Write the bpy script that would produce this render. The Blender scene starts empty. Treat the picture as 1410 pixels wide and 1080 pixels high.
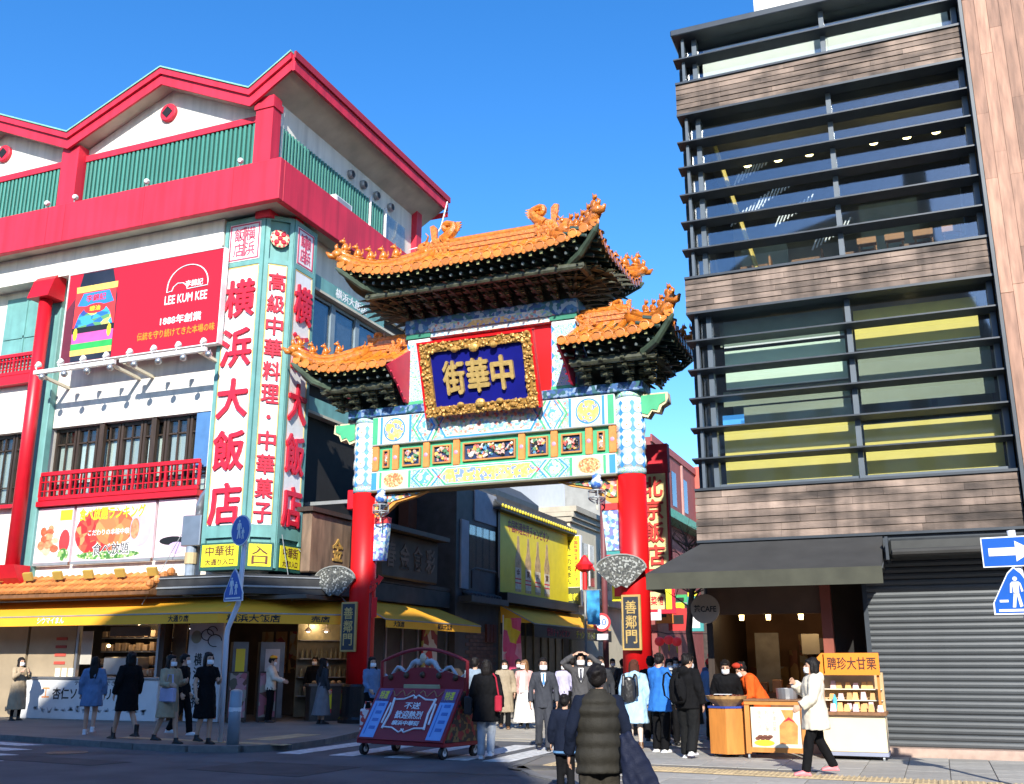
import bpy, bmesh, math, random
from mathutils import Vector, Matrix
random.seed(11)
SC = bpy.context.scene
COL = SC.collection
rad = math.radians
# ---------------------------------------------------------------- camera, sky, sun, exposure
cam_d = bpy.data.cameras.new('camera'); cam = bpy.data.objects.new('camera', cam_d); COL.objects.link(cam)
cam.location = (0, 0, 1.55)
cam.rotation_euler = (rad(90) + math.atan(375/1390.), 0, rad(22.2))
cam_d.sensor_width = 36; cam_d.lens = 36*1390/1410.; cam_d.clip_end = 3000; cam_d.clip_start = .1
SC.camera = cam
SUN_D = Vector((-.37, 1, -.60)).normalized()          # the way the light travels
SUN_EL = math.asin(-SUN_D.z); SUN_AZ = math.atan2(-SUN_D.x, -SUN_D.y)
W = bpy.data.worlds.new('World'); SC.world = W; W.use_nodes = True
wn = W.node_tree.nodes; wl = W.node_tree.links
sky = wn.new('ShaderNodeTexSky'); sky.sky_type = 'NISHITA'; sky.sun_disc = False
sky.sun_elevation = SUN_EL; sky.sun_rotation = SUN_AZ
sky.altitude = 0; sky.air_density = 1.0; sky.dust_density = 0.3; sky.ozone_density = 3.0
hs = wn.new('ShaderNodeHueSaturation'); hs.inputs['Saturation'].default_value = 1.32; hs.inputs['Value'].default_value = 1.1; hs.inputs['Hue'].default_value = .506
wl.new(sky.outputs[0], hs.inputs['Color']); wl.new(hs.outputs[0], wn['Background'].inputs[0])
wn['Background'].inputs[1].default_value = 0.15
sl = bpy.data.lights.new('sun', 'SUN'); sl.energy = 4.5; sl.angle = rad(.53); sl.color = (1, .95, .86)
so = bpy.data.objects.new('sun', sl); COL.objects.link(so)
so.rotation_euler = SUN_D.to_track_quat('-Z', 'Y').to_euler(); so.location = (20, -40, 40)
SC.view_settings.view_transform = 'Standard'; SC.view_settings.look = 'None'
SC.view_settings.exposure = 0.8; SC.view_settings.gamma = 1
SC.view_settings.use_curve_mapping = False
# ---------------------------------------------------------------- materials
MATS = {}
def mat(name, col, rough=.6, metal=0., var=.12, scale=3., bump=0., bscale=30., pvar=0., emit=0., stretch=None, spec=.5, dirt=0., coat=0., streak=0.):
    """painted or natural surface: base colour with blotchy variation, per-piece variation, fine relief"""
    if name in MATS: return MATS[name]
    m = bpy.data.materials.new(name); m.use_nodes = True; MATS[name] = m
    n = m.node_tree.nodes; l = m.node_tree.links; b = n['Principled BSDF']
    tc = n.new('ShaderNodeTexCoord'); mp = n.new('ShaderNodeMapping'); l.new(tc.outputs['Object'], mp.inputs[0])
    if stretch: mp.inputs['Scale'].default_value = stretch
    nz = n.new('ShaderNodeTexNoise'); nz.inputs['Scale'].default_value = scale; nz.inputs['Detail'].default_value = 6
    l.new(mp.outputs[0], nz.inputs['Vector'])
    rp = n.new('ShaderNodeValToRGB'); rp.color_ramp.elements[0].position = .3; rp.color_ramp.elements[1].position = .72
    rp.color_ramp.elements[0].color = [max(0, c*(1-var-dirt)) for c in col] + [1]
    rp.color_ramp.elements[1].color = [min(1, c*(1+var)) for c in col] + [1]
    l.new(nz.outputs['Fac'], rp.inputs[0]); out = rp.outputs[0]
    if streak:
        m2 = n.new('ShaderNodeMapping'); l.new(tc.outputs['Object'], m2.inputs[0]); m2.inputs['Scale'].default_value = (2.6, 2.6, .16)
        n2_ = n.new('ShaderNodeTexNoise'); n2_.inputs['Scale'].default_value = 1.6; n2_.inputs['Detail'].default_value = 7; l.new(m2.outputs[0], n2_.inputs['Vector'])
        r2 = n.new('ShaderNodeMapRange'); r2.inputs['From Min'].default_value = .42; r2.inputs['From Max'].default_value = .68; r2.inputs['To Min'].default_value = 1; r2.inputs['To Max'].default_value = 1-streak
        l.new(n2_.outputs['Fac'], r2.inputs['Value']); h2 = n.new('ShaderNodeHueSaturation'); l.new(out, h2.inputs['Color']); l.new(r2.outputs[0], h2.inputs['Value']); out = h2.outputs[0]
    if pvar:
        oi = n.new('ShaderNodeObjectInfo'); mr = n.new('ShaderNodeMapRange')
        mr.inputs['To Min'].default_value = 1-pvar; mr.inputs['To Max'].default_value = 1+pvar
        l.new(oi.outputs['Random'], mr.inputs['Value'])
        h = n.new('ShaderNodeHueSaturation'); l.new(out, h.inputs['Color']); l.new(mr.outputs[0], h.inputs['Value']); out = h.outputs[0]
    l.new(out, b.inputs['Base Color'])
    b.inputs['Roughness'].default_value = rough; b.inputs['Metallic'].default_value = metal
    b.inputs['Specular IOR Level'].default_value = spec
    if coat: b.inputs['Coat Weight'].default_value = coat; b.inputs['Coat Roughness'].default_value = .15
    if bump:
        bn = n.new('ShaderNodeTexNoise'); bn.inputs['Scale'].default_value = bscale; bn.inputs['Detail'].default_value = 4
        l.new(mp.outputs[0], bn.inputs['Vector'])
        bp = n.new('ShaderNodeBump'); bp.inputs['Strength'].default_value = bump; bp.inputs['Distance'].default_value = .02
        l.new(bn.outputs['Fac'], bp.inputs['Height']); l.new(bp.outputs[0], b.inputs['Normal'])
    if emit:
        l.new(out, b.inputs['Emission Color']); b.inputs['Emission Strength'].default_value = emit
    return m
def cells(name, cols, scale=9., rough=.5, dist=False, stretch=None, bump=0., metal=0., rand=1.):
    """painted ornament: small cells, either one colour per cell or rings round each cell's middle"""
    if name in MATS: return MATS[name]
    m = bpy.data.materials.new(name); m.use_nodes = True; MATS[name] = m
    n = m.node_tree.nodes; l = m.node_tree.links; b = n['Principled BSDF']
    tc = n.new('ShaderNodeTexCoord'); mp = n.new('ShaderNodeMapping'); l.new(tc.outputs['Object'], mp.inputs[0])
    if stretch: mp.inputs['Scale'].default_value = stretch
    vo = n.new('ShaderNodeTexVoronoi'); vo.inputs['Scale'].default_value = scale; vo.inputs['Randomness'].default_value = rand
    l.new(mp.outputs[0], vo.inputs['Vector'])
    rp = n.new('ShaderNodeValToRGB'); rp.color_ramp.interpolation = 'CONSTANT'
    e = rp.color_ramp.elements
    while len(e) < len(cols): e.new(.5)
    for i, c in enumerate(cols):
        e[i].position = (c[3] if len(c) > 3 else i/len(cols)); e[i].color = list(c[:3]) + [1]
    if dist: l.new(vo.outputs['Distance'], rp.inputs[0])
    else:
        sp = n.new('ShaderNodeSeparateColor'); l.new(vo.outputs['Color'], sp.inputs[0]); l.new(sp.outputs[0], rp.inputs[0])
    l.new(rp.outputs[0], b.inputs['Base Color']); b.inputs['Roughness'].default_value = rough; b.inputs['Metallic'].default_value = metal
    if bump:
        bp = n.new('ShaderNodeBump'); bp.inputs['Strength'].default_value = bump; bp.inputs['Distance'].default_value = .03
        l.new(vo.outputs['Distance'], bp.inputs['Height']); l.new(bp.outputs[0], b.inputs['Normal'])
    return m
def glass(name, rough=.03, alpha=.35, base=.07):
    """window pane: see-through, darkened, with a mirror-like surface"""
    if name in MATS: return MATS[name]
    m = bpy.data.materials.new(name); m.use_nodes = True; MATS[name] = m
    n = m.node_tree.nodes; l = m.node_tree.links; n.remove(n['Principled BSDF'])
    tr = n.new('ShaderNodeBsdfTransparent'); tr.inputs[0].default_value = [alpha, alpha*1.03, alpha*1.02, 1]
    gl = n.new('ShaderNodeBsdfGlossy'); gl.inputs['Roughness'].default_value = rough; gl.inputs[0].default_value = (.9, .95, 1, 1)
    lw = n.new('ShaderNodeLayerWeight'); lw.inputs[0].default_value = .5
    p4 = n.new('ShaderNodeMath'); p4.operation = 'POWER'; p4.inputs[1].default_value = 4; l.new(lw.outputs['Facing'], p4.inputs[0])
    fr = n.new('ShaderNodeMapRange'); fr.inputs['To Min'].default_value = base; fr.inputs['To Max'].default_value = .95; l.new(p4.outputs[0], fr.inputs['Value'])
    nz = n.new('ShaderNodeTexNoise'); nz.inputs['Scale'].default_value = .8; tc = n.new('ShaderNodeTexCoord'); l.new(tc.outputs['Object'], nz.inputs['Vector'])
    bp = n.new('ShaderNodeBump'); bp.inputs['Strength'].default_value = .04; l.new(nz.outputs['Fac'], bp.inputs['Height']); l.new(bp.outputs[0], gl.inputs['Normal'])
    mx = n.new('ShaderNodeMixShader'); l.new(fr.outputs[0], mx.inputs[0]); l.new(tr.outputs[0], mx.inputs[1]); l.new(gl.outputs[0], mx.inputs[2])
    l.new(mx.outputs[0], n['Material Output'].inputs[0])
    return m
# ---------------------------------------------------------------- mesh helpers
V = Vector
ORG = {}
class MB:
    """collects shapes into one mesh"""
    def __init__(s): s.v = []; s.f = []
    def add(s, vs, fs):
        o = len(s.v); s.v += [tuple(p) for p in vs]; s.f += [tuple(i+o for i in f) for f in fs]; return s
    def box(s, x0, x1, y0, y1, z0, z1):
        return s.add([(x, y, z) for z in (z0, z1) for y in (y0, y1) for x in (x0, x1)],
                     [(0, 2, 3, 1), (4, 5, 7, 6), (0, 1, 5, 4), (2, 6, 7, 3), (0, 4, 6, 2), (1, 3, 7, 5)])
    def bev(s, x0, x1, y0, y1, z0, z1, c=.01):
        """box with chamfered long edges (cut along x, y and z)"""
        bm = bmesh.new(); bmesh.ops.create_cube(bm, size=1)
        for q in bm.verts: q.co = V(((x0+x1)/2+q.co.x*(x1-x0), (y0+y1)/2+q.co.y*(y1-y0), (z0+z1)/2+q.co.z*(z1-z0)))
        bmesh.ops.bevel(bm, geom=list(bm.edges), offset=c, segments=1, affect='EDGES')
        bm.verts.index_update(); s.add([q.co for q in bm.verts], [[q.index for q in f.verts] for f in bm.faces]); bm.free(); return s
    def obox(s, c, ax, ay, az):
        c, ax, ay, az = V(c), V(ax), V(ay), V(az)
        return s.add([c+ax*i+ay*j+az*k for k in (-1, 1) for j in (-1, 1) for i in (-1, 1)],
                     [(0, 2, 3, 1), (4, 5, 7, 6), (0, 1, 5, 4), (2, 6, 7, 3), (0, 4, 6, 2), (1, 3, 7, 5)])
    def prism(s, pts, ext):
        pts = [V(p) for p in pts]; n = len(pts); e = V(ext)
        return s.add(pts+[p+e for p in pts], [tuple(range(n))[::-1], tuple(range(n, 2*n))]+[(i, (i+1) % n, n+(i+1) % n, n+i) for i in range(n)])
    def tube(s, pts, r, n=8, flat=1., cap=True, up=None):
        pts = [V(p) for p in pts]; m = len(pts)
        rs = r if isinstance(r, (list, tuple)) else [r]*m
        vs = []; u = None
        for i, p in enumerate(pts):
            t = (pts[min(i+1, m-1)]-pts[max(i-1, 0)]); t = t.normalized() if t.length > 1e-9 else V((0, 0, 1))
            if u is None:
                a = V(up) if up else (V((0, 0, 1)) if abs(t.z) < .9 else V((1, 0, 0)))
                u = (a-t*a.dot(t)).normalized()
            else:
                u = u-t*u.dot(t); u = u.normalized() if u.length > 1e-6 else V((1, 0, 0))
            w = t.cross(u)
            q = rs[i] if isinstance(rs[i], (list, tuple)) else (rs[i], rs[i]*flat)
            vs += [p+u*(math.cos(2*math.pi*k/n)*q[0])+w*(math.sin(2*math.pi*k/n)*q[1]) for k in range(n)]
        fs = [(i*n+k, i*n+(k+1) % n, (i+1)*n+(k+1) % n, (i+1)*n+k) for i in range(m-1) for k in range(n)]
        if cap: fs += [tuple(range(n))[::-1], tuple(range((m-1)*n, m*n))]
        return s.add(vs, fs)
    def ell(s, c, rx, ry, rz, nu=8, nv=5, M=None):
        c = V(c); vs = [(0, 0, rz)]
        for j in range(1, nv):
            a = math.pi*j/nv
            vs += [(rx*math.sin(a)*math.cos(2*math.pi*i/nu), ry*math.sin(a)*math.sin(2*math.pi*i/nu), rz*math.cos(a)) for i in range(nu)]
        vs.append((0, 0, -rz)); L = len(vs)-1
        fs = [(0, 1+i, 1+(i+1) % nu) for i in range(nu)]
        for j in range(nv-2): fs += [(1+j*nu+i, 1+(j+1)*nu+i, 1+(j+1)*nu+(i+1) % nu, 1+j*nu+(i+1) % nu) for i in range(nu)]
        fs += [(L, 1+(nv-2)*nu+(i+1) % nu, 1+(nv-2)*nu+i) for i in range(nu)]
        vs = [V(p) for p in vs]
        if M is not None: vs = [M @ p for p in vs]
        return s.add([p+c for p in vs], fs)
    def lathe(s, c, prof, n=12, ax=(0, 0, 1)):
        """profile of (radius, height) pairs turned about an axis through c"""
        c = V(c); a = V(ax).normalized(); h = V((1, 0, 0)) if abs(a.x) < .9 else V((0, 1, 0))
        u = (h-a*h.dot(a)).normalized(); w = a.cross(u); vs = []; m = len(prof)
        for r, z in prof: vs += [c+a*z+u*(r*math.cos(2*math.pi*k/n))+w*(r*math.sin(2*math.pi*k/n)) for k in range(n)]
        fs = [(i*n+k, i*n+(k+1) % n, (i+1)*n+(k+1) % n, (i+1)*n+k) for i in range(m-1) for k in range(n)]
        fs += [tuple(range(n))[::-1], tuple(range((m-1)*n, m*n))]
        return s.add(vs, fs)
    def quad(s, a, b, c, d): return s.add([a, b, c, d], [(0, 1, 2, 3)])
    def mesh(s, name, m, smooth=False):
        me = bpy.data.meshes.new(name); me.from_pydata(s.v, [], s.f)
        bm = bmesh.new(); bm.from_mesh(me); bmesh.ops.recalc_face_normals(bm, faces=bm.faces); bm.to_mesh(me); bm.free()
        if smooth: me.polygons.foreach_set('use_smooth', [True]*len(me.polygons))
        if m: me.materials.append(m)
        return me
    def build(s, name, m, parent=None, smooth=False, **k): return put(name, s.mesh(name, m, smooth), parent, **k)
def put(name, me, parent=None, M=None, label=None, cat=None, group=None, kind=None):
    """link a mesh; vertices are in world metres unless M places it"""
    o = bpy.data.objects.new(name, me); COL.objects.link(o)
    po = V((0, 0, 0))
    if parent is not None: o.parent = parent; po = ORG.get(parent.name, V((0, 0, 0)))
    if M is None: o.location = -po; ORG[o.name] = V((0, 0, 0))
    else: o.matrix_basis = Matrix.Translation(-po) @ M; ORG[o.name] = V((0, 0, 0))
    tag(o, label, cat, group, kind)
    return o
def tag(o, label=None, cat=None, group=None, kind=None):
    if label: o['label'] = label
    if cat: o['category'] = cat
    if group: o['group'] = group
    if kind: o['kind'] = kind
    return o
def thing(name, label, cat, loc=(0, 0, 0), group=None, kind=None):
    o = bpy.data.objects.new(name, None); COL.objects.link(o); o.location = loc; o.empty_display_size = .2
    ORG[o.name] = V(loc); tag(o, label, cat, group, kind); return o
def local(name, label, cat, loc, rz=0, group=None):
    """a thing whose parts are built in its own axes"""
    o = bpy.data.objects.new(name, None); COL.objects.link(o); o.location = loc; o.rotation_euler = (0, 0, rz); o.empty_display_size = .2
    ORG[o.name] = V((0, 0, 0)); tag(o, label, cat, group); return o
TXT = {}
def text_mesh(t, bold):
    k = (t, bold)
    if k in TXT: return TXT[k]
    cu = bpy.data.curves.new('lettering', 'FONT'); cu.body = t; cu.offset = bold; cu.resolution_u = 2; cu.extrude = .5
    ob = bpy.data.objects.new('lettering', cu); me = bpy.data.meshes.new_from_object(ob)
    vs = [v.co.copy() for v in me.vertices]; fs = [tuple(p.vertices) for p in me.polygons]
    bpy.data.objects.remove(ob); bpy.data.curves.remove(cu); bpy.data.meshes.remove(me)
    x0 = min(v.x for v in vs); x1 = max(v.x for v in vs); y0 = min(v.y for v in vs); y1 = max(v.y for v in vs)
    TXT[k] = ([((v.x-x0)/(x1-x0)-.5, (v.y-y0)/(y1-y0)-.5, v.z+.5) for v in vs], fs); return TXT[k]
def write(t, c, w, h, ex, ey, m, parent=None, depth=.01, bold=.015, name='lettering', mb=None, vert=False, gap=.12):
    """raised lettering t in a w x h field centred on c; vert: characters one below the other"""
    c, ex, ey = V(c), V(ex).normalized(), V(ey).normalized(); n = ex.cross(ey)
    own = mb is None; mb = mb or MB()
    runs = [(t, c, w, h)]
    if vert:
        k = len(t); ch = h/k; runs = [(q, c+ey*(h/2-ch*(i+.5)), w, ch*(1-gap)) for i, q in enumerate(t)]
    for q, cc, ww, hh in runs:
        if not q.strip(): continue
        if vert and q in 'ー一': hh *= .15 if q == '一' else .8
        if vert and q == '・': ww = hh = min(ww, hh)*.25
        heavy = bold > .024
        vs, fs = text_mesh('|' if (vert and q == 'ー') else q, 0 if heavy else bold)
        if vert and q == 'ー': ww = .12*ww
        k = max(1, len(q)); sh = [(0, 0)]+([(bold*.55/k*a, bold*.55*b) for a, b in ((1, 0), (-1, 0), (0, 1), (0, -1))] if heavy else [])
        for j, (dx, dy) in enumerate(sh):
            mb.add([cc+ex*((x+dx)*ww)+ey*((y+dy)*hh)+n*(z*(depth-j*.0004)) for x, y, z in vs], fs)
        if vert and own: mb.build('character', m, parent); mb = MB()
    if vert and own: return None
    return mb.build(name, m, parent) if own else mb
def smooth_noise(p, s=1.):
    x, y, z = p[0]*s, p[1]*s, p[2]*s
    return (math.sin(x*1.7+y*2.3+z*.9)+math.sin(x*3.1-y*1.9+z*2.7+1.3)*.6+math.sin(-x*2.2+y*4.1+z*3.3+.7)*.4)/2
X_, Y_, Z_ = V((1, 0, 0)), V((0, 1, 0)), V((0, 0, 1))
# ---------------------------------------------------------------- palette
RED = mat('red_paint', (.7, .022, .055), .55, var=.07, scale=.7, bump=.08, dirt=.12, streak=.28)
REDG = mat('gate_red_lacquer', (.72, .009, .012), .45, var=.08, scale=1.2, spec=.3, streak=.18, bump=.04, bscale=12)
REDP = mat('red_pipe_paint', (.56, .008, .02), .4, var=.08)
WHITE = mat('white_render', (.8, .76, .67), .8, var=.05, scale=1.2, bump=.08, dirt=.06, streak=.2)
WHITE2 = mat('white_paint', (.8, .8, .8), .5, var=.03)
CREAM = mat('cream_paint', (.72, .66, .5), .6, var=.06)
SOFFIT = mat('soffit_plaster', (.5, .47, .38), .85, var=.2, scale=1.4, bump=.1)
TEAL = mat('teal_paint', (.16, .37, .345), .5, var=.08, dirt=.06, streak=.2)
LOUV = mat('green_louver', (.055, .235, .185), .45, var=.08, pvar=.1)
DKGREEN = mat('dark_green_metal', (.02, .09, .075), .5, var=.1)
ROOFG = mat('green_copper_roof', (.2, .45, .36), .6, var=.15)
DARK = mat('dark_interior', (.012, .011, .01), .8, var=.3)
DKWOOD = mat('dark_stained_wood', (.045, .028, .018), .55, var=.3, scale=2, stretch=(8, 8, 1), pvar=.2)
BROWN = mat('brown_wood', (.22, .1, .04), .55, var=.25, scale=2, stretch=(6, 6, 1), pvar=.15)
PANELW = mat('panel_white_acrylic', (.82, .82, .8), .35, var=.02, streak=.07)
SIGNRED = mat('sign_letter_red', (.66, .015, .04), .45, var=.05)
GOLDT = mat('gold_trim', (.75, .5, .15), .4, var=.1)
GOLD = mat('carved_gold_leaf', (.62, .38, .1), .35, metal=.35, var=.35, scale=14, bump=.3, bscale=25)
YEL = mat('yellow_canvas', (.88, .42, .022), .75, var=.06, scale=1.5, bump=.08, bscale=60)
YELS = mat('yellow_sign', (.8, .72, .03), .45, var=.03)
BLACK = mat('black_paint', (.01, .01, .01), .5, var=.2)
STEEL = mat('brushed_steel', (.45, .46, .47), .35, metal=.8, var=.1)
GREYM = mat('grey_metal', (.32, .34, .35), .45, metal=.3, var=.12)
LAMPW = mat('lamp_white', (.75, .75, .74), .35, var=.05)
TILE = mat('orange_glazed_tile', (.62, .195, .02), .25, var=.4, scale=7, pvar=.26, bump=.15, bscale=18, coat=.4)
TILEB = mat('terracotta_tile', (.55, .2, .05), .6, var=.35, scale=5, pvar=.3, bump=.15)
RIDGE = mat('glazed_ridge', (.56, .17, .02), .28, var=.45, scale=11, bump=.7, bscale=32, coat=.4)
WIN = glass('window_glass', alpha=.82)
WINB = glass('glazing', alpha=.94, base=.11)
GREYW = mat('grey_shutter', (.2, .2, .2), .6)
# ---------------------------------------------------------------- ground
ASPH = mat('asphalt', (.105, .106, .112), .9, var=.3, scale=.7, bump=.6, bscale=150, dirt=.1)
PAVL = mat('sidewalk_concrete', (.17, .155, .135), .85, var=.2, scale=.9, bump=.15, bscale=40)
PAVR = mat('granite_paver', (.33, .315, .28), .8, var=.14, scale=5, bump=.15, bscale=60, pvar=.12)
PAVA = mat('alley_stone', (.36, .33, .27), .8, var=.15, scale=1.5, bump=.1, pvar=.08)
TACT = mat('tactile_yellow', (.42, .32, .18), .8, var=.2, scale=6, pvar=.12)
KERB = mat('kerb_granite', (.16, .155, .145), .8, var=.18, scale=8, pvar=.12)
PAINT = mat('road_paint', (.62, .62, .6), .8, var=.22, scale=9, dirt=.2)
MB().box(-700, 700, -700, 700, -.5, 0).build('road', ASPH, kind='structure')
LK = [(-60, 24.5), (-26, 18.3), (-19, 17.05), (-14.2, 16.05), (-12.9, 15.95), (-12.0, 16.25), (-11.55, 17.0), (-11.6, 18.2), (-12.0, 19.8), (-12.4, 21.3)]
left_walk = MB().prism([(x, y, .004) for x, y in LK]+[(-12.7, 23, .004), (-12.7, 60, .004), (-60, 60, .004)], (0, 0, .1)).build('sidewalk_left', PAVL, kind='structure')
for i in range(len(LK)-1):
    a, b = V((*LK[i], 0)), V((*LK[i+1], 0)); n = max(1, int((b-a).length/.9))
    if i == 0: n = 6
    for k in range(n):
        p, q = a.lerp(b, k/n), a.lerp(b, (k+1)/n); t = (q-p); L = t.length; t.normalize(); w = t.cross(Z_)
        MB().obox((p+q)/2+w*.07+Z_*.056, t*(L/2-.006), w*.07, Z_*.056).build('kerb_stone', KERB, left_walk)
for i in range(14):        # tactile tiles on the near corner
    MB().bev(-15.6+i*.305, -15.305+i*.305, 17.0-i*.03, 17.29-i*.03, .1, .112, .004).build('tactile_tile', TACT, left_walk)
for i in range(6):
    for j in range(2): MB().bev(-12.6-j*.305, -12.305-j*.305, 17.6+i*.305, 17.895+i*.305, .1, .112, .004).build('tactile_tile', TACT, left_walk)
alley = MB().prism([(-12.8, 20.9, .002), (-4.2, 20.2, .002), (-2.5, 130, .002), (-14.4, 130, .002)], (0, 0, .01)).build('alley_paving', PAVA, kind='structure')
random.seed(3)
pv = MB().bev(-.445, .445, -.295, .295, 0, .012, .005).mesh('paver', PAVA)
for j in range(20):
    for i in range(10):
        x = -11.9+i*.9+(.45 if j % 2 else 0); y = 21.3+j*.6
        if x < -12.2 or x > -4.8: continue
        put('paver', pv, alley, Matrix.Translation((x, y, .012+random.uniform(0, .003))))
right_walk = MB().prism([(-6.1, 20.2, .002), (-6.6, 17.2, .002), (-6.35, 15.6, .002), (-5.6, 14.4, .002), (-4.4, 13.2, .002), (-2, 12.0, .002), (40, 8.5, .002), (40, 20.2, .002)], (0, 0, .014)).build('sidewalk_right', PAVL, kind='structure')
pv2 = MB().bev(-.295, .295, -.295, .295, 0, .014, .005).mesh('paver', PAVR)
tk = MB().bev(-.147, .147, -.147, .147, 0, .014, .004)
for a in range(4):
    for b in range(4): tk.lathe((-.105+a*.07, -.105+b*.07, .014), [(.02, 0), (.012, .005)], 6)
tk = tk.mesh('tactile_tile', TACT)
def inside_rw(x, y): return x > -6.0+max(0, (15.8-y))*.85 and y > 13.4 and y < 19.5
for j in range(11):
    for i in range(17):
        x = -5.7+i*.6; y = 13.6+j*.6-x*.05
        if inside_rw(x-.25, y-.25) and y < 19.4 and abs(y-15.5+x*.09) > .42: put('paver', pv2, right_walk, Matrix.Translation((x, y, .016+random.uniform(0, .003))))
for i in range(30):
    for j in range(2):
        x = -5.75+i*.302; put('tactile_tile', tk, right_walk, Matrix.Translation((x, 15.35+j*.3-x*.09, .017)))
RK = [(-6.1, 20.2), (-6.6, 17.2), (-6.35, 15.6), (-5.6, 14.4), (-4.4, 13.2), (-2, 12.0), (6, 11.3)]
for i in range(len(RK)-1):
    a, b = V((*RK[i], 0)), V((*RK[i+1], 0)); n = max(1, int((b-a).length/.8))
    for k in range(n):
        p, q = a.lerp(b, k/n), a.lerp(b, (k+1)/n); t = (q-p); L = t.length; t.normalize(); w = t.cross(Z_)
        MB().obox((p+q)/2-w*.07+Z_*.013, t*(L/2-.006), w*.075, Z_*.013).build('kerb_stone', KERB, right_walk)
cw = thing('crosswalk', None, None, (-9, 17.5, 0), kind='structure')
for i, x in enumerate((-10.95, -9.85, -8.75, -7.65, -6.9)):
    MB().prism([(x-.24, 16.2, .004), (x+.24, 16.2, .004), (x+.2, 19.6, .004), (x-.28, 19.6, .004)], (0, 0, .004)).build('crosswalk_stripe', PAINT, cw)
cw2 = thing('crosswalk', None, None, (-18, 14.5, 0), kind='structure')
for i in range(4):
    y = 16.35-i*.95
    MB().prism([(-30, y+2.2, .004), (-16.6+i*.7, y-.25, .004), (-16.9+i*.7, y-.62, .004), (-30, y+1.75, .004)], (0, 0, .004)).build('crosswalk_stripe', PAINT, cw2)
PATCH = mat('asphalt_patch', (.06, .06, .064), .9, var=.3, scale=2, bump=.5, bscale=150)
for k, pts in enumerate(([(-16.5, 13.6), (-12.6, 13.2), (-12.4, 13.9), (-16.2, 14.4)], [(-10.8, 13.3), (-8.6, 13.0), (-8.5, 14.6), (-10.6, 14.8)], [(-22, 15.2), (-19, 14.4), (-18.8, 14.9), (-21.8, 15.8)])):
    MB().prism([(x, y, .002) for x, y in pts], (0, 0, .003)).build('road_patch', PATCH, kind='structure')
CRK = mat('tar_seam', (.035, .035, .037), .7)
random.seed(31)
for k in range(7):
    x, y = random.uniform(-20, -7), random.uniform(12.6, 15.2); pts = []
    for j in range(7): pts.append(V((x, y, .004))); x += random.uniform(.25, .6); y += random.uniform(-.16, .16)
    cr = MB()
    for a, b in zip(pts, pts[1:]): t_ = (b-a).normalized().cross(Z_)*random.uniform(.012, .03); cr.add([a-t_, a+t_, b+t_, b-t_], [(0, 1, 2, 3)])
    cr.build('tar_seam', CRK, kind='structure')
mh2 = thing('manhole_cover', 'round iron manhole cover in the shaded asphalt at the lower left', 'manhole', (-14.8, 14.9, 0))
MB().lathe((-14.8, 14.9, .001), [(.36, 0), (.36, .008), (.3, .008), (.3, .004), (.25, .004), (.25, .008), (.02, .008)], 28).build('cover', mat('cast_iron', (.13, .12, .1), .6, metal=.4, var=.25), mh2)
mh = thing('manhole_cover', 'round cast iron manhole cover set in the pavement corner by the boy', 'manhole', (-5.9, 15.4, 0))
MB().lathe((-5.9, 15.4, .014), [(.42, 0), (.42, .012), (.36, .012), (.36, .006), (.3, .006), (.3, .012), (.02, .012)], 28).build('cover', mat('cast_iron', (.13, .12, .1), .6, metal=.4, var=.25), mh)
# ---------------------------------------------------------------- the building behind the viewer whose shade lies on the road
shb = thing('office_block', 'tall gabled office block across the road behind the viewer shading the street', 'building', (-4, -13, 0))
sil = [(-14.5, 0), (-14.5, 17.5), (-10.6, 21.26), (-6.87, 23.9), (-.5, 25.5), (.75, 25.6), (.8, 27.4), (1.9, 27.4), (2.0, 22.8), (3.1, 20.1), (4.66, 16.1), (4.66, 0)]  # outline fitted to the shade edges; roof spike added to shade the lane awning
MB().prism([(x, -13, z) for x, z in sil], (0, -9, 0)).build('wall', mat('tan_render', (.24, .22, .2), .8), shb)
for k in range(5):
    for i in range(7): MB().box(-13+i*2.3, -11.5+i*2.3, -13.0, -12.95, 1.2+k*2.9, 2.9+k*2.9).build('window', GREYM, shb)
for k in range(6): MB().box(-14.2, 3.6, -13.25, -12.96, .8+k*2.9, 1.0+k*2.9).build('balcony_rail', WHITE2, shb)
# unseen rest of the street canyon, added to block low sky light
cn = thing('street_backdrop', None, None, (0, -14, 0), kind='structure')
CNW = mat('backdrop_render', (.2, .185, .17), .8, var=.1); CNG = mat('backdrop_glass', (.03, .035, .04), .2)
for x0, x1, y0, y1, z in ((5.2, 17, -24, -13, 14.2), (17.2, 34, -24, -13, 15.5), (34.2, 70, -24, -13, 13), (-30, -15, -24, -13, 14.5), (-52, -30.2, -24, -13, 13), (-90, -52.2, -24, -13, 14), (-60, -31.8, 23, 34, 12.5), (-90, -60.2, 24, 34, 15), (9.2, 30, 19.7, 30, 16), (30.2, 70, 19.7, 30, 14), (70.2, 80, -24, 30, 14), (-100, -90.2, -24, 34, 14)):
    z *= .8 if y0 < 0 else 1
    MB().box(x0, x1, y0, y1, 0, z).build('backdrop_wall', CNW, cn)
    if y0 < 0:
        for k in range(3):
            g_ = MB()
            for i in range(int((x1-x0)/2.4)): g_.box(x0+.6+i*2.4, x0+2.2+i*2.4, y1, y1+.05, 1.2+k*3, 2.9+k*3)
            g_.build('backdrop_windows', CNG, cn)
            MB().box(x0+.2, x1-.2, y1+.06, y1+.3, .6+k*3, 1.0+k*3).build('backdrop_rail', WHITE2, cn)
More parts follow.
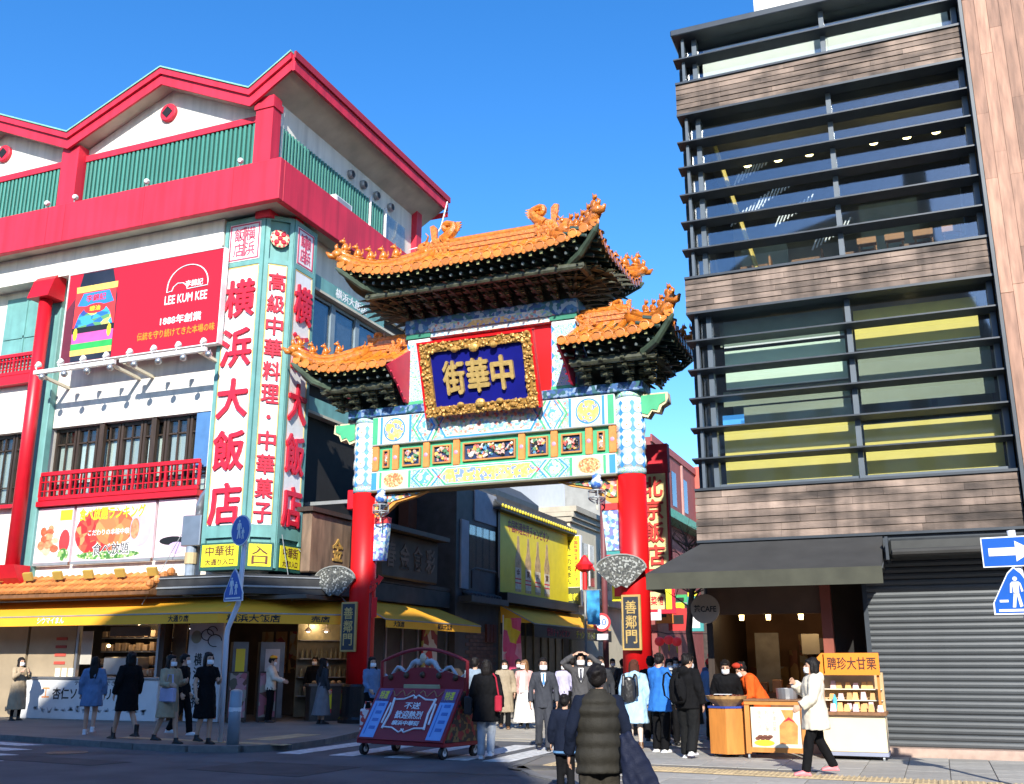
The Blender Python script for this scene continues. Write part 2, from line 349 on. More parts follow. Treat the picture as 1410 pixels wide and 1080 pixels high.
# ---------------------------------------------------------------- red and white restaurant building
LB = thing('restaurant_building', 'red and white restaurant building with zigzag red eaves on the street corner', 'building', (-21, 25, 0))
WY = 22.5
def lb(name, m): return lambda mb, **k: mb.build(name, m, LB, **k)
w = MB()
w.box(-30, -16.4, WY, WY+.4, 8.5, 14.3)            # above the second floor windows
w.box(-30, -26.9, WY, WY+.4, 3.3, 8.5).box(-26.9, -24.35, WY, WY+.4, 3.3, 6.2)
w.box(-24.35, -18.4, WY, WY+.4, 3.3, 6.15).box(-18.4, -16.4, WY, WY+.4, 3.3, 8.5)
w.box(-24.6, -24.35, WY, WY+.4, 6.15, 8.5)
w.build('wall', WHITE, LB)
MB().box(-16.8, -16.4, WY+.4, 31.5, 13.0, 14.3).build('wall', WHITE, LB)
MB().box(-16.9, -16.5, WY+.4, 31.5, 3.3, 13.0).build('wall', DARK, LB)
MB().box(-30, -16.4, 22.02, 22.3, 14.3, 17.5).build('wall', WHITE, LB)         # top storey
MB().prism([(-27.5+dx*3.43, 22.017, 17.2+h) for dx, h in ((-1, .3), (0, 1.75), (1, .3))], (0, .28, 0)).build('gable', WHITE, LB)
MB().prism([(-20.45+dx*3.4, 22.016, 17.2+h) for dx, h in ((-1, .25), (0, 1.75), (1, .25))], (0, .28, 0)).build('gable', WHITE, LB)
MB().box(-16.9, -16.52, 22.3, 31.2, 15.0, 18.1).build('wall', WHITE, LB)
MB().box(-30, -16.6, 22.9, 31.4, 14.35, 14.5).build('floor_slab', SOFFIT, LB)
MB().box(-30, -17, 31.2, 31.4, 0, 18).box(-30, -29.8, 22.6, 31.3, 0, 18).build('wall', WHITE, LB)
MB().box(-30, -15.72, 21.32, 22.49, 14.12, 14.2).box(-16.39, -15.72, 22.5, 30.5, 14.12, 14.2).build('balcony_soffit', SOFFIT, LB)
MB().bev(-30, -15.7, 21.3, 21.5, 14.05, 15.32, .015).build('balcony_band', RED, LB)
MB().bev(-15.9, -15.695, 21.505, 31.5, 14.05, 15.32, .015).build('balcony_band', RED, LB)
for x in (-27.2, -24.3, -23.6, -20.5, -17.3): MB().box(x, x+.008, 21.293, 21.3, 14.06, 15.31).build('panel_joint', mat('joint_dark_red', (.3, .012, .03), .7), LB)
MB().box(-16.9, -16.3, 21.6, 22.0, 15.33, 17.6).box(-16.94, -16.26, 21.56, 22.04, 17.2, 17.4).build('pillar', RED, LB)
MB().box(-24.35, -23.65, 21.6, 22.0, 15.33, 17.5).build('pillar', RED, LB)
MB().box(-16.75, -16.3, 30.6, 31.0, 15.33, 17.9).build('pillar', RED, LB)
MB().box(-16.9, -16.4, 21.9, 22.4, 13.9, 14.11).box(-16.35, -16.0, 22.6, 23.0, 13.75, 14.11).build('beam_end', RED, LB)
for x0, x1 in ((-30, -24.36), (-23.64, -16.91)):
    MB().bev(x0, x1, 21.88, 22.0, 17.02, 17.24, .01).build('lintel', RED, LB)
    MB().box(x0, x1, 21.97, 22.015, 15.3, 17.02).build('louver_backing', DKGREEN, LB)
sl_ = MB().bev(-.042, .042, -.035, .035, 15.34, 17.0, .012).mesh('louver_slat', LOUV)
for x0, x1 in ((-29.9, -24.45), (-23.55, -17.0)):
    k = int((x1-x0)/.165)
    for i in range(k+1): put('louver_slat', sl_, LB, Matrix.Translation((x0+(x1-x0)*i/k, 21.93, 0)))
MB().box(-16.51, -16.47, 22.1, 28.4, 15.3, 16.9).build('louver_backing', DKGREEN, LB)
LOUVD = mat('green_louver_side', (.06, .22, .18), .5, pvar=.15)
sl2 = MB().bev(-.035, .035, -.042, .042, 15.34, 16.88, .012).mesh('louver_slat', LOUVD)
for i in range(38): put('louver_slat', sl2, LB, Matrix.Translation((-16.43, 22.15+i*.165, 0)))
MB().box(-16.5, -16.46, 28.6, 30.0, 15.3, 16.9).build('side_window', WIN, LB)
MB().bev(-30, -18.0, 21.93, 22.495, 13.25, 14.11, .02).box(-30, -18.0, 21.9, 21.93, 13.2, 13.3).build('frieze', WHITE, LB)
# roof: zigzag fascia
RF = [(-31.6, 17.6), (-30.99, 17.86), (-27.5, 19.33), (-24.01, 17.86), (-20.45, 19.33), (-17.04, 17.8), (-15.63, 18.67)]
def zig(dz0, dz1, y0, y1, name, m, x_end=-15.3):
    pts = [(x, y0, z+dz1) for x, z in RF]+[(x, y0, z+dz0) for x, z in reversed(RF)]
    mb = MB()
    for i in range(len(RF)-1):
        (xa, za), (xb, zb) = RF[i], RF[i+1]
        mb.add([(xa, y0, za+dz0), (xb, y0, zb+dz0), (xb, y0, zb+dz1), (xa, y0, za+dz1), (xa, y1, za+dz0), (xb, y1, zb+dz0), (xb, y1, zb+dz1), (xa, y1, za+dz1)],
               [(0, 1, 2, 3), (7, 6, 5, 4), (0, 4, 5, 1), (3, 2, 6, 7)]+([(0, 3, 7, 4)] if i == 0 else [])+([(1, 5, 6, 2)] if i == len(RF)-2 else []))
    return mb.build(name, m, LB)
zig(-.42, -.02, 21.53, 31.6, 'roof_slab', SOFFIT)
zig(-.5, 0, 21.45, 21.525, 'fascia', RED)
zig(-.17, .03, 21.37, 21.445, 'fascia', RED)
zig(.035, .085, 21.33, 31.7, 'roof_covering', ROOFG)
MB().box(-15.625, -15.53, 21.45, 31.65, 18.13, 18.65).build('fascia', RED, LB)
MB().box(-15.528, -15.46, 21.37, 31.7, 18.48, 18.7).build('fascia', mat('dark_red_edge', (.35, .012, .03), .6), LB)
MB().box(-16.6, -15.54, 31.61, 31.66, 17.9, 18.1).build('fascia', RED, LB)
for x in (-20.5, -27.4):
    m_ = MB().lathe((x, 22.02, 18.12), [(.3, 0), (.3, .1), (.27, .13), (.15, .13), (.15, .02)], 24, (0, -1, 0)).build('medallion', RED, LB)
    MB().obox((x, 21.885, 18.12), V((.1, 0, .1)), (0, .012, 0), V((.1, 0, -.1))).build('medallion_hole', BLACK, m_)
for y in (26.2, 27.0, 27.9, 28.9):
    v_ = MB().lathe((-16.52, y, 17.25), [(.15, 0), (.16, .1), (.12, .16), (.11, .12)], 14, (1, 0, 0)).build('vent', GREYM, LB)
    MB().lathe((-16.38, y, 17.25), [(.105, 0), (.1, .01)], 12, (1, 0, 0)).build('vent_opening', BLACK, v_)
ac = MB().bev(-16.35, -15.98, 24.6, 25.6, 15.3, 15.75, .02).build('air_conditioner', LAMPW, LB)
MB().box(-15.979, -15.97, 24.7, 25.5, 15.36, 15.7).build('grille', GREYM, ac)
MB().tube([(-16.4, 27.4, 15.3), (-16.4, 27.4, 17.0)], .045, 8).build('drain_pipe', LAMPW, LB)
MB().tube([(-16.4, 28.45, 15.3), (-16.4, 28.45, 17.0)], .05, 8).build('drain_pipe', LAMPW, LB)
MB().tube([(-15.45, 31.4, 18.4), (-15.5, 31.0, 17.2), (-15.55, 30.2, 16.2), (-15.65, 28.9, 15.5)], .025, 6).build('cable', LAMPW, LB)
def floodlight(x, y, z):
    f = MB().tube([(x, y, z), (x, y, z+.16)], .02, 6).build('floodlight', GREYM, LB)
    MB().lathe((x+.05, y-.08, z+.2), [(.05, 0), (.09, .1), (.09, .16), (.07, .17)], 10, (-.4, .8, .3)).build('lamp_head', LAMPW, f)
for x in (-24.55, -23.4, -17.2, -20.6): floodlight(x, 21.42, 15.32)
# columns, pipes
MB().bev(-25.1, -24.3, 22.25, 22.495, 3.4, 14.05, .02).build('column', TEAL, LB)
MB().tube([(-24.62, 21.93, 4.3), (-24.62, 21.93, 12.5)], .2, 16).build('drain_pipe', REDP, LB, smooth=True)
hood = [(-1, 0), (0, 0), (0, .95), (-.35, .9), (-.7, .62)]
MB().prism([(-25.05, 22.24+a*.66, 12.5+b) for a, b in hood], (.85, 0, 0)).build('pipe_hood', REDP, LB)
MB().prism([(-25.0, 22.24+a*.6, 4.32-b*.6) for a, b in hood], (.75, 0, 0)).build('pipe_shoe', REDP, LB)
# second floor windows behind a red railing
def window_bay(x0, x1, z0, z1, n, mid=None):
    MB().box(x0, x1, WY+.36, WY+.42, z0, z1).build('window_frame', DKWOOD, LB)
    for i in range(n):
        a = x0+(x1-x0)*i/n; b = x0+(x1-x0)*(i+1)/n
        f = MB().box(a+.02, a+.1, WY+.18, WY+.35, z0, z1).box(b-.1, b-.02, WY+.18, WY+.35, z0, z1).box(a+.1, b-.1, WY+.2, WY+.35, z1-.1, z1).box(a+.1, b-.1, WY+.2, WY+.35, z0, z0+.1).build('window', DKWOOD, LB)
        MB().box(a+.1, b-.1, WY+.26, WY+.28, z0+.1, z1-.1).build('pane', WIN, f)
        MB().box(a+.14, b-.14, WY+.31, WY+.33, z0+.12, z1-.5).build('curtain', mat('pale_curtain', (.7, .78, .74), .8, var=.12, stretch=(14, 1, .3), pvar=.25), f)
        MB().box((a+b)/2-.02, (a+b)/2+.02, WY+.2, WY+.255, z0+.1, z1-.1).box(a+.1, b-.1, WY+.2, WY+.254, z1-.5, z1-.46).box(a+.1, b-.1, WY+.2, WY+.254, z0+.55, z0+.58).build('muntin', DKWOOD, f)
window_bay(-24.33, -18.42, 6.2, 8.48, 7)
for x in (-22.4, -20.45): MB().box(x-.09, x+.09, WY+.04, WY+.17, 6.2, 8.48).build('window_post', DKWOOD, LB)
MB().box(-18.9, -18.4, WY+.02, WY+.1, 6.9, 8.48).build('blue_pane', mat('blue_panel', (.08, .2, .42), .4), LB)
window_bay(-26.85, -25.15, 6.25, 8.48, 2)
# upper left window with its own railing
MB().box(-26.9, -25.12, WY-.02, WY-.012, 10.1, 13.0).build('recess_frame', TEAL, LB)
g_ = MB().box(-26.8, -25.2, WY-.011, WY-.005, 11.0, 12.9).build('window', mat('leaded_glass', (.08, .085, .08), .3, var=.5, scale=7), LB)
MB().box(-26.03, -25.97, WY-.05, WY-.021, 10.9, 12.9).box(-26.85, -25.15, WY-.05, WY-.022, 11.6, 11.68).build('muntin', TEAL, g_)
def railing(name, x0, x1, y, z0, z1, n):
    r = MB().bev(x0, x1, y-.05, y+.05, z1-.12, z1, .01).bev(x0, x1, y-.05, y+.05, z0, z0+.12, .01).build(name, REDP, LB)
    MB().box(x0, x1, y-.012, y+.012, (z0+z1)/2+.12, (z0+z1)/2+.15).box(x0, x1, y-.012, y+.012, (z0+z1)/2-.15, (z0+z1)/2-.12).build('rail', REDP, r)
    k = n*6
    for i in range(k+1):
        x = x0+(x1-x0)*i/k; wd = .035 if i % 6 == 0 else .013
        MB().box(x-wd, x+wd, y-.03, y+.03, z0+.12, z1-.12).build('baluster', REDP, r)
    return r
railing('railing', -24.28, -18.45, 22.28, 6.22, 7.08, 5)
MB().box(-24.3, -18.42, 22.2, 22.49, 6.05, 6.2).build('railing_ledge', REDP, LB)
railing('railing', -26.95, -25.15, 22.3, 10.3, 11.02, 2)
MB().box(-27, -25.1, 22.22, 22.49, 10.0, 10.28).build('railing_ledge', REDP, LB)
MB().box(-26.9, -25.12, 22.25, 22.49, 6.1, 6.2).build('railing_ledge', REDP, LB)
# teal fascia boards and windows on the lane side
for z in (12.7, 8.9):
    MB().box(-16.49, -16.2, 23.75, 31.4, z-.28, z-.2).build('window_head', SOFFIT, LB)
    t_ = MB().box(-16.3, -16.22, 24.1, 28.3 if z > 10 else 26.3, z-.2, z+.22).build('name_board', TEAL, LB)
    if z > 10: write('横浜大飯店', (-16.218, 26.2, z+.02), 1.9, .3, Y_, Z_, WHITE2, t_, .006, .03)
for i in range(5):
    y0 = 24.0+i*1.45
    f = MB().box(-16.49, -16.4, y0, y0+.12, 9.9, 12.4).box(-16.49, -16.4, y0+1.33, y0+1.44, 9.9, 12.4).box(-16.49, -16.42, y0+.12, y0+1.33, 9.9, 10.05).box(-16.49, -16.42, y0+.12, y0+1.33, 12.3, 12.4).build('window', mat('blue_grey_frame', (.2, .26, .3), .5), LB)
    MB().box(-16.47, -16.46, y0+.12, y0+1.33, 10.05, 12.3).build('pane', WIN, f)
    MB().box(-16.495, -16.49, y0+.2, y0+1.2, 10.1, 12.2).build('curtain', mat('grey_curtain', (.16, .18, .2), .8, var=.2, pvar=.3), f)
MB().box(-16.4, -16.3, 23.8, 31.0, 9.55, 9.72).build('red_rail', REDP, LB)
MB().box(-16.38, -16.0, 30.0, 31.3, 6.0, 11.6).build('brick_pier', mat('brown_brick', (.2, .07, .035), .8), LB)
MB().bev(-14.98, -14.5, 24.4, 24.7, 5.75, 6.3, .02).build('red_lamp_box', REDP, LB)
MB().box(-16.45, -14.98, 24.5, 24.6, 5.95, 6.05).build('lamp_arm', GREYM, LB)
# tiled lean-to roof above the awning
tr = thing('tiled_canopy', 'orange tiled canopy roof above the yellow shop awning', 'canopy', (-23, 22, 3.3))
MB().prism([(-29, 22.49, 3.98), (-29, 21.45, 3.42), (-29, 21.45, 3.34), (-29, 22.49, 3.34)], (9.9, 0, 0)).build('deck', BROWN, tr)
bt = MB()
for k in range(7):
    a, b = math.pi*k/6, math.pi*(k+1)/6
for k in range(6):
    a, b = math.pi*k/6, math.pi*(k+1)/6
    bt.add([(.105*math.cos(a), 0, .09*math.sin(a)), (.105*math.cos(b), 0, .09*math.sin(b)), (.085*math.cos(b), .4, .075*math.sin(b)), (.085*math.cos(a), .4, .075*math.sin(a))], [(0, 1, 2, 3)])
bt.add([(.105*math.cos(math.pi*k/6), 0, .09*math.sin(math.pi*k/6)) for k in range(7)], [tuple(range(7))])
bt = bt.mesh('roof_tile', TILEB)
sl_a = math.atan2(.56, 1.04)
for i in range(42):
    for j in range(3):
        d = .02+j*.36
        put('roof_tile', bt, tr, Matrix.Translation((-28.9+i*.236, 21.43+d*math.cos(sl_a), 3.45+d*math.sin(sl_a))) @ Matrix.Rotation(sl_a-.06, 4, 'X'))
for i in range(9): MB().obox((-28.4+i*1.12, 21.9, 3.98), (.16, 0, 0), (0, .03, .02), (0, -.05, .1)).build('snow_guard', mat('ochre_guard', (.45, .3, .06), .6), tr)
for i in range(4):
    MB().ell((-19.16+i*.03, 21.55+i*.22, 3.62+i*.12), .1, .14, .12, 8, 5).build('end_tile', TILEB, tr)
# picture panels between railing and tiles
PAN = [(-24.38, -22.95, 'left', 'food photo panel with prawns in a bowl under the red railing'),
       (-22.85, -19.95, 'mid', 'wide pink menu panel with yellow katakana title under the red railing'),
       (-19.85, -18.55, 'right', 'pale pink panel with black writing beside the silver duct')]
for x0, x1, w_, lab in PAN:
    p = thing('menu_poster', lab, 'sign', ((x0+x1)/2, 22.4, 4.4))
    MB().bev(x0, x1, 22.36, 22.47, 4.4, 6.02, .01).build('panel', mat('pink_print', (.78, .62, .66), .5, var=.16, scale=1.6), p)
    MB().box(x0, x1, 22.33, 22.358, 4.32, 4.4).build('frame', GREYM, p)
    y = 22.357
    def disc(x, z, rx, rz, m, dep=.004, n=16):
        return MB().prism([(x+rx*math.cos(2*math.pi*k/n), y, z+rz*math.sin(2*math.pi*k/n)) for k in range(n)], (0, -dep, 0)).build('print', m, p)
    if w_ == 'left':
        disc(x0+.62, 5.05, .5, .55, mat('bowl_white', (.8, .78, .76), .4), .003)
        rf = random.Random(3)
        for k in range(16):
            a = rf.uniform(0, 6.28); r_ = .36*rf.random()**.5; disc(x0+.62+r_*math.cos(a), 5.1+r_*1.1*math.sin(a), rf.uniform(.08, .17), rf.uniform(.07, .14), (mat('prawn_orange', (.75, .25, .12), .4, pvar=.35, var=.4, scale=9), mat('prawn_cream', (.75, .5, .32), .4, var=.3, scale=9), mat('prawn_red', (.6, .13, .06), .4, var=.4, scale=9))[k % 3], .004+k*.0008, 9)
        disc(x0+1.2, 5.0, .2, .35, mat('sauce_red', (.6, .05, .05), .4), .004); MB().box(x0+.95, x1-.03, 22.35, 22.3565, 5.62, 5.92).build('print', YELS, p)
        disc(x0+1.2, 4.62, .2, .18, cells('garnish', [(.1, .3, .06), (.3, .45, .15), (.06, .2, .04), (.6, .65, .45)], 14), .006)
    if w_ == 'mid':
        disc(x0+.95, 5.2, .9, .68, cells('dish_red', [(.62, .06, .04), (.7, .16, .06), (.5, .03, .03), (.75, .3, .12), (.65, .1, .05)], 5), .003, 24)
        disc(x0+1.5, 5.3, .7, .5, cells('dish_orange', [(.74, .2, .07), (.7, .12, .05), (.78, .3, .1), (.72, .24, .08)], 4), .004, 24)
        disc(x0+2.45, 5.25, .38, .5, mat('plate_lilac', (.6, .45, .7), .4), .005)
        disc(x0+2.25, 5.25, .16, .3, mat('prawn_orange', (.75, .25, .12), .4), .0065)
        disc(x0+1.3, 4.55, 1.2, .12, cells('garnish', [(.1, .3, .06), (.3, .45, .15), (.06, .2, .04), (.6, .65, .45)], 14), .004)
        write('食べ放題ランキング', ((x0+x1)/2-.1, 22.35, 5.75), 2.4, .36, X_, Z_, YELS, p, .005, .05)
        write('こだわりの本格中華', (x0+1.3, 22.35, 5.2), 1.5, .17, X_, Z_, WHITE2, p, .005, .03)
        write('食べ放題', (x0+1.45, 22.347, 4.72), 1.35, .36, X_, Z_, WHITE2, p, .004, .07)
        write('食べ放題', (x0+1.45, 22.342, 4.72), 1.3, .33, X_, Z_, BLACK, p, .003, .0)
    if w_ == 'right':
        disc(x0+.6, 4.85, .45, .12, BLACK, .004); disc(x0+.5, 5.5, .35, .4, mat('sauce_pale', (.8, .6, .5), .4), .003); disc(x0+.75, 4.65, .3, .16, mat('plate_lilac', (.6, .45, .7), .4), .005)
# silver duct and pipes by the tower
du = thing('exhaust_duct', 'silver exhaust duct with elbow pipe beside the tower sign', 'duct', (-18.3, 22.2, 4.4))
MB().bev(-18.62, -18.0, 21.95, 22.45, 4.62, 5.45, .02).build('box', STEEL, du)
MB().tube([(-18.25, 22.2, 5.45), (-18.25, 22.2, 5.75), (-18.15, 22.2, 5.98), (-17.98, 22.2, 6.15), (-17.9, 22.25, 6.4)], .13, 12).build('elbow', STEEL, du, smooth=True)
MB().tube([(-18.35, 22.1, 3.3), (-18.35, 22.1, 4.62)], .14, 12).build('pipe', mat('worn_blue_pipe', (.25, .3, .36), .5, var=.3, scale=5), du)
MB().lathe((-18.35, 22.1, 4.15), [(.17, 0), (.17, .3)], 12).build('collar', mat('ochre_lagging', (.5, .38, .2), .7), du)
# ---------------------------------------------------------------- billboard, lamps and tower sign
bb = thing('billboard', 'large crimson billboard with a sauce bottle label on the white wall', 'billboard', (-20.6, 21.8, 10.2))
BR = mat('billboard_crimson', (.5, .006, .022), .45, var=.04, scale=.6)
MB().bev(-23.5, -17.75, 21.72, 21.9, 10.22, 13.06, .01).build('board', BR, bb)
MB().box(-23.53, -23.5, 21.7, 21.91, 10.2, 13.08).box(-17.75, -17.72, 21.7, 21.91, 10.2, 13.08).box(-23.5, -17.75, 21.7, 21.91, 13.06, 13.08).box(-23.5, -17.75, 21.7, 21.91, 10.19, 10.22).build('frame', LAMPW, bb)
YB = 21.717
def bpoly(pts, m, d): return MB().prism([(x, YB, z) for x, z in pts], (0, -d, 0)).build('print', m, bb)
bpoly([(-23.49, 10.23), (-23.49, 11.9), (-22.9, 12.6), (-22.7, 10.23)], mat('billboard_plum', (.14, .015, .03), .5), .002)
bpoly([(-23.1, 10.24), (-23.2, 12.0), (-22.95, 13.04), (-21.8, 13.04), (-21.55, 12.2), (-21.55, 10.24)], mat('bottle_black', (.02, .022, .035), .35, var=.4, scale=1.5), .004)
GP = mat('label_gold', (.78, .52, .12), .4, var=.2, scale=8)
for z0, z1, m in ((12.42, 12.62, GP), (10.42, 10.6, GP), (10.6, 10.8, mat('label_green', (.03, .4, .08), .5)), (10.8, 11.12, mat('label_pink', (.72, .1, .36), .5, var=.1)), (11.12, 11.3, BLACK)):
    bpoly([(-23.14, z0), (-21.56, z0), (-21.56, z1), (-23.16, z1)], m, .006)
bpoly([(-23.16, 11.3), (-21.56, 11.3), (-21.6, 12.42), (-23.16, 12.42)], mat('label_red', (.68, .04, .04), .5, var=.1), .006)
bpoly([(-23.1+1.48*k/10, 11.3+.72*math.sin(math.pi*k/10)**.5) for k in range(11)], cells('label_scene', [(.03, .2, .6), (.05, .35, .65), (.1, .3, .12), (.65, .6, .15), (.03, .08, .3), (.02, .15, .45)], 3.4, stretch=(1, 1, 2.2)), .009)
bpoly([(-23.05, 12.0), (-22.85, 12.38), (-21.85, 12.38), (-21.65, 12.0), (-21.95, 11.96), (-22.75, 11.96)], mat('label_blue', (.03, .22, .6), .5), .011)
bpoly([(-22.35+.42*math.cos(k*.524), 11.86+.16*math.sin(k*.524)) for k in range(12)], mat('label_oval', (.72, .03, .03), .5), .013)
for sx in (-23.02, -21.72): bpoly([(sx+.08*math.cos(k*.7), 11.1+.2*math.sin(k*.7)) for k in range(9)], YELS, .0125)
write('李錦記', (-22.35, YB-.011, 12.2), .75, .22, X_, Z_, SIGNRED, bb, .004, .04)
write('蠔油', (-22.35, YB-.013, 11.86), .4, .16, X_, Z_, YELS, bb, .004, .03)
arch = MB(); pts = []
for k in range(25): a = math.pi*(1-k/24); pts.append(V((-18.95+.72*math.cos(a)*1.0, YB-.008, 12.1+.62*math.sin(a))))
arch.tube(pts, .018, 6)
arch.tube([(-18.23, YB-.008, 12.1), (-18.23, YB-.008, 12.0), (-18.95, YB-.008, 11.98), (-18.98, YB-.008, 12.08), (-19.1, YB-.008, 12.18), (-19.3, YB-.008, 12.2), (-19.45, YB-.008, 12.1), (-19.5, YB-.008, 11.98), (-19.68, YB-.008, 11.96), (-19.67, YB-.008, 12.1)], .018, 6)
arch.build('emblem', WHITE2, bb)
write('李錦記', (-18.72, YB, 12.14), .62, .2, X_, Z_, WHITE2, bb, .006, .03)
write('LEE KUM KEE', (-18.98, YB, 11.72), 1.5, .26, X_, Z_, WHITE2, bb, .006, .05)
write('1888年創業', (-19.1, YB, 11.1), 1.45, .26, X_, Z_, WHITE2, bb, .006, .05)
write('伝統を守り続けてきた本場の味', (-19.25, YB, 10.72), 2.75, .24, X_, Z_, mat('billboard_orange', (.8, .28, .02), .5), bb, .006, .03)
lr = thing('lamp_rail', 'white lamp rail with spotlights jutting out below the billboard', 'lamp rail', (-21, 21.3, 9.9))
for xa, xb in ((-24.0, -20.95), (-20.75, -17.75)): MB().bev(xa, xb, 21.24, 21.36, 9.84, 9.96, .01).build('rail', LAMPW, lr)
for x in (-23.85, -21.1, -20.6, -17.95): MB().obox((x, 21.9, 9.78), (.05, 0, 0), (0, .6, -.06), (0, .004, .04)).build('bracket', CREAM, lr)
lm1 = MB().tube([(0, 0, 0), (0, -.06, .1)], .02, 6).lathe((0, -.06, .12), [(.045, 0), (.06, .06), (.09, .14), (.09, .17), (.07, .16)], 10, (0, .75, .65)).mesh('spotlight', LAMPW, True)
lm2 = MB().tube([(0, 0, 0), (0, -.04, -.08)], .02, 6).ell((0, -.06, -.14), .1, .1, .1, 10, 6).mesh('spotlight', STEEL, True)
for i in range(8):
    x = -23.9+i*.86; put('spotlight', lm1, lr, Matrix.Translation((x, 21.28, 9.95))); put('spotlight', lm2, lr, Matrix.Translation((x+.28, 21.3, 9.86)))
# tower sign: three faces
TW = thing('tower_sign', 'tall three-sided white tower sign with red characters at the street corner', 'sign', (-16.8, 22.3, 3.9))
T = [V((-17.95, 22.02, 0)), V((-16.58, 22.02, 0)), V((-16.02, 22.58, 0)), V((-16.02, 23.72, 0))]
core = [(-17.93, 22.49), (-17.93, 22.06), (-16.6, 22.06), (-16.06, 22.6), (-16.06, 23.7), (-16.38, 23.7), (-16.38, 22.49)]
MB().prism([(x, y, 3.95) for x, y in core], (0, 0, 10.05)).build('core', TEAL, TW)
SEAL = cells('seal_print', [(.8, .78, .76), (.7, .05, .1, .42)], 5.5, stretch=(1, 1, .5))
for i in range(3):
    a, b = T[i], T[i+1]; e = (b-a); L = e.length; e.normalize(); n = e.cross(Z_); c = (a+b)/2
    fr = MB()
    for s in (-1, 1): fr.obox(c+e*s*(L/2-.06)+Z_*9.0+n*.02, e*.06, n*.03, Z_*5.0)
    for z in (4.96, 12.6, 13.93): fr.obox(c+Z_*z+n*.018, e*(L/2-.12), n*.03, Z_*(.16 if z < 5 else .07))
    fr.build('frame', TEAL, TW)
    pw = L/2-.13
    face = MB().obox(c+Z_*8.82+n*.012, e*pw, n*.02, Z_*3.69).build('panel', PANELW, TW)
    tm = MB()
    for s in (-1, 1): tm.obox(c+e*s*(pw-.015)+Z_*8.82+n*.036, e*.014, n*.006, Z_*3.66)
    tm.obox(c+Z_*12.5+n*.036, e*(pw-.03), n*.006, Z_*.014).build('trim', GOLDT, face)
    for z in (7.1, 8.9, 10.6): MB().obox(c+Z_*z+n*.0325, e*(pw-.03), n*.001, Z_*.006).build('joint', mat('joint_grey', (.5, .5, .5), .6), face)
    if i == 1:
        write('高級中華料理・中華菓子', c+Z_*8.72+n*.034, .46, 7.2, e, Z_, SIGNRED, TW, .05, .036, 'characters', vert=True, gap=.2)
        q = MB().lathe(c+Z_*13.3+n*.05, [(.27, 0), (.27, .04), (.2, .07)], 20, n).build('emblem', mat('emblem_cream', (.8, .6, .35), .5), TW)
        em = MB()
        for k, (u, w2) in enumerate(((-.09, .12), (.09, .12), (0, 0), (-.09, -.12), (.1, -.1))): em.lathe(c+Z_*(13.3+w2)+e*u+n*.115, [(.085, 0), (.05, .03)], 8, n)
        for k in range(12): a2 = k*math.pi/6; em.obox(c+Z_*(13.3+.235*math.sin(a2))+e*(.235*math.cos(a2))+n*.1, e*.03, n*.01, Z_*.03)
        em.build('relief', SIGNRED, q)
    else:
        write('横浜大飯店', c+Z_*8.62+n*.034, .98 if i == 0 else .82, 7.3, e, Z_, SIGNRED, TW, .07, .042, 'characters', vert=True, gap=.26)
        sq = MB().obox(c+Z_*13.27+n*.02, e*(L/2-.15), n*.02, Z_*.58).build('seal_panel', PANELW, TW)
        sm = MB()
        for s in (-1, 1): sm.obox(c+e*s*(L/2-.2)+Z_*13.27+n*.045, e*.02, n*.008, Z_*.55).obox(c+Z_*(13.27+s*.53)+n*.045, e*(L/2-.22), n*.008, Z_*.02)
        sw = (L/2-.3)
        for u, w2, t_ in ((-.5, .5, '飯'), (-.5, -.5, '店'), (.5, .5, '横'), (.5, -.5, '浜')): write(t_, c+e*(u*sw)+Z_*(13.27+w2*.44*1.05)+n*.042, sw*.9, .42, e, Z_, SIGNRED, None, .008, .012, mb=sm)
        for k in range(3): sm.obox(c+e*((k-1)*sw*.09)+Z_*13.27+n*.046, e*.012, n*.004, Z_*.45)
        sm.build('seal_print', mat('seal_red', (.62, .08, .14), .5), sq)
    # yellow direction signs under the tower
    ys = thing('direction_sign', ('yellow lane entrance sign under the white tower, facing the road', 'yellow entrance sign under the white tower, behind the round sign', 'yellow lane entrance sign under the white tower, facing the gate')[i], 'sign', c+Z_*3.95, group='yellow signs under the tower')
    MB().obox(c+Z_*4.3+n*.05, e*(L/2-.05), n*.05, Z_*.36).build('case', DKGREEN, ys)
    MB().obox(c+Z_*4.32+n*.105, e*(L/2-.1), n*.006, Z_*.29).build('face', YELS, ys)
    if i == 1: write('入口', c+Z_*4.32+n*.112, .42, .5, e, Z_, mat('letter_brown', (.12, .04, .02), .6), ys, .004, .02, vert=True)
    else:
        write('中華街', c+Z_*4.44+n*.112, L-.45, .27, e, Z_, mat('letter_brown', (.12, .04, .02), .6), ys, .004, .03)
        write('大通り入口', c+Z_*4.15+n*.112, L-.45, .17, e, Z_, mat('letter_brown', (.12, .04, .02), .6), ys, .004, .02)
# dark eave band between tower and awning
MB().prism([(-19.1, 22.49, 3.32), (-19.1, 21.75, 3.32), (-16.5, 21.75, 3.32), (-14.6, 23.65, 3.32), (-14.6, 30.4, 3.32), (-15.6, 30.4, 3.32), (-16.39, 22.49, 3.32)], (0, 0, .5)).build('canopy_box', mat('dark_band', (.03, .03, .03), .6, var=.4), LB)
MB().tube([(-19.1, 21.73, 3.75), (-16.5, 21.73, 3.75), (-14.58, 23.65, 3.75)], .02, 6).tube([(-19.1, 21.73, 3.5), (-16.5, 21.73, 3.5), (-14.58, 23.65, 3.5)], .03, 6).build('conduit', GREYM, LB)
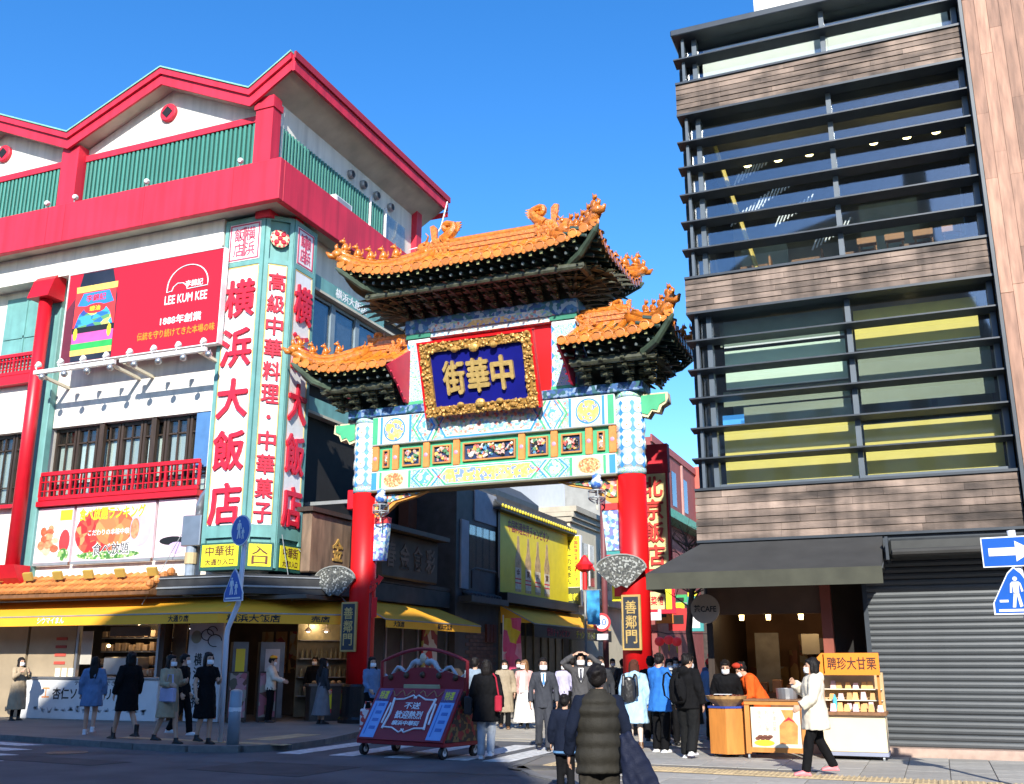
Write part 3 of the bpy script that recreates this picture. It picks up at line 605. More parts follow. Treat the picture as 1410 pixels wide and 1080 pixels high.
# ---------------------------------------------------------------- yellow awnings
def awning(name, label, path_top, path_bot, drop, m, texts=(), mval=None, tm=BLACK, endcaps=True):
    a = thing(name, label, 'awning', V(path_bot[0]))
    sh = MB(); n = len(path_top)
    for i in range(n-1):
        for k in range(4):
            p0, p1 = V(path_top[i]).lerp(V(path_top[i+1]), k/4), V(path_top[i]).lerp(V(path_top[i+1]), (k+1)/4)
            q0, q1 = V(path_bot[i]).lerp(V(path_bot[i+1]), k/4), V(path_bot[i]).lerp(V(path_bot[i+1]), (k+1)/4)
            m0, m1 = (p0+q0)/2-Z_*.025, (p1+q1)/2-Z_*.025
            for A, B, Cc, D in ((p0, p1, m1, m0), (m0, m1, q1, q0)): sh.add([A, B, Cc, D, A-Z_*.012, B-Z_*.012, Cc-Z_*.012, D-Z_*.012], [(0, 1, 2, 3), (7, 6, 5, 4)])
    if endcaps:
        for j in (0, -1):
            p, q = V(path_top[j]), V(path_bot[j]); sh.add([p, q, V((p.x, p.y, q.z))], [(0, 1, 2)])
    sh.build('canopy', m, a)
    vl = MB()
    for i in range(n-1):
        p, q = V(path_bot[i]), V(path_bot[i+1]); vl.add([p, q, q-Z_*drop, p-Z_*drop], [(0, 1, 2, 3)])
    vl.build('valance', mval or m, a)
    for t, seg, f, w_, h_ in texts:
        p, q = V(path_bot[seg]), V(path_bot[seg+1]); e = (q-p).normalized(); nn = e.cross(Z_)
        write(t, p.lerp(q, f)-Z_*drop*.55+nn*.004, w_, h_, e, Z_, tm, a, .004, .02)
    fr = MB()
    for i in range(n): fr.tube([V(path_bot[i])-Z_*.03, V(path_top[i])-Z_*.05], .02, 6)
    fr.tube([V(p)-Z_*.03 for p in path_bot], .02, 6).build('frame', GREYM, a)
    return a
awning('awning', 'long yellow shop awning wrapping round the restaurant corner', [(-29, 22.45, 3.3), (-16.9, 22.45, 3.3), (-14.7, 24.65, 3.3)], [(-29, 21.3, 2.84), (-16.7, 21.3, 2.84), (-14.45, 23.55, 2.84)], .28, YEL,
       [('大通り店', 0, .9, .65, .17), ('横浜大飯店', 1, .28, 1.35, .2), ('売店', 1, .82, .5, .16)])
write('シウマイまん', (-22.25, 21.296, 2.7), .95, .16, X_, Z_, WHITE2, bpy.data.objects['awning'], .004, .03)
awning('awning', 'short yellow awning on the lane just past the gate', [(-14.75, 24.6, 3.3), (-14.75, 29.6, 3.3)], [(-13.95, 25.0, 2.78), (-13.75, 31.0, 2.78)], .25, YEL, [('大飯店', 0, .12, .6, .16), ('横浜大飯店', 0, .58, .95, .17)])
for p, q in (((-18.9, 22.3, 5.0), (-19.6, 21.8, 3.1)), ((-15.9, 22.7, 4.9), (-15.6, 22.9, 3.15)), ((-15.9, 23.5, 4.6), (-14.5, 23.9, 3.1))):
    MB().tube([p, q], .012, 5).build('awning_stay', GREYM, LB)
# ---------------------------------------------------------------- ground floor shop
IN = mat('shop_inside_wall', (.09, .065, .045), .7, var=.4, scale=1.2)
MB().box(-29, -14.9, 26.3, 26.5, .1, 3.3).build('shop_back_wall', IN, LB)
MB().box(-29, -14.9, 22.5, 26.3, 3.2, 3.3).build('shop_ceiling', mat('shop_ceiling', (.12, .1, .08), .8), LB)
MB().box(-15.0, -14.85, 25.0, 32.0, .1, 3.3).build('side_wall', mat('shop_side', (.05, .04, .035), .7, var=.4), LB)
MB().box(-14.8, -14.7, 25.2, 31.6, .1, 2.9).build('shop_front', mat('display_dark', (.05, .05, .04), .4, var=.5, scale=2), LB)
for i in range(6):
    f = MB().box(-14.7, -14.66, 25.3+i*1.0, 25.38+i*1.0, .1, 2.9).build('mullion', STEEL, LB)
MB().box(-14.69, -14.64, 28.6, 29.6, 1.2, 2.7).build('poster', cells('poster_print', [(.6, .05, .04), (.7, .65, .6), (.3, .05, .04), (.5, .4, .1)], 4), LB)
BEI = mat('beige_tile_wall', (.33, .26, .17), .6, var=.12, scale=2)
MB().box(-29, -24.3, 22.5, 22.7, .1, 3.3).build('wall', BEI, LB)
MB().box(-24.22, -22.5, 22.52, 22.7, .1, 3.3).build('wall', BEI, LB)
for k in range(4): MB().box(-23.2, -22.8, 22.5, 22.518, 1.55+k*.22, 1.63+k*.22).build('menu_strip', mat('strip_red', (.45, .06, .04), .6, pvar=.4), LB)
for k in range(3): MB().box(-23.1+k*.24, -22.93+k*.24, 22.49, 22.517, 1.0, 1.45).build('menu_strip', mat('strip_pale', (.6, .6, .5), .6, pvar=.2), LB)
ct = thing('serving_counter', 'white serving counter with black brush lettering under the yellow awning', 'counter', (-21.4, 22.2, .1))
MB().bev(-23.85, -19.05, 22.05, 22.49, .1, 1.16, .02).build('body', mat('counter_white', (.66, .66, .64), .5, var=.05), ct)
MB().bev(-23.9, -19.0, 22.0, 22.49, 1.16, 1.22, .01).build('top', STEEL, ct)
write('杏仁ソフトクリーム', (-21.3, 22.048, .78), 2.7, .3, X_, Z_, BLACK, ct, .003, .04)
write('テイクアウトできます', (-21.0, 22.048, 1.06), 1.8, .12, X_, Z_, BLACK, ct, .003, .01)
write('工', (-22.9, 22.048, .8), .26, .26, X_, Z_, mat('letter_orange', (.75, .25, .05), .5), ct, .003, .03)
random.seed(5)
for k in range(16):
    x = -23.2+k*.25; MB().prism([(x+.1*math.cos(a), 22.05, .35+random.uniform(-.03, .05)+.07*math.sin(a*2+k)) for a in [j*1.05 for j in range(6)]], (0, -.003, 0)).build('print', mat('ink_wash', (.4, .42, .44), .6), ct)
sw_ = thing('takeaway_window', 'dark takeaway window with food display above the white counter', 'window', (-20.8, 22.6, 1.2))
MB().box(-22.45, -22.37, 22.5, 22.62, 1.22, 2.75).box(-19.6, -19.52, 22.5, 22.62, 1.22, 2.75).box(-22.37, -19.6, 22.5, 22.62, 2.6, 2.75).build('frame', STEEL, sw_)
MB().box(-22.37, -19.6, 23.5, 23.6, 1.2, 2.8).build('back', DARK, sw_)
MB().box(-22.3, -21.9, 22.55, 22.56, 1.55, 2.45).build('menu', mat('menu_paper', (.45, .42, .36), .7), sw_)
MB().bev(-21.6, -20.4, 22.7, 23.2, 1.25, 1.75, .03).build('steamer', STEEL, sw_)
MB().box(-21.3, -19.9, 22.54, 22.56, 2.3, 2.55).build('menu', mat('menu_dark', (.08, .08, .07), .5), sw_)
for k in range(5): MB().ell((-20.2+k*.13, 22.8, 1.35), .06, .06, .08, 8, 5).build('bun', mat('bun', (.5, .38, .24), .6), sw_)
bl = mat('warm_bulb', (1, .62, .25), .4, emit=5)
MB().ell((-21.5, 22.75, 2.05), .06, .05, .05, 8, 5).build('lamp', bl, sw_)
for x in (-19.2, -18.9, -18.6):
    l_ = thing('pendant_lamp', 'small white pendant lamp hanging in the shop doorway, %s' % {-19.2: 'left of three', -18.9: 'middle of three', -18.6: 'right of three'}[x], 'lamp', (x, 23.0, 2.5), group='doorway pendant lamps')
    MB().lathe((x, 23.0, 2.5), [(.09, 0), (.06, .07), (.02, .1), (.008, .7)], 10).build('shade', LAMPW, l_)
    MB().ell((x, 23.0, 2.5), .04, .04, .03, 8, 5).build('bulb', mat('cool_bulb', (.9, .95, 1), .4, emit=4), l_)
MB().box(-19.5, -19.35, 22.5, 22.8, .1, 3.2).build('door_post', DKWOOD, LB)
MB().box(-19.35, -18.9, 22.85, 22.9, .1, 2.9).build('door_leaf', mat('ochre_door', (.16, .1, .05), .6, var=.3), LB)
random.seed(41)
for i, x in enumerate((-22.2, -21.75, -21.3, -20.85, -20.4, -19.95)):
    MB().box(x, x+.34, 22.5, 22.508, 2.62, 3.1).build('header_poster', cells('header_print%d' % (i % 3), [(.5, .05, .04), (.6, .5, .3), (.15, .08, .04), (.55, .25, .06), (.5, .48, .4)], 5+i % 3*2), LB)
for i in range(14): MB().bev(-22.3+i*.19, -22.16+i*.19, 22.75, 22.9, 1.24, 1.36+.1*random.random(), .01).build('goods', mat('goods', (.45, .2, .08), .5, pvar=.6), sw_)
for i in range(3): MB().box(-22.3, -19.7, 23.3, 23.45, 1.5+i*.38, 1.53+i*.38).build('shelf', GREYM, sw_)
for i in range(30): MB().bev(-22.25+(i % 10)*.25, -22.08+(i % 10)*.25, 23.25, 23.4, 1.54+(i//10)*.38, 1.7+(i//10)*.38+.08*random.random(), .01).build('goods', mat('goods2', (.4, .3, .2), .5, pvar=.7), sw_)
for i, (x, y) in enumerate(((-21.0, 22.9), (-20.2, 22.9), (-17.6, 23.6), (-16.9, 24.3), (-16.2, 25.0))): MB().ell((x, y, 2.75), .07, .07, .06, 8, 5).build('ceiling_lamp', mat('warm_bulb', (1, .62, .25), .4, emit=5), LB)
for i in range(8): MB().box(-18.9+i*.5, -18.5+i*.5, 26.27, 26.298, 1.3, 2.5).build('wall_poster', cells('wall_print%d' % (i % 3), [(.3, .05, .04), (.4, .3, .15), (.1, .06, .04), (.35, .2, .08), (.4, .38, .3)], 3+i % 3), LB)
bn = thing('standing_banner', 'white banner panel with black vertical brush characters beside the corner shop door', 'banner', (-17.8, 22.3, .1))
MB().bev(-18.35, -17.25, 22.28, 22.36, .12, 2.6, .01).build('panel', mat('banner_grey_white', (.5, .5, .5), .6), bn)
write('横浜名物', (-18.0, 22.277, 1.15), .24, 1.4, X_, Z_, BLACK, bn, .003, .05, vert=True)
cl = MB()
for k, (x, z, r) in enumerate(((-17.75, 2.3, .2), (-17.5, 2.15, .22), (-17.6, 2.4, .16))):
    cl.tube([(x+r*math.cos(a), 22.272, z+r*.7*math.sin(a)) for a in [j*.5 for j in range(11)]], .012, 5)
cl.build('cloud_print', BLACK, bn)
MB().lathe((-18.1, 22.278, 2.25), [(.17, 0), (.17, .004)], 16, (0, -1, 0)).build('emblem', mat('emblem_olive', (.25, .24, .16), .6), bn)
MB().box(-17.6, -17.3, 22.27, 22.278, .2, .5).build('print', mat('print_orange', (.5, .1, .03), .6), bn)
# chamfer corner: open shop with racks and steel case
ch = lambda t, d=0: V((-17.2+t-d*.7071, 22.5+t+d*.7071, 0))
EC = V((.7071, .7071, 0)); NC = V((.7071, -.7071, 0))
for k, t in enumerate((.18, .72)):
    p = thing('menu_board', ('framed menu board with pink photos standing outside the corner shop', 'framed brown menu board with dish photos outside the corner shop')[k], 'sign', ch(t, -.25)+Z_*.1)
    c = ch(t, -.25)
    MB().obox(c+Z_*.75, EC*.25, NC*.03, Z_*.62).build('frame', DKWOOD, p)
    MB().obox(c+Z_*.78+NC*.032, EC*.21, NC*.004, Z_*.55).build('photo', cells('menu_photo%d' % k, [(.35, .1, .12), (.3, .25, .2), (.12, .05, .03), (.4, .2, .22), (.1, .08, .05)], 7-k*2), p)
    for s in (-1, 1): MB().obox(c+EC*s*.2+Z_*.14-NC*.05, EC*.02, NC*.1, Z_*.05).build('foot', DKWOOD, p)
for k, t in enumerate((.25, .85)):
    p = thing('steamer_cabinet', ('narrow steel cabinet with a yellow notice in the corner shop', 'wide steel cabinet with a pale notice in the corner shop')[k], 'cabinet', ch(t, .6)+Z_*.1)
    c = ch(t, .6); w_ = .2 if k == 0 else .32
    MB().obox(c+Z_*1.15, EC*w_, NC*.25, Z_*.98).build('body', mat('dull_steel', (.16, .165, .17), .4, metal=.5, var=.2), p)
    MB().obox(c+Z_*1.65+NC*.256, EC*(w_*.6), NC*.004, Z_*.3).build('notice', YELS if k == 0 else mat('notice_blue', (.45, .5, .55), .6), p)
sc = thing('display_case', 'low dark display case with a yellow price card in the corner shop', 'display case', ch(1.85, -.1)+Z_*.1)
c = ch(1.85, -.1)
MB().obox(c+Z_*.55, EC*.5, NC*.3, Z_*.44).build('body', mat('case_dark', (.06, .055, .05), .4, var=.3), sc)
MB().obox(c+Z_*1.02, EC*.55, NC*.34, Z_*.03).build('top', mat('case_top', (.18, .15, .12), .3), sc)
MB().obox(c+Z_*.62+NC*.305-EC*.1, EC*.17, NC*.004, Z_*.3).build('price_card', YELS, sc)
MB().obox(c+Z_*.36+NC*.311-EC*.1, EC*.17, NC*.003, Z_*.05).build('price_band', SIGNRED, sc)
MB().obox(c+Z_*.86+NC*.311-EC*.1, EC*.17, NC*.003, Z_*.05).build('price_band', SIGNRED, sc)
for k in range(5): MB().ell(c+EC*(-.35+k*.17)+Z_*1.08, .07, .07, .05, 8, 5).build('tray_item', mat('tray_food', (.4, .25, .1), .6, pvar=.3), sc)
gs = thing('glass_shelf', 'tall lit glass shelf of bottles at the right end of the corner shop', 'shelf', ch(2.2, 1.2)+Z_*.1)
c = ch(2.0, 1.3)
MB().obox(c+Z_*1.45, EC*.8, NC*.05, Z_*1.3).build('back', mat('shelf_back', (.2, .19, .13), .5, var=.3, scale=3), gs)
for k in range(4): MB().obox(c+Z_*(.7+k*.5)+NC*.2, EC*.78, NC*.15, Z_*.015).build('board', GREYM, gs)
bot = MB().lathe((0, 0, 0), [(.035, 0), (.035, .16), (.014, .21), (.014, .27)], 8).mesh('bottle', mat('bottle_pale', (.3, .3, .2), .2, pvar=.5))
for k in range(3):
    for i in range(11): put('bottle', bot, gs, Matrix.Translation(c+Z_*(.72+k*.5)+NC*.22+EC*(-.68+i*.135)))
for i, t in enumerate((1.5, 1.85, 2.2)):
    l_ = thing('pendant_lamp', 'small pendant lamp over the corner shop display case, %s' % ('left of three', 'middle of three', 'right of three')[i], 'lamp', ch(t, .3)+Z_*2.4, group='corner shop pendant lamps')
    MB().lathe(ch(t, .3)+Z_*2.42, [(.1, 0), (.06, .08), (.02, .11), (.008, .75)], 10).build('shade', LAMPW, l_)
    MB().ell(ch(t, .3)+Z_*2.42, .045, .045, .03, 8, 5).build('bulb', MATS['cool_bulb'], l_)
ws = thing('carved_sign', 'weathered carved wooden shop sign on the wall left of the gate', 'sign', (-15.3, 23.7, 3.9))
MB().bev(-15.4, -15.1, 22.85, 24.9, 3.9, 5.5, .03).build('board', mat('weathered_brown_board', (.2, .13, .08), .7, var=.4, scale=2, stretch=(3, 3, .7)), ws)
MB().box(-15.5, -15.0, 22.75, 25.0, 5.5, 5.62).build('hood', DKWOOD, ws)
write('金', (-15.098, 24.2, 4.6), .5, .6, Y_, Z_, GOLD, ws, .03, .03)

def lamp_light(name, loc, w, parent):
    """the light of a lit lamp"""
    l_ = bpy.data.lights.new(name, 'POINT'); l_.energy = w; l_.color = (1, .68, .36); l_.shadow_soft_size = .06
    o = bpy.data.objects.new(name, l_); COL.objects.link(o); o.parent = parent; o.location = V(loc)-ORG.get(parent.name, V((0, 0, 0))); return o
lamp_light('lamp_glow', (-20.6, 22.9, 2.62), 14, LB); lamp_light('lamp_glow', (-16.2, 25.0, 2.6), 12, LB); lamp_light('lamp_glow', (-15.2, 24.0, 2.35), 7, LB)
# ---------------------------------------------------------------- the paifang gate
GC = V((-10.22, 23.7, 0)); GX0, GX1 = -13.95, -6.5
G = thing('paifang_gate', 'ornate red columned ceremonial gate with three orange tiled roofs over the lane', 'gate', (-10.22, 23.7, 0))
ORN = cells('mosaic_paint', [(.75, .4, .1, 0), (.72, .72, .62, .1), (.06, .32, .7, .24), (.72, .74, .68, .38), (.1, .42, .55, .48), (.72, .72, .62, .6), (.2, .5, .3, .7)], 13, .45, dist=True)
ORN2 = cells('flower_paint', [(.75, .45, .12, 0), (.8, .8, .72, .14), (.2, .5, .42, .34), (.8, .8, .72, .44), (.12, .4, .72, .62)], 6.5, .45, dist=True)
PBLUE = mat('paint_azure', (.05, .28, .78), .45, var=.08); PWHT = mat('paint_ivory', (.68, .73, .72), .45, var=.06)
PGRN = mat('paint_green', (.07, .42, .2), .45, var=.1); PNAVY = mat('paint_navy', (.01, .03, .1), .5, var=.3)
PBLUE2 = mat('paint_pale_blue', (.3, .52, .8), .45); PGRN2 = mat('paint_pale_green', (.5, .66, .52), .45)
PORG = mat('paint_orange', (.74, .25, .06), .45, var=.15, scale=8)
DRG = cells('dragon_paint', [(.78, .55, .15), (.75, .5, .12), (.2, .3, .75), (.78, .6, .25), (.75, .5, .12)], 16, .4)
DRG2 = cells('coral_paint', [(.78, .6, .3), (.7, .22, .08), (.75, .4, .15), (.65, .15, .06)], 26, .45)
CLOUD = cells('cloud_paint', [(.6, .62, .48), (.25, .5, .62), (.7, .7, .6), (.6, .24, .18), (.36, .58, .34), (.68, .7, .6), (.2, .4, .66)], 15, .45)
CARV = cells('carved_paint', [(.65, .42, .1), (.6, .12, .1), (.1, .3, .5), (.7, .66, .55), (.1, .25, .12), (.65, .35, .3), (.02, .02, .02)], 11, .4, bump=.6)
BRK = mat('bracket_green_black', (.065, .07, .045), .5, var=.5, scale=6)
BRKG = mat('bracket_gold_line', (.45, .34, .13), .5, var=.3)
def gp(name, m, parent=None): return lambda mb, **k: mb.build(name, m, parent or G, **k)
def patch(name, m, pts, parent, y, d):
    return MB().prism([(x, y, z) for x, z in pts], (0, -d, 0)).build(name, m, parent)
# columns
for x in (GX0, GX1):
    MB().lathe((x, 23.7, 0), [(.52, .02), (.52, .2), (.47, .26), (.45, 1.0), (.4, 1.06)], 28).build('plinth', mat('black_stone', (.012, .012, .013), .25, var=.2), G, smooth=False)
    cmesh = MB().lathe((x, 23.7, 0), [(.345, 1.06), (.345, 6.02)], 32).build('column', REDG, G, smooth=True)
    pc = MB().lathe((x, 23.7, 0), [(.35, 6.02), (.35, 8.06)], 32).build('painted_capital', PWHT, G, smooth=True)
    MB().lathe((x, 23.7, 0), [(.357, 6.02), (.357, 6.16)], 32).build('collar', ORN, pc, smooth=True)
    MB().lathe((x, 23.7, 0), [(.357, 7.93), (.357, 8.06)], 32).build('collar', ORN, pc, smooth=True)
    for k in range(4):          # round flowers, blue lozenges between
        for a in range(-3, 4):
            an = -math.pi/2+a*.86; d = V((math.cos(an), math.sin(an), 0)); zc = 6.36+k*.43
            o3 = V((x, 23.7, zc))
            MB().lathe(o3+d*.335, [(.145, 0), (.14, .02), (.02, .02)], 16, d).build('flower', PBLUE2, pc)
            MB().lathe(o3+d*.337, [(.13, 0), (.126, .024), (.02, .024)], 16, d).build('flower', PWHT, pc)
            MB().lathe(o3+d*.339, [(.085, 0), (.08, .026), (.02, .026)], 12, d).build('flower', PGRN2, pc)
            MB().lathe(o3+d*.341, [(.058, 0), (.054, .028), (.02, .028)], 10, d).build('flower', PWHT, pc)
            MB().lathe(o3+d*.343, [(.03, 0), (.02, .03)], 8, d).build('flower', PORG, pc)
            an2 = an+.43; d2 = V((math.cos(an2), math.sin(an2), 0)); t2 = V((-d2.y, d2.x, 0))
            MB().prism([V((x, 23.7, zc))+d2*.33+t2*u+Z_*w_ for u, w_ in ((0, .2), (.06, .14), (.03, 0), (.06, -.14), (0, -.2), (-.06, -.14), (-.03, 0), (-.06, .14))], d2*.024).build('lozenge', PBLUE, pc)
# beams
BX0, BX1 = GX0+.3, GX1-.3; FB = 23.38
def beam_paint(name, z0, z1, y, med, core, edge, edge2, thick):
    b = MB().bev(BX0, BX1, y, y+thick, z0, z1, .02).build(name, PWHT, G)
    zc = (z0+z1)/2; h = (z1-z0)/2-.03; cx = (BX0+BX1)/2
    yy = y
    patch('painted_ground', CLOUD if core is CLOUD else ORN, [(BX0+.02, zc-h), (BX1-.02, zc-h), (BX1-.02, zc+h), (BX0+.02, zc+h)], b, yy, .002)
    for s in (-1, 1):
        X = lambda t: cx+s*t
        W_ = (BX1-BX0)/2
        for a, c_, m in ((W_-.02, W_-.18, edge), (W_-.18, W_-.26, PWHT), (W_-.26, W_-.33, edge2), (W_-1.13, W_-1.2, edge2), (W_-1.05, W_-1.13, PWHT)):
            patch('paint_band', m, [(X(a), zc-h), (X(c_), zc-h), (X(c_), zc+h), (X(a), zc+h)], b, yy-.002, .003)
        patch('medallion_ground', mat('medallion_ivory', (.72, .68, .42), .5), [(X(W_-.33), zc-h), (X(W_-1.05), zc-h), (X(W_-1.05), zc+h), (X(W_-.33), zc+h)], b, yy-.002, .003)
        ring = [(X(W_-.69)+.33*math.cos(k*math.pi/12), zc+min(h-.01, .33)*math.sin(k*math.pi/12)) for k in range(24)]
        if med is DRG: patch('medallion_ring', PBLUE, ring, b, yy-.005, .003)
        patch('medallion', med, [(X(W_-.69)+.29*math.cos(k*math.pi/12), zc+min(h-.04, .29)*math.sin(k*math.pi/12)) for k in range(24)], b, yy-.008, .006)
        # chevrons
        for t0, wd, m in ((W_-1.22, .05, edge), (W_-1.33, .04, edge2), (W_-1.66, .05, edge2), (W_-1.73, .05, PWHT), (W_-1.8, .05, edge)):
            for sg in (1, -1):
                dz = h*sg; tp = .24 if t0 > W_-1.5 else -.2; a0 = t0-(tp if tp > 0 else 0); a1 = a0+tp
                patch('chevron', m, [(X(a0), zc+dz), (X(a0-wd), zc+dz), (X(a1-wd), zc), (X(a1), zc)], b, yy-.002, .004)
        patch('flower', ORN2, [(X(W_-1.6)+.17*math.cos(k*math.pi/8), zc+min(h-.06, .17)*math.sin(k*math.pi/8)) for k in range(16)], b, yy-.002, .006)
        patch('spear', mat('paint_spear_red', (.6, .05, .05), .5), [(X(W_-2.1), zc+.08), (X(W_-2.1), zc-.08), (X(W_-1.98), zc)], b, yy-.002, .006)
    c2 = (BX1-BX0)/2-2.0
    hex_ = [(cx-c2, zc), (cx-c2+.2, zc+h), (cx+c2-.2, zc+h), (cx+c2, zc), (cx+c2-.2, zc-h), (cx-c2+.2, zc-h)]
    patch('cartouche_edge', PBLUE if core is CLOUD else PGRN, hex_, b, yy-.002, .005)
    hx = [(cx+(x-cx)*.965, zc+(z-zc)*.87) for x, z in hex_]
    patch('cartouche_line', PWHT, hx, b, yy-.007, .003)
    patch('cartouche', core, [(cx+(x-cx)*.945, zc+(z-zc)*.78) for x, z in hex_], b, yy-.01, .004)
    return b
beam_paint('upper_beam', 7.26, 8.06, FB, DRG, CLOUD, PGRN, PBLUE, .64)
beam_paint('lower_beam', 6.03, 6.55, FB+.02, DRG2, DRG, PBLUE, PGRN, .6)
MB().bev(BX0, BX1, FB+.01, FB+.6, 5.98, 6.027, .01).build('beam_underside', mat('beam_under', (.12, .1, .05), .6), G)
# carved frieze between the beams
FZ0, FZ1 = 6.55, 7.26
MB().box(BX0, BX1, FB+.14, FB+.5, FZ0, FZ1).build('frieze_board', PGRN, G)
MB().box(BX0, BX1, FB+.08, FB+.14, FZ0, FZ0+.05).build('frieze_rail', PGRN, G)
random.seed(21)
def carving(x0, x1, parent_name):
    p = MB()
    for a, b, c, d in ((x0, x1, FZ0+.1, FZ0+.14), (x0, x1, FZ1-.16, FZ1-.12), (x0, x0+.04, FZ0+.14, FZ1-.16), (x1-.04, x1, FZ0+.14, FZ1-.16)): p.box(a, b, FB+.06, FB+.14, c, d)
    fr = p.build('carved_panel', mat('panel_frame_gold', (.5, .22, .06), .4, var=.2), G)
    MB().box(x0+.04, x1-.04, FB+.125, FB+.139, FZ0+.14, FZ1-.16).build('panel_back', PNAVY, fr)
    cv = MB()
    for k in range(int(26*(x1-x0)/.5)):
        r = random.uniform(.03, .07)
        cv.ell((random.uniform(x0+.08, x1-.08), FB+.1+random.uniform(-.02, .02), random.uniform(FZ0+.18, FZ1-.2)), r*random.uniform(.6, 1.5), .04, r, 6, 4, Matrix.Rotation(random.uniform(0, 3), 3, 'Y'))
    cv.build('carving', CARV, fr, kind='stuff')
def post(x):
    p = MB().bev(x-.09, x+.09, FB+.03, FB+.13, FZ0+.02, FZ1-.02, .015).build('frieze_post', PORG, G)
    MB().lathe((x, FB+.03, (FZ0+FZ1)/2), [(.06, 0), (.03, .015)], 8, (0, -1, 0)).build('rosette', mat('rosette_pink', (.7, .3, .4), .5), p)
gxs = [-3.35, -2.75, -1.75, -.85+.03]
cx = GC.x
for s in (-1, 1):
    for t in (3.33, 2.72, 1.8, .92+.0): post(cx+s*t)
    for a, b in ((2.93, 3.12), (1.98, 2.52), (1.09, 1.62)): carving(cx+s*a if s > 0 else cx-b, cx+s*b if s > 0 else cx-a, 0)
carving(cx-.74, cx+.74, 0)
# dark ledge, upper posts and tablet box
MB().bev(GX0-.45, GX1+.45, FB-.06, 24.1, 8.065, 8.3, .02).build('ledge', cells('ledge_paint', [(.02, .06, .2), (.04, .12, .3), (.02, .1, .12), (.2, .3, .45)], 12), G)
for s in (-1, 1):
    x = cx+s*2.1
    p = MB().bev(x-.34, x+.34, 23.42, 23.98, 8.305, 10.16, .02).build('upper_post', PWHT, G)
    patch('post_paint', ORN, [(x-.26, 8.4), (x+.26, 8.4), (x+.26, 10.06), (x-.26, 10.06)], p, 23.418, .003)
    for k in range(5):
        for q in (-1, 1):
            zc = 8.5+k*.36; patch('lozenge', PBLUE, [(x+q*.335, zc-.11), (x+q*.24, zc), (x+q*.335, zc+.11)], p, 23.414, .003)
    MB().box(x-.35, x+.35, 23.4, 24.0, 8.305, 8.4).build('post_band', PGRN, p)
    MB().box(x-.37, x+.37, 23.38, 24.0, 10.17, 10.3).build('post_cap', mat('cap_green', (.03, .2, .12), .5), p)
MB().box(cx-1.93, cx+1.93, 23.6, 23.75, 8.31, 10.16).build('back_board', REDG, G)
tb = MB().bev(cx-2.5, cx+2.5, 23.36, 24.05, 10.3, 10.72, .02).build('top_beam', cells('top_paint', [(.03, .1, .3), (.06, .2, .4), (.03, .15, .2), (.3, .45, .55)], 10), G)
patch('beam_strip', CLOUD, [(cx-1.9, 10.3), (cx+1.9, 10.3), (cx+1.6, 10.5), (cx-1.6, 10.5)], tb, 23.358, .003)
patch('beam_jewel', DRG, [(cx-.7, 10.3), (cx+.7, 10.3), (cx+.45, 10.46), (cx-.45, 10.46)], tb, 23.354, .004)
MB().box(cx-1.93, cx+1.93, 23.42, 23.7, 10.165, 10.298).build('under_beam', cells('under_paint', [(.75, .7, .5), (.5, .65, .7), (.75, .74, .66), (.3, .5, .65)], 14), G)
# tablet, leaning forward
pb, pt = V((cx, 23.12, 7.85)), V((cx, 22.52, 9.66)); up = (pt-pb).normalized(); nrm = X_.cross(up); H = (pt-pb).length; PW = 1.56; mid = (pb+pt)/2
TBL = MB().obox(mid-nrm*.05, X_*PW, nrm*.06, up*(H/2)).build('tablet', REDG, G)
MB().obox(mid+nrm*.02, X_*(PW-.26), nrm*.02, up*(H/2-.24)).build('tablet_field', mat('ultramarine', (.004, .006, .17), .6, var=.12, spec=.2), TBL)
MB().obox(mid-up*0+nrm*.05+X_*(PW+.03), X_*.03, nrm*.09, up*(H/2+.03)).obox(mid+up*(H/2+.03)+nrm*.05, X_*(PW+.06), nrm*.1, up*.03).obox(mid+nrm*.05-X_*(PW+.03), X_*.03, nrm*.09, up*(H/2+.03)).build('tablet_edge', REDG, TBL)
fr = MB()
for s in (-1, 1): fr.obox(mid+X_*s*(PW-.13)+nrm*.06, X_*.13, nrm*.06, up*(H/2)); fr.obox(mid+up*s*(H/2-.12)+nrm*.06, X_*(PW-.26), nrm*.06, up*.12)
GOLDC = mat('antique_gold', (.46, .25, .06), .38, metal=.3, var=.5, scale=18, bump=.3, bscale=30)
fr.build('tablet_frame', GOLDC, TBL)
random.seed(8); cvg = MB()
for k in range(620):
    side = random.random()
    if side < .62: u = random.uniform(-PW, PW); w_ = random.choice((-1, 1))*(H/2-random.uniform(0, .23))
    else: u = random.choice((-1, 1))*(PW-random.uniform(0, .24)); w_ = random.uniform(-H/2, H/2)
    r = random.uniform(.022, .055)
    cvg.ell(mid+X_*u+up*w_+nrm*random.uniform(.1, .15), r*random.uniform(.7, 1.6), r*.8, r, 6, 4, Matrix.Rotation(random.uniform(0, 3), 3, 'Y'))
cvg.build('gilded_carving', GOLDC, TBL, kind='stuff')
for u in (-.55, 0, .55):
    for s in (1, -1): MB().ell(mid+X_*u+up*s*(H/2-.24)+nrm*.16, .14 if u == 0 else .1, .1, .12 if u == 0 else .07, 10, 6).build('boss', GOLD, TBL)
LG = mat('letter_gold', (.62, .42, .14), .35, metal=.3, var=.2, scale=10)
for i, c_ in enumerate('街華中'): write(c_, mid+X_*(-.68+i*.68)+nrm*.042, .58, .84, X_, up, LG, TBL, .09, .06, 'character')
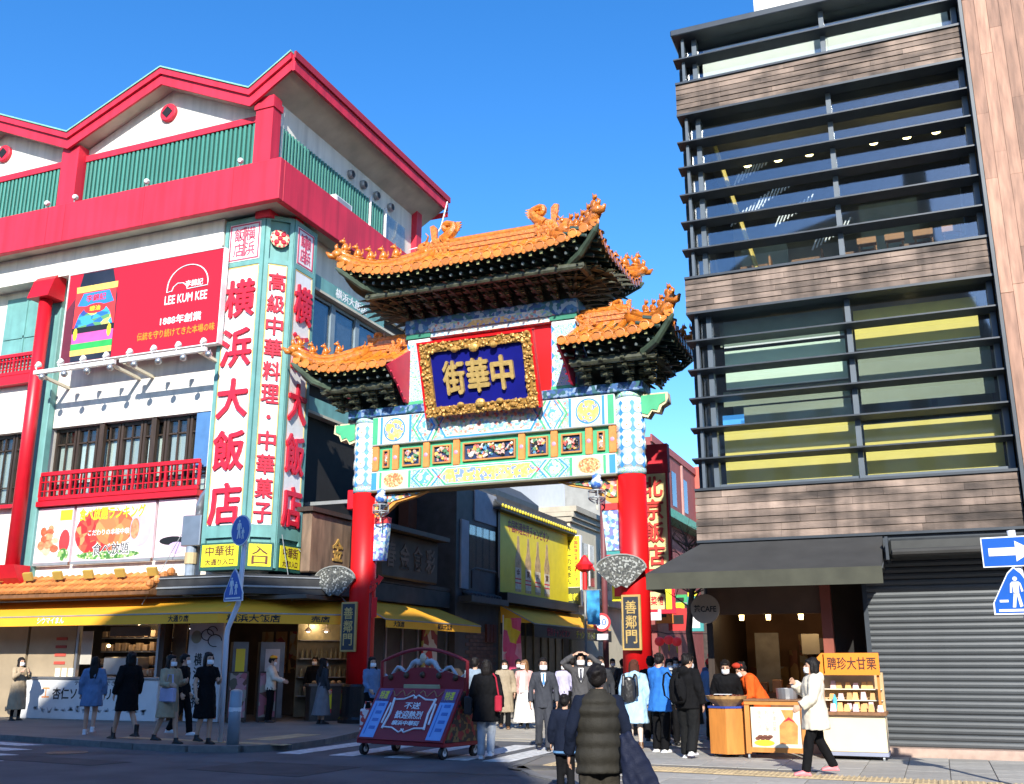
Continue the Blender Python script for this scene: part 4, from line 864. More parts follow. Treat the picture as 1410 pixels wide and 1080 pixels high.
# ---------------------------------------------------------------- gate roofs
RAFT = mat('rafter_green', (.02, .05, .04), .6); RE1 = mat('rafter_end_white', (.3, .3, .14), .5, pvar=.45); RE2 = mat('rafter_end_blue', (.14, .17, .17), .5, pvar=.4)
N = 7
tl = MB()
for k in range(N-1):
    a, b = math.pi*k/(N-1), math.pi*(k+1)/(N-1)
    tl.add([(math.cos(a), 0, math.sin(a)), (math.cos(b), 0, math.sin(b)), (.92*math.cos(b), 1, .92*math.sin(b)), (.92*math.cos(a), 1, .92*math.sin(a))], [(0, 1, 2, 3)])
TLM = tl.mesh('roof_tile', TILE, True)
ed = MB(); ed.lathe((0, .01, .012), [(1.06, 0), (1.1, .05), (.85, .09), (.8, .05), (.3, .07)], 12, (0, -1, 0))
EDM = ed.mesh('eave_disc', TILE)
dr = MB().prism([(-1, 0, .2), (-.75, 0, -.55), (0, 0, -1.15), (.75, 0, -.55), (1, 0, .2)], (0, .12, 0)); DRM = dr.mesh('drip_tile', TILE)
RFM = MB().box(-.035, .035, 0, .62, -.035, .035).mesh('rafter', RAFT); RFR = MB().lathe((0, 0, 0), [(.045, 0), (.045, .6)], 8, (0, 1, 0)).mesh('rafter', RAFT)
REM = MB().box(-.036, .036, -.008, 0, -.036, .036).mesh('rafter_end', RE1); REMR = MB().lathe((0, 0, 0), [(.046, 0), (.03, .012)], 8, (0, -1, 0)).mesh('rafter_end', RE2)
def beast_mesh():
    m = MB(); m.ell((0, 0, .09), .055, .075, .1, 8, 5); m.ell((0, -.05, .21), .045, .06, .05, 8, 5); m.ell((0, -.1, .2), .028, .04, .025, 6, 4)
    m.tube([(0, .05, .05), (0, .1, .12), (0, .09, .2)], [.03, .025, .01], 6)
    for s in (-1, 1): m.tube([(s*.035, -.05, .12), (s*.035, -.075, .0)], .02, 6); m.tube([(s*.028, -.045, .24), (s*.035, -.04, .29)], [.014, .005], 5)
    m.box(-.06, .06, -.1, .1, -.03, .005); return m.mesh('roof_beast', RIDGE, True)
BEAST = beast_mesh()
def chiwen_mesh(sc=1.):
    """dragon that bites the ridge end: jawed head on the -x side, scaly body, tail curling over"""
    m = MB(); q = lambda *p: V(p)*sc
    m.prism([q(-.4, -.13, 0), q(.42, -.13, 0), q(.44, -.13, .3), q(.3, -.13, .5), q(.0, -.13, .52), q(-.2, -.13, .4)], q(0, .26, 0))
    m.prism([q(-.62, -.1, .3), q(-.3, -.12, .24), q(-.2, -.12, .44), q(-.34, -.1, .5), q(-.56, -.08, .44)], q(0, .22, 0))
    m.prism([q(-.58, -.09, .02), q(-.3, -.1, .0), q(-.28, -.1, .16), q(-.5, -.08, .12)], q(0, .19, 0))
    tail = [q(.16+.02*k+.26*math.sin(k*.36), 0, .45+.075*k) if k < 7 else q(.3+.1*math.cos(1.0+(k-7)*.62), 0, .86+.1*math.sin(1.0+(k-7)*.62)) for k in range(16)]
    m.tube(tail, [sc*r for r in (.16, .155, .15, .14, .125, .11, .1, .1, .1, .1, .095, .09, .085, .08, .07, .06)], 8, flat=1.3)
    for k in range(0, 7): m.prism([tail[k]+q(.1, -.02, -.04), tail[k]+q(.24, -.01, .05), tail[k]+q(.08, -.02, .07)], q(0, .04, 0))
    m.prism([q(-.16, -.05, .44), q(-.24, -.04, .95), q(-.12, -.04, .98), q(-.02, -.04, .88), q(-.02, -.05, .48)], q(0, .1, 0))
    for s in (-1, 1):
        m.ell(q(-.36, s*.13, .42), .05*sc, .04*sc, .05*sc, 8, 5); m.tube([q(-.3, s*.1, .48), q(-.22, s*.16, .6), q(-.3, s*.18, .7)], [.035*sc, .025*sc, .01*sc], 6)
        for j in range(4):
            for i in range(4): m.ell(q(-.12+i*.14+(.07 if j % 2 else 0), s*.13, .08+j*.11), .065*sc, .03*sc, .06*sc, 6, 4)
        m.tube([q(-.5, s*.1, .26), q(-.6, s*.16, .2), q(-.66, s*.16, .3)], [.02*sc, .015*sc, .006*sc], 5)
    return m
CHW = chiwen_mesh().mesh('ridge_dragon', RIDGE); CHS = chiwen_mesh(.62).mesh('ridge_dragon', RIDGE)
def bracket_mesh(steps, w):
    m = MB()
    for k in range(steps):
        f = k/(steps-1); y = -.04-f*.62; z = .0+f*.5; hw = w*(.3+.7*f)
        m.box(-hw, hw, y-.05, y+.05, z, z+.09)
        for s in (-1, 0, 1): m.box(s*(hw-.05)-.05, s*(hw-.05)+.05, y-.06, y+.06, z+.09, z+.15)
        m.box(-.05, .05, y-.16, .1, z-.03, z+.05)
        m.prism([(-.04, y-.16, z+.05), (-.04, y-.3, z-.06), (-.04, y-.16, z-.03)], (.08, 0, 0))
    return m
BRM = bracket_mesh(4, .34).mesh('bracket_set', BRK); BGL = MB()
for k in range(4):
    f = k/3; y = -.04-f*.62; z = f*.5; hw = .34*(.3+.7*f); BGL.box(-hw, hw, y-.055, y-.0505, z, z+.014); BGL.box(-hw, hw, y-.055, y-.0505, z+.076, z+.09)
    for s in (-1, 0, 1): BGL.box(s*(hw-.05)-.05, s*(hw-.05)+.05, y-.064, y-.0605, z+.135, z+.15)
BGM = BGL.mesh('gold_line', BRKG)
def gate_roof(name, xc, hx, yc, hy, ze, zr, lr, lift, side, sp, brk, inner=None, beasts=5):
    """hipped roof with swept corners; side 0: hips at both ends, +1 or -1: hip only at that end"""
    R = MB()
    def hipq(x, y):
        ax = abs(x-xc) if (side == 0 or (x-xc)*side > 0) else 0
        return max(abs(y-yc)/hy, (ax-lr)/(hx-lr))
    def zz(x, y):
        ax = abs(x-xc)/hx if (side == 0 or (x-xc)*side > 0) else 0
        q = min(1, max(0, hipq(x, y))); c = min(ax, abs(y-yc)/hy)
        return zr-(zr-ze)*(1-(1-q)**1.35)+lift*max(0, c-.45)**2.2/(.55**2.2)
    xa = xc-hx if side <= 0 else inner; xb = xc+hx if side >= 0 else inner
    nx, ny = 36, 20
    gx = [xa+(xb-xa)*i/nx for i in range(nx+1)]; gy = [yc-hy+2*hy*j/ny for j in range(ny+1)]
    R.add([(x, y, zz(x, y)) for y in gy for x in gx], [(j*(nx+1)+i, j*(nx+1)+i+1, (j+1)*(nx+1)+i+1, (j+1)*(nx+1)+i) for j in range(ny) for i in range(nx)])
    R.add([(x, y, zz(x, y)-.09) for y in gy for x in gx], [(j*(nx+1)+i, (j+1)*(nx+1)+i, (j+1)*(nx+1)+i+1, j*(nx+1)+i+1) for j in range(ny) for i in range(nx)])
    roof = R.build(name, RAFT, G)
    tr_ = .105
    def column(pa, pb, first, out):
        """tiles from the eave point pa up to pb"""
        L = (V(pb)-V(pa)).length; k = max(1, round(L/.42)); up2 = Z_
        for i in range(k):
            f0, f1 = i/k, (i+1)/k
            p = V(pa).lerp(V(pb), f0); q = V(pa).lerp(V(pb), f1); p.z = zz(p.x, p.y)+.005; q.z = zz(q.x, q.y)+.005
            d = (q-p); l = d.length*1.06; d.normalize(); rt = d.cross(Z_).normalized(); u = rt.cross(d)
            M = Matrix(((rt.x*tr_, d.x*l, u.x*tr_, p.x), (rt.y*tr_, d.y*l, u.y*tr_, p.y), (rt.z*tr_, d.z*l, u.z*tr_, p.z), (0, 0, 0, 1)))
            put('roof_tile', TLM, roof, M)
        p = V(pa); p.z = zz(p.x, p.y)+.012; ang = math.atan2(out.y, out.x)+math.pi/2
        put('eave_disc', EDM, roof, Matrix.Translation(p) @ Matrix.Rotation(ang, 4, 'Z') @ Matrix.Scale(.112, 4))
    def trim_row(p, out):
        ang = math.atan2(out.y, out.x)+math.pi/2
        z = zz(p.x, p.y)
        put('drip_tile', DRM, roof, Matrix.Translation((p.x, p.y, z-.01)) @ Matrix.Rotation(ang, 4, 'Z') @ Matrix.Scale(.115, 4))
    def raft(p, out):
        ang = math.atan2(out.y, out.x)+math.pi/2; z = zz(p.x, p.y)
        for dz, ins, me, me2 in ((-.15, .1, RFM, REM), (-.27, .3, RFR, REMR)):
            q = p-out*ins; M = Matrix.Translation((q.x, q.y, z+dz)) @ Matrix.Rotation(ang, 4, 'Z') @ Matrix.Rotation(.25, 4, 'X')
            r_ = put('rafter', me, roof, M); put('rafter_end', me2, roof, M)
    n = int((xb-xa)/sp)
    for i in range(n+1):
        x = xa+.06+(xb-xa-.12)*i/n; ax = abs(x-xc) if (side == 0 or (x-xc)*side > 0) else 0
        lim = max(0, (ax-lr)/(hx-lr)); o = V((0, -1, 0))
        column((x, yc-hy, 0), (x, yc-max(.06, hy*lim), 0), True, o)
        if i < n: xm = x+(xb-xa-.12)/n/2; trim_row(V((xm, yc-hy+.01, 0)), o)
        raft(V((x, yc-hy, 0)), o)
        o = V((0, 1, 0))
        if i % 2 == 0: raft(V((x, yc+hy, 0)), o)
    ends = ([-1, 1] if side == 0 else [side])
    n2 = int(2*hy/sp)
    for s in ends:
        xe = xc+s*hx; o = V((s, 0, 0))
        if s < 0: continue            # the left end faces away from every view of the front
        for i in range(n2+1):
            y = yc-hy+.06+(2*hy-.12)*i/n2; lim = abs(y-yc)/hy
            column((xe, y, 0), (xc+s*(lr+(hx-lr)*lim), y, 0), True, o)
            if i < n2: trim_row(V((xe-.01*s, y+(2*hy-.12)/n2/2, 0)), o)
            raft(V((xe, y, 0)), o)
    # ridges
    ra = xc-lr if side <= 0 else inner+.1; rb = xc+lr if side >= 0 else inner-.1
    rd = MB().box(ra, rb, yc-.1, yc+.1, zr-.05, zr+.32).box(ra, rb, yc-.13, yc+.13, zr+.06, zr+.1).box(ra, rb, yc-.125, yc+.125, zr+.2, zr+.23).lathe((ra, yc, zr+.36), [(.11, 0), (.11, rb-ra)], 10, (1, 0, 0)).box(ra, rb, yc-.15, yc+.15, zr-.06, zr+.0)
    rd.build('main_ridge', RIDGE, roof)
    for s in ends:
        for t in (-1, 1):
            pts = []
            for k in range(9):
                f = k/8; x = xc+s*(lr+(hx-lr)*f*1.02); y = yc+t*hy*f*1.02
                pts.append(V((x, y, zz(min(max(x, xc-hx), xc+hx), min(max(y, yc-hy), yc+hy))+.1+(.1*f**3))))
            MB().tube(pts, [.15]*8+[.12], 8).tube([p+Z_*.16 for p in pts[1:]], .095, 8).build('hip_ridge', RIDGE, roof, smooth=True)
            for k in range(beasts):
                f = .42+.52*k/(beasts-1); x = xc+s*(lr+(hx-lr)*f); y = yc+t*hy*f; z = zz(x, y)+.36+.1*f**3
                put('roof_beast', BEAST, roof, Matrix.Translation((x, y, z)) @ Matrix.Rotation(math.atan2(t*hy, s*(hx-lr))+math.pi/2, 4, 'Z') @ Matrix.Scale(1.35 if side == 0 else 1.15, 4))
            e = pts[-1]; hd = MB().ell(e+Z_*.05, .16, .16, .13, 10, 6).tube([e, e+V((s*.16, t*.1, .0)), e+V((s*.24, t*.16, .1))], [.1, .08, .03], 8)
            hd.tube([e+Z_*.16, e+Z_*.3+V((s*.04, 0, 0)), e+Z_*.36], [.07, .05, .02], 6).build('corner_dragon', RIDGE, roof, smooth=True)
            # corner beam below
            c0 = V((xc+s*hx*.7, yc+t*hy*.62, ze-.35)); c1 = V((xc+s*hx*.985, yc+t*hy*.985, ze+lift-.22))
            if side == 0 or s == side: MB().tube([c0, c0.lerp(c1, .5)-Z_*.12, c1, c1+V((s*.1, t*.08, .1))], [.12, .1, .08, .03], 8).build('corner_beam', mat('corner_beam', (.06, .09, .06), .5, var=.4), roof)
        cm = CHW if side == 0 else CHS
        put('ridge_dragon', cm, roof, Matrix.Translation((xc+s*(lr-.05), yc, zr-.02)) @ Matrix.Rotation(0 if s < 0 else math.pi, 4, 'Z'))
        if side == 0: MB().ell((xc+s*(lr+.35), yc-.05, zr+.12), .22, .16, .2, 10, 6).build('ridge_mask', RIDGE, roof, smooth=True)
    # purlin and bracket tiers
    yo = yc-hy
    z0 = brk['z']; top = ze-.42
    for s in (-1, 1):
        MB().tube([(xa+.55 if side <= 0 else xa+.1, yc+s*(hy-.62), top), (xb-.55 if side >= 0 else xb-.1, yc+s*(hy-.62), top)], .1, 10).build('purlin', BRK, roof)
    for s in ends: MB().tube([(xc+s*(hx-.62), yc-hy+.55, top), (xc+s*(hx-.62), yc+hy-.55, top)], .1, 10).build('purlin', BRK, roof)
    ka = brk['scale']
    for x in brk['xs']:
        M = Matrix.Translation((x, brk['y'], z0)) @ Matrix.Diagonal((ka, brk.get('ky', ka), brk['kz'], 1)); b_ = put('bracket_set', BRM, roof, M); put('gold_line', BGM, roof, M, kind='stuff')
        M = Matrix.Translation((x, 2*yc-brk['y'], z0)) @ Matrix.Rotation(math.pi, 4, 'Z') @ Matrix.Diagonal((ka, brk.get('ky', ka), brk['kz'], 1)); put('bracket_set', BRM, roof, M)
    for x, rz, y in brk.get('side', []):
        M = Matrix.Translation((x, y, z0)) @ Matrix.Rotation(rz, 4, 'Z') @ Matrix.Diagonal((ka, brk.get('ky', ka), brk['kz'], 1)); put('bracket_set', BRM, roof, M); put('gold_line', BGM, roof, M, kind='stuff')
    return roof, zz
mx = [cx-2.4+4.8*i/11 for i in range(12)]
sd = [(cx+s*2.45, s*math.pi/2, 23.7+d) for s in (1, -1) for d in (-.35, 0, .35)]
sd += [(cx+s*2.4, s*a, 23.4) for s in (1, -1) for a in (math.pi/4, math.pi/8, 3*math.pi/8)]+[(cx+s*2.4, s*a, 24.0) for s in (1, -1) for a in (3*math.pi/4,)]
gate_roof('main_roof', cx, 3.62, 23.66, 2.05, 11.5, 12.62, 1.75, .42, 0, .28, {'xs': mx, 'y': 23.36, 'z': 10.73, 'scale': .72, 'ky': 1.5, 'kz': .8, 'side': sd})
MB().box(cx-2.3, cx+2.3, 23.45, 23.95, 10.73, 11.35).build('bracket_core', BRK, G)
for s in (-1, 1):
    xi = cx+s*2.42; xo = cx+s*5.3; lx = [xi+s*(.35+.55*i) for i in range(4)]
    sd = [(cx+s*4.05, s*math.pi/2, 23.7), (cx+s*4.05, s*math.pi/4, 23.5), (cx+s*4.05, s*math.pi*.75, 23.9), (cx+s*4.05, s*math.pi/2*.55, 23.5)]
    gate_roof('side_roof', xi, 2.8, 23.66, 1.52, 9.17, 9.98, 1.35, .42, s, .28, {'xs': lx, 'y': 23.4, 'z': 8.31, 'scale': .85, 'ky': 1.0, 'kz': .82, 'side': sd}, inner=xi+s*.0, beasts=4)
    MB().box(min(xi+s*.3, xo-s*1.2), max(xi+s*.3, xo-s*1.2), 23.6, 23.8, 8.31, 8.9).build('bracket_core', BRK, G)
    # red gable board against the tablet posts
    MB().prism([(xi-s*.02, 22.15, 9.1), (xi-s*.02, 22.3, 9.0), (xi-s*.02, 22.75, 8.75), (xi-s*.02, 23.2, 8.35), (xi-s*.02, 24.1, 8.35), (xi-s*.02, 25.1, 9.05), (xi-s*.02, 23.66, 10.0)], (-s*.06, 0, 0)).build('gable_board', mat('gable_red', (.55, .012, .05), .5), G)
    for k in range(5): MB().lathe((xi-s*.08, 22.35+k*.2, 8.98-k*.14), [(.035, 0), (.02, .04)], 8, (-s, 0, 0)).build('gable_stud', MATS['gable_red'], G)
    put('ridge_dragon', CHS, G, Matrix.Translation((xi+s*.35, 23.3, 9.75)) @ Matrix.Rotation(math.pi if s > 0 else 0, 4, 'Z') @ Matrix.Scale(.7, 4))
# green cloud corbels sticking out at the column heads, carved brackets under the beam
for s, x in ((-1, GX0), (1, GX1)):
    MB().prism([(x+s*.34, 23.55, 8.0), (x+s*1.0, 23.55, 8.0), (x+s*1.02, 23.55, 7.75), (x+s*.85, 23.55, 7.66), (x+s*.78, 23.55, 7.5), (x+s*.6, 23.55, 7.55), (x+s*.5, 23.55, 7.4), (x+s*.34, 23.55, 7.45)], (0, .3, 0)).build('cloud_corbel', mat('corbel_ivory', (.7, .6, .35), .5), G)
    MB().prism([(x+s*.34, 23.545, 7.96), (x+s*.95, 23.545, 7.96), (x+s*.95, 23.545, 7.78), (x+s*.8, 23.545, 7.7), (x+s*.74, 23.545, 7.56), (x+s*.6, 23.545, 7.6), (x+s*.5, 23.545, 7.47), (x+s*.34, 23.545, 7.52)], (0, -.02, 0)).build('corbel_paint', PGRN, G)
    i = -s
    q = MB().prism([(x+i*.34, 23.6, 5.97), (x+i*1.9, 23.6, 5.97), (x+i*1.6, 23.6, 5.85), (x+i*1.0, 23.6, 5.72), (x+i*.6, 23.6, 5.4), (x+i*.5, 23.6, 5.35), (x+i*.34, 23.6, 5.35)], (0, .16, 0)).build('beam_bracket', mat('bracket_orange', (.62, .28, .05), .5, var=.2), G)
    MB().prism([(x+i*.36, 23.598, 5.94), (x+i*1.7, 23.598, 5.94), (x+i*1.4, 23.598, 5.86), (x+i*.9, 23.598, 5.76), (x+i*.55, 23.598, 5.5), (x+i*.36, 23.598, 5.5)], (0, -.04, 0)).build('bracket_paint', CARV, q)
    MB().box(min(x+i*.35, x+i*.75), max(x+i*.35, x+i*.75), 23.56, 23.8, 5.18, 5.34).build('bracket_block', mat('block_red', (.6, .04, .04), .5), q)
    MB().prism([(x+i*.35, 23.58, 5.18), (x+i*.75, 23.58, 5.18), (x+i*.66, 23.58, 4.2), (x+i*.35, 23.58, 4.2)], (0, .2, 0)).build('hanging_bracket', cells('porcelain_paint', [(.1, .25, .6), (.6, .68, .7), (.3, .55, .6), (.2, .2, .55), (.55, .65, .6)], 13), G)
    lq = local('porcelain_lamp', 'blue and white porcelain lamp hung under the gate beam near the %s column' % ('left' if s < 0 else 'right'), 'lamp', (x+i*.75, 23.2, 5.55), group='porcelain lamps under the gate beam')
    MB().lathe((0, 0, 0), [(.06, .1), (.14, .16), (.16, .26), (.1, .36), (.12, .42), (.04, .5)], 12).build('shade', cells('porcelain_lamp', [(.05, .15, .5), (.6, .66, .72), (.25, .4, .6), (.6, .66, .7)], 12), lq, smooth=True)
    f_ = MB()
    for a in range(4):
        an = a*math.pi/2+.4; f_.tube([(.2*math.cos(an), .2*math.sin(an), .05), (.2*math.cos(an), .2*math.sin(an), -.15), (.05*math.cos(an), .05*math.sin(an), -.25)], .018, 6)
    for z in (.05, -.12): f_.tube([(.2*math.cos(k*math.pi/6), .2*math.sin(k*math.pi/6), z) for k in range(13)], .018, 6)
    f_.build('cage', GREYM, lq); MB().tube([(0, 0, -.4), (0, 0, -.2)], .02, 6).build('tassel', CREAM, lq)
# fan shaped boards and name tablets on the columns
SPK = cells('speckled_grey', [(.35, .36, .33), (.05, .055, .05), (.1, .1, .09), (.06, .06, .055), (.12, .12, .1)], 26)
for x, side in ((-14.55, 'left'), (-6.72, 'right')):
    fb = thing('fan_board', 'speckled grey fan-shaped board mounted on the %s gate column' % side, 'sign', (x, 23.2, 3.2), group='fan boards on the gate columns')
    pts = [(x+.62*math.cos(math.pi*k/12), 3.72+.34*math.sin(math.pi*k/12)) for k in range(13)]+[(x-.4, 3.5), (x-.14, 3.28), (x, 3.34), (x+.14, 3.28), (x+.4, 3.5)]
    MB().prism([(a, 23.24, z) for a, z in pts], (0, .06, 0)).build('board', SPK, fb)
    MB().tube([(a, 23.235, z) for a, z in pts[:13]], .022, 6).build('rim', mat('fan_rim', (.25, .26, .24), .5), fb)
    nt = thing('name_tablet', 'black vertical tablet with gold characters on the %s gate column' % side, 'sign', (GX0 if side == 'left' else GX1, 23.3, 1.9), group='name tablets on the gate columns')
    xx = (GX0-.12 if side == 'left' else GX1)
    MB().bev(xx-.23, xx+.23, 23.24, 23.32, 1.86, 3.12, .01).build('frame', mat('tablet_frame_gold', (.45, .3, .1), .45), nt)
    MB().box(xx-.18, xx+.18, 23.232, 23.239, 1.91, 3.07).build('field', mat('tablet_black', (.03, .035, .045), .4), nt)
    write('善鄰門', (xx, 23.231, 2.5), .26, 1.0, X_, Z_, LG, nt, .006, .03, vert=True)

fp = thing('finger_post', 'slim red post with arrow boards beside the left gate column', 'sign post', (-13.3, 23.0, 0))
MB().tube([(-13.3, 23.0, .1), (-13.3, 23.0, 3.5)], .035, 8).build('pole', mat('post_maroon', (.3, .02, .03), .5), fp)
for k, (a, z, L) in enumerate(((.25, 3.75, .42), (.9, 3.55, .3))):
    d = V((math.cos(a), -.25*math.sin(a), .35)).normalized(); c = V((-13.3, 22.96-k*.03, z-.2))
    MB().prism([c+d*u+Z_*w_ for u, w_ in ((0, -.05), (L*.6, -.05), (L*.6, -.13), (L, 0), (L*.6, .13), (L*.6, .05), (0, .05))], (0, .025, 0)).build('arrow_board', REDG, fp)
MB().box(-13.24, -13.1, 22.97, 23.0, 2.7, 3.2).build('notice', REDG, fp)
# ---------------------------------------------------------------- timber and glass building on the right
RB = thing('timber_glass_building', 'dark framed glass building with weathered timber bands and horizontal fins', 'building', (-1.2, 22, 0))
FINM = mat('anodised_dark', (.04, .05, .062), .4, metal=.2, var=.15)
FRM = mat('frame_blue_grey', (.09, .115, .14), .4, var=.1)
WOODW = mat('weathered_timber', (.225, .165, .128), .8, var=.5, scale=1.1, stretch=(1, 2, 3), bump=.3, bscale=14, pvar=.34, dirt=.25, streak=.4)
WOODV = mat('red_cedar', (.36, .2, .135), .7, var=.3, scale=2.2, stretch=(6, 6, .8), bump=.2, bscale=10, pvar=.3, streak=.2)
XL, XR, FY, GY = -4.13, 1.64, 19.65, 20.02
random.seed(4)
def timber_band(z0, z1, rows):
    b = MB().box(XL+.03, XR, FY+.05, GY+.3, z0+.02, z1-.02).build('timber_band', mat('band_back', (.03, .025, .02), .9), RB)
    MB().box(XL, XR+.02, FY-.01, GY+.3, z1-.018, z1+.03).box(XL, XR+.02, FY-.01, GY+.3, z0-.03, z0+.018).build('flashing', FINM, b)
    h = (z1-z0-.04)/rows
    for r in range(rows):
        x = XL; first = random.uniform(.3, 1.0)
        while x < XR-.01:
            L = first if first else random.uniform(.8, 1.7); first = None
            xe = min(XR, x+L)
            if XR-xe < .3: xe = XR
            t = random.uniform(0, .012)
            MB().add([(x+.002, FY+.02-t, z0+.022+r*h), (xe-.002, FY+.02-t, z0+.022+r*h), (xe-.002, FY+.032, z0+.02+(r+1)*h-.006), (x+.002, FY+.032, z0+.02+(r+1)*h-.006),
                      (x+.002, FY+.05, z0+.022+r*h), (xe-.002, FY+.05, z0+.022+r*h), (xe-.002, FY+.05, z0+.02+(r+1)*h-.006), (x+.002, FY+.05, z0+.02+(r+1)*h-.006)],
                     [(0, 1, 2, 3), (4, 7, 6, 5), (0, 4, 5, 1), (3, 2, 6, 7), (0, 3, 7, 4), (1, 5, 6, 2)]).build('plank', WOODW, b)
            x = xe
timber_band(3.86, 4.87, 7); timber_band(8.56, 9.33, 6); timber_band(13.14, 13.91, 6)
def fin(z, th=.045, y0=FY, x0=XL-.02):
    MB().prism([(x0, y0, z-.01), (x0, y0, z+.02), (x0, GY-.03, z+th), (x0, GY-.03, z-th)], (XR-x0, 0, 0)).build('fin', FINM, RB)
for z in (5.49, 6.11, 6.73, 7.33, 7.95, 9.97, 10.6, 11.23, 11.87, 12.48, 14.52): fin(z)
MB().bev(XL-.05, XR+.1, FY-.05, 26, 15.1, 15.26, .02).build('roof_cap', FINM, RB)
for z0, z1 in ((4.9, 8.53), (9.36, 13.11), (13.94, 15.1)):
    for x in (-3.72, -.98, XR-.06):
        MB().box(x-.05, x+.05, GY-.12, GY+.08, z0, z1).build('mullion', FRM, RB)
    MB().box(-3.98, -3.92, GY-.25, GY-.1, z0, z1).build('fin_post', FRM, RB)
    MB().box(-3.67, XR-.11, GY-.06, GY+.06, z0, z0+.1).build('sill_rail', FRM, RB)
    for a, b in ((-3.67, -1.03), (-.93, XR-.11)): MB().box(a, b, GY, GY+.015, z0+.1, z1).build('pane', WINB, RB)
    MB().box(-3.98, -3.78, GY-.02, GY, z0, z1).build('pane', WINB, RB)
    MB().box(-4.1, XR+.05, GY+.35, 27, z0-.42, z0-.05).build('floor_slab', mat('slab_grey', (.2, .2, .19), .8), RB)
    MB().box(-4.1, XR+.05, 26.0, 26.2, z0-.05, z1+.4).build('inner_wall', mat('inner_dark', (.34, .35, .32), .8, var=.4, scale=.8), RB)
    MB().box(-4.12, -4.05, GY+.1, 26.0, z0-.05, z1+.4).build('outer_wall', mat('side_dark', (.04, .04, .04), .7), RB)
# blinds (sun passes between the fins)
BLY = mat('blind_yellow', (.74, .6, .16), .8, var=.04); BLG = mat('blind_pale_green', (.62, .75, .6), .8, var=.03); BLC = mat('blind_cream', (.76, .75, .68), .8, var=.03)
for x0, x1, z0, z1, m in ((-3.6, -1.05, 4.95, 6.2, BLY), (-.9, 1.5, 4.95, 6.05, BLY), (-3.5, -1.1, 7.05, 7.85, BLG), (-.9, 1.35, 7.6, 8.4, BLY), (-3.5, -1.1, 7.95, 8.5, mat('blind_grey', (.2, .25, .2), .8)), (-3.62, -1.05, 14.0, 14.75, BLC), (-.9, 1.5, 14.0, 14.8, BLC)):
    b = MB().box(x0, x1, GY+.3, GY+.312, z0, z1).build('roller_blind', m, RB)
    MB().box(x0, x1, GY+.29, GY+.325, z0-.03, z0).build('bottom_bar', LAMPW, b)
MB().box(-3.6, 1.5, GY+.32, GY+.33, 14.0, 15.05).build('roller_blind', BLC, RB)
for x, z in ((-3.0, 12.85), (-2.3, 12.85), (-1.6, 12.85), (-.2, 12.85), (.5, 12.85), (1.1, 12.85), (-2.6, 8.25), (-1.6, 8.25), (.2, 8.25)):
    MB().lathe((x, 22, z), [(.09, 0), (.07, .06)], 10).build('downlight', mat('downlight', (1, .75, .35), .4, emit=6), RB)
random.seed(9)
for i in range(5):        # tables and chairs behind the second glass storey
    x = -3.2+i*1.1
    t = MB().box(x, x+.6, 21.2, 21.7, 9.98, 10.03).tube([(x+.3, 21.45, 9.33), (x+.3, 21.45, 9.98)], .03, 6).build('table', BROWN, RB)
    MB().box(x+.62, x+.66, 21.2, 21.6, 9.7, 10.2).box(x+.62, x+1.0, 21.2, 21.6, 9.68, 9.72).build('chair', mat('chair_tan', (.35, .16, .06), .6), RB)
MB().tube([(-3.55, 20.9, 12.9), (-2.7, 20.9, 9.4)], .05, 6).build('stair_string', mat('stair_yellow', (.7, .5, .12), .5), RB)
MB().box(-3.7, -3.25, 20.8, 20.82, 6.25, 6.6).build('screen', mat('screen_blue', (.05, .25, .6), .4, emit=.8), RB)
for x0, x1, z0, z1 in ((-3.6, -1.1, 8.0, 8.5), (-3.6, -1.1, 6.7, 7.02), (-.9, 1.5, 6.5, 7.55), (-3.2, -1.1, 6.22, 6.66)): MB().box(x0, x1, GY+.45, GY+.46, z0, z1).build('roller_blind', mat('blind_olive_grey', (.26, .29, .22), .8, var=.15, scale=.6), RB)
PART = mat('partition_green_grey', (.3, .36, .32), .7, var=.2, scale=1)
for x0, x1, z0, z1, y in ((-3.6, -2.2, 6.3, 7.0, 21.6), (-2.0, -1.1, 6.25, 6.9, 22.4), (-.8, .4, 6.2, 7.4, 22.0), (.5, 1.5, 6.2, 7.2, 21.4), (-3.5, -2.4, 9.6, 11.4, 23.5), (-.7, .6, 9.6, 12.2, 23.8)): MB().box(x0, x1, y, y+.05, z0, z1).build('partition', PART, RB)
for gx_, gz_, gy_ in ((-3.2, 12.3, 21.5), (-2.7, 11.5, 21.2), (-2.3, 10.9, 21.0), (-3.3, 11.2, 21.3), (-1.6, 10.4, 21.4)):  # white bars added to mimic the striped building reflected in the glass
    for i in range(9): MB().obox((gx_+i*.09, gy_, gz_+i*.045), (.014, 0, 0), (0, .02, 0), (.06, 0, .13)).build('reflection_bar', WHITE2, RB)
for i in range(4): MB().box(-.7+i*.55, -.66+i*.55, 21.0, 21.04, 9.4, 10.15).box(-.4+i*.55, -.36+i*.55, 21.0, 21.04, 9.4, 10.15).box(-.72+i*.55, -.34+i*.55, 20.95, 21.1, 10.05, 10.2).build('chair_back', mat('chair_tan', (.35, .16, .06), .6), RB)
MB().box(-2.6, -.6, 22, 25, 15.27, 19).build('roof_house', WHITE, RB)
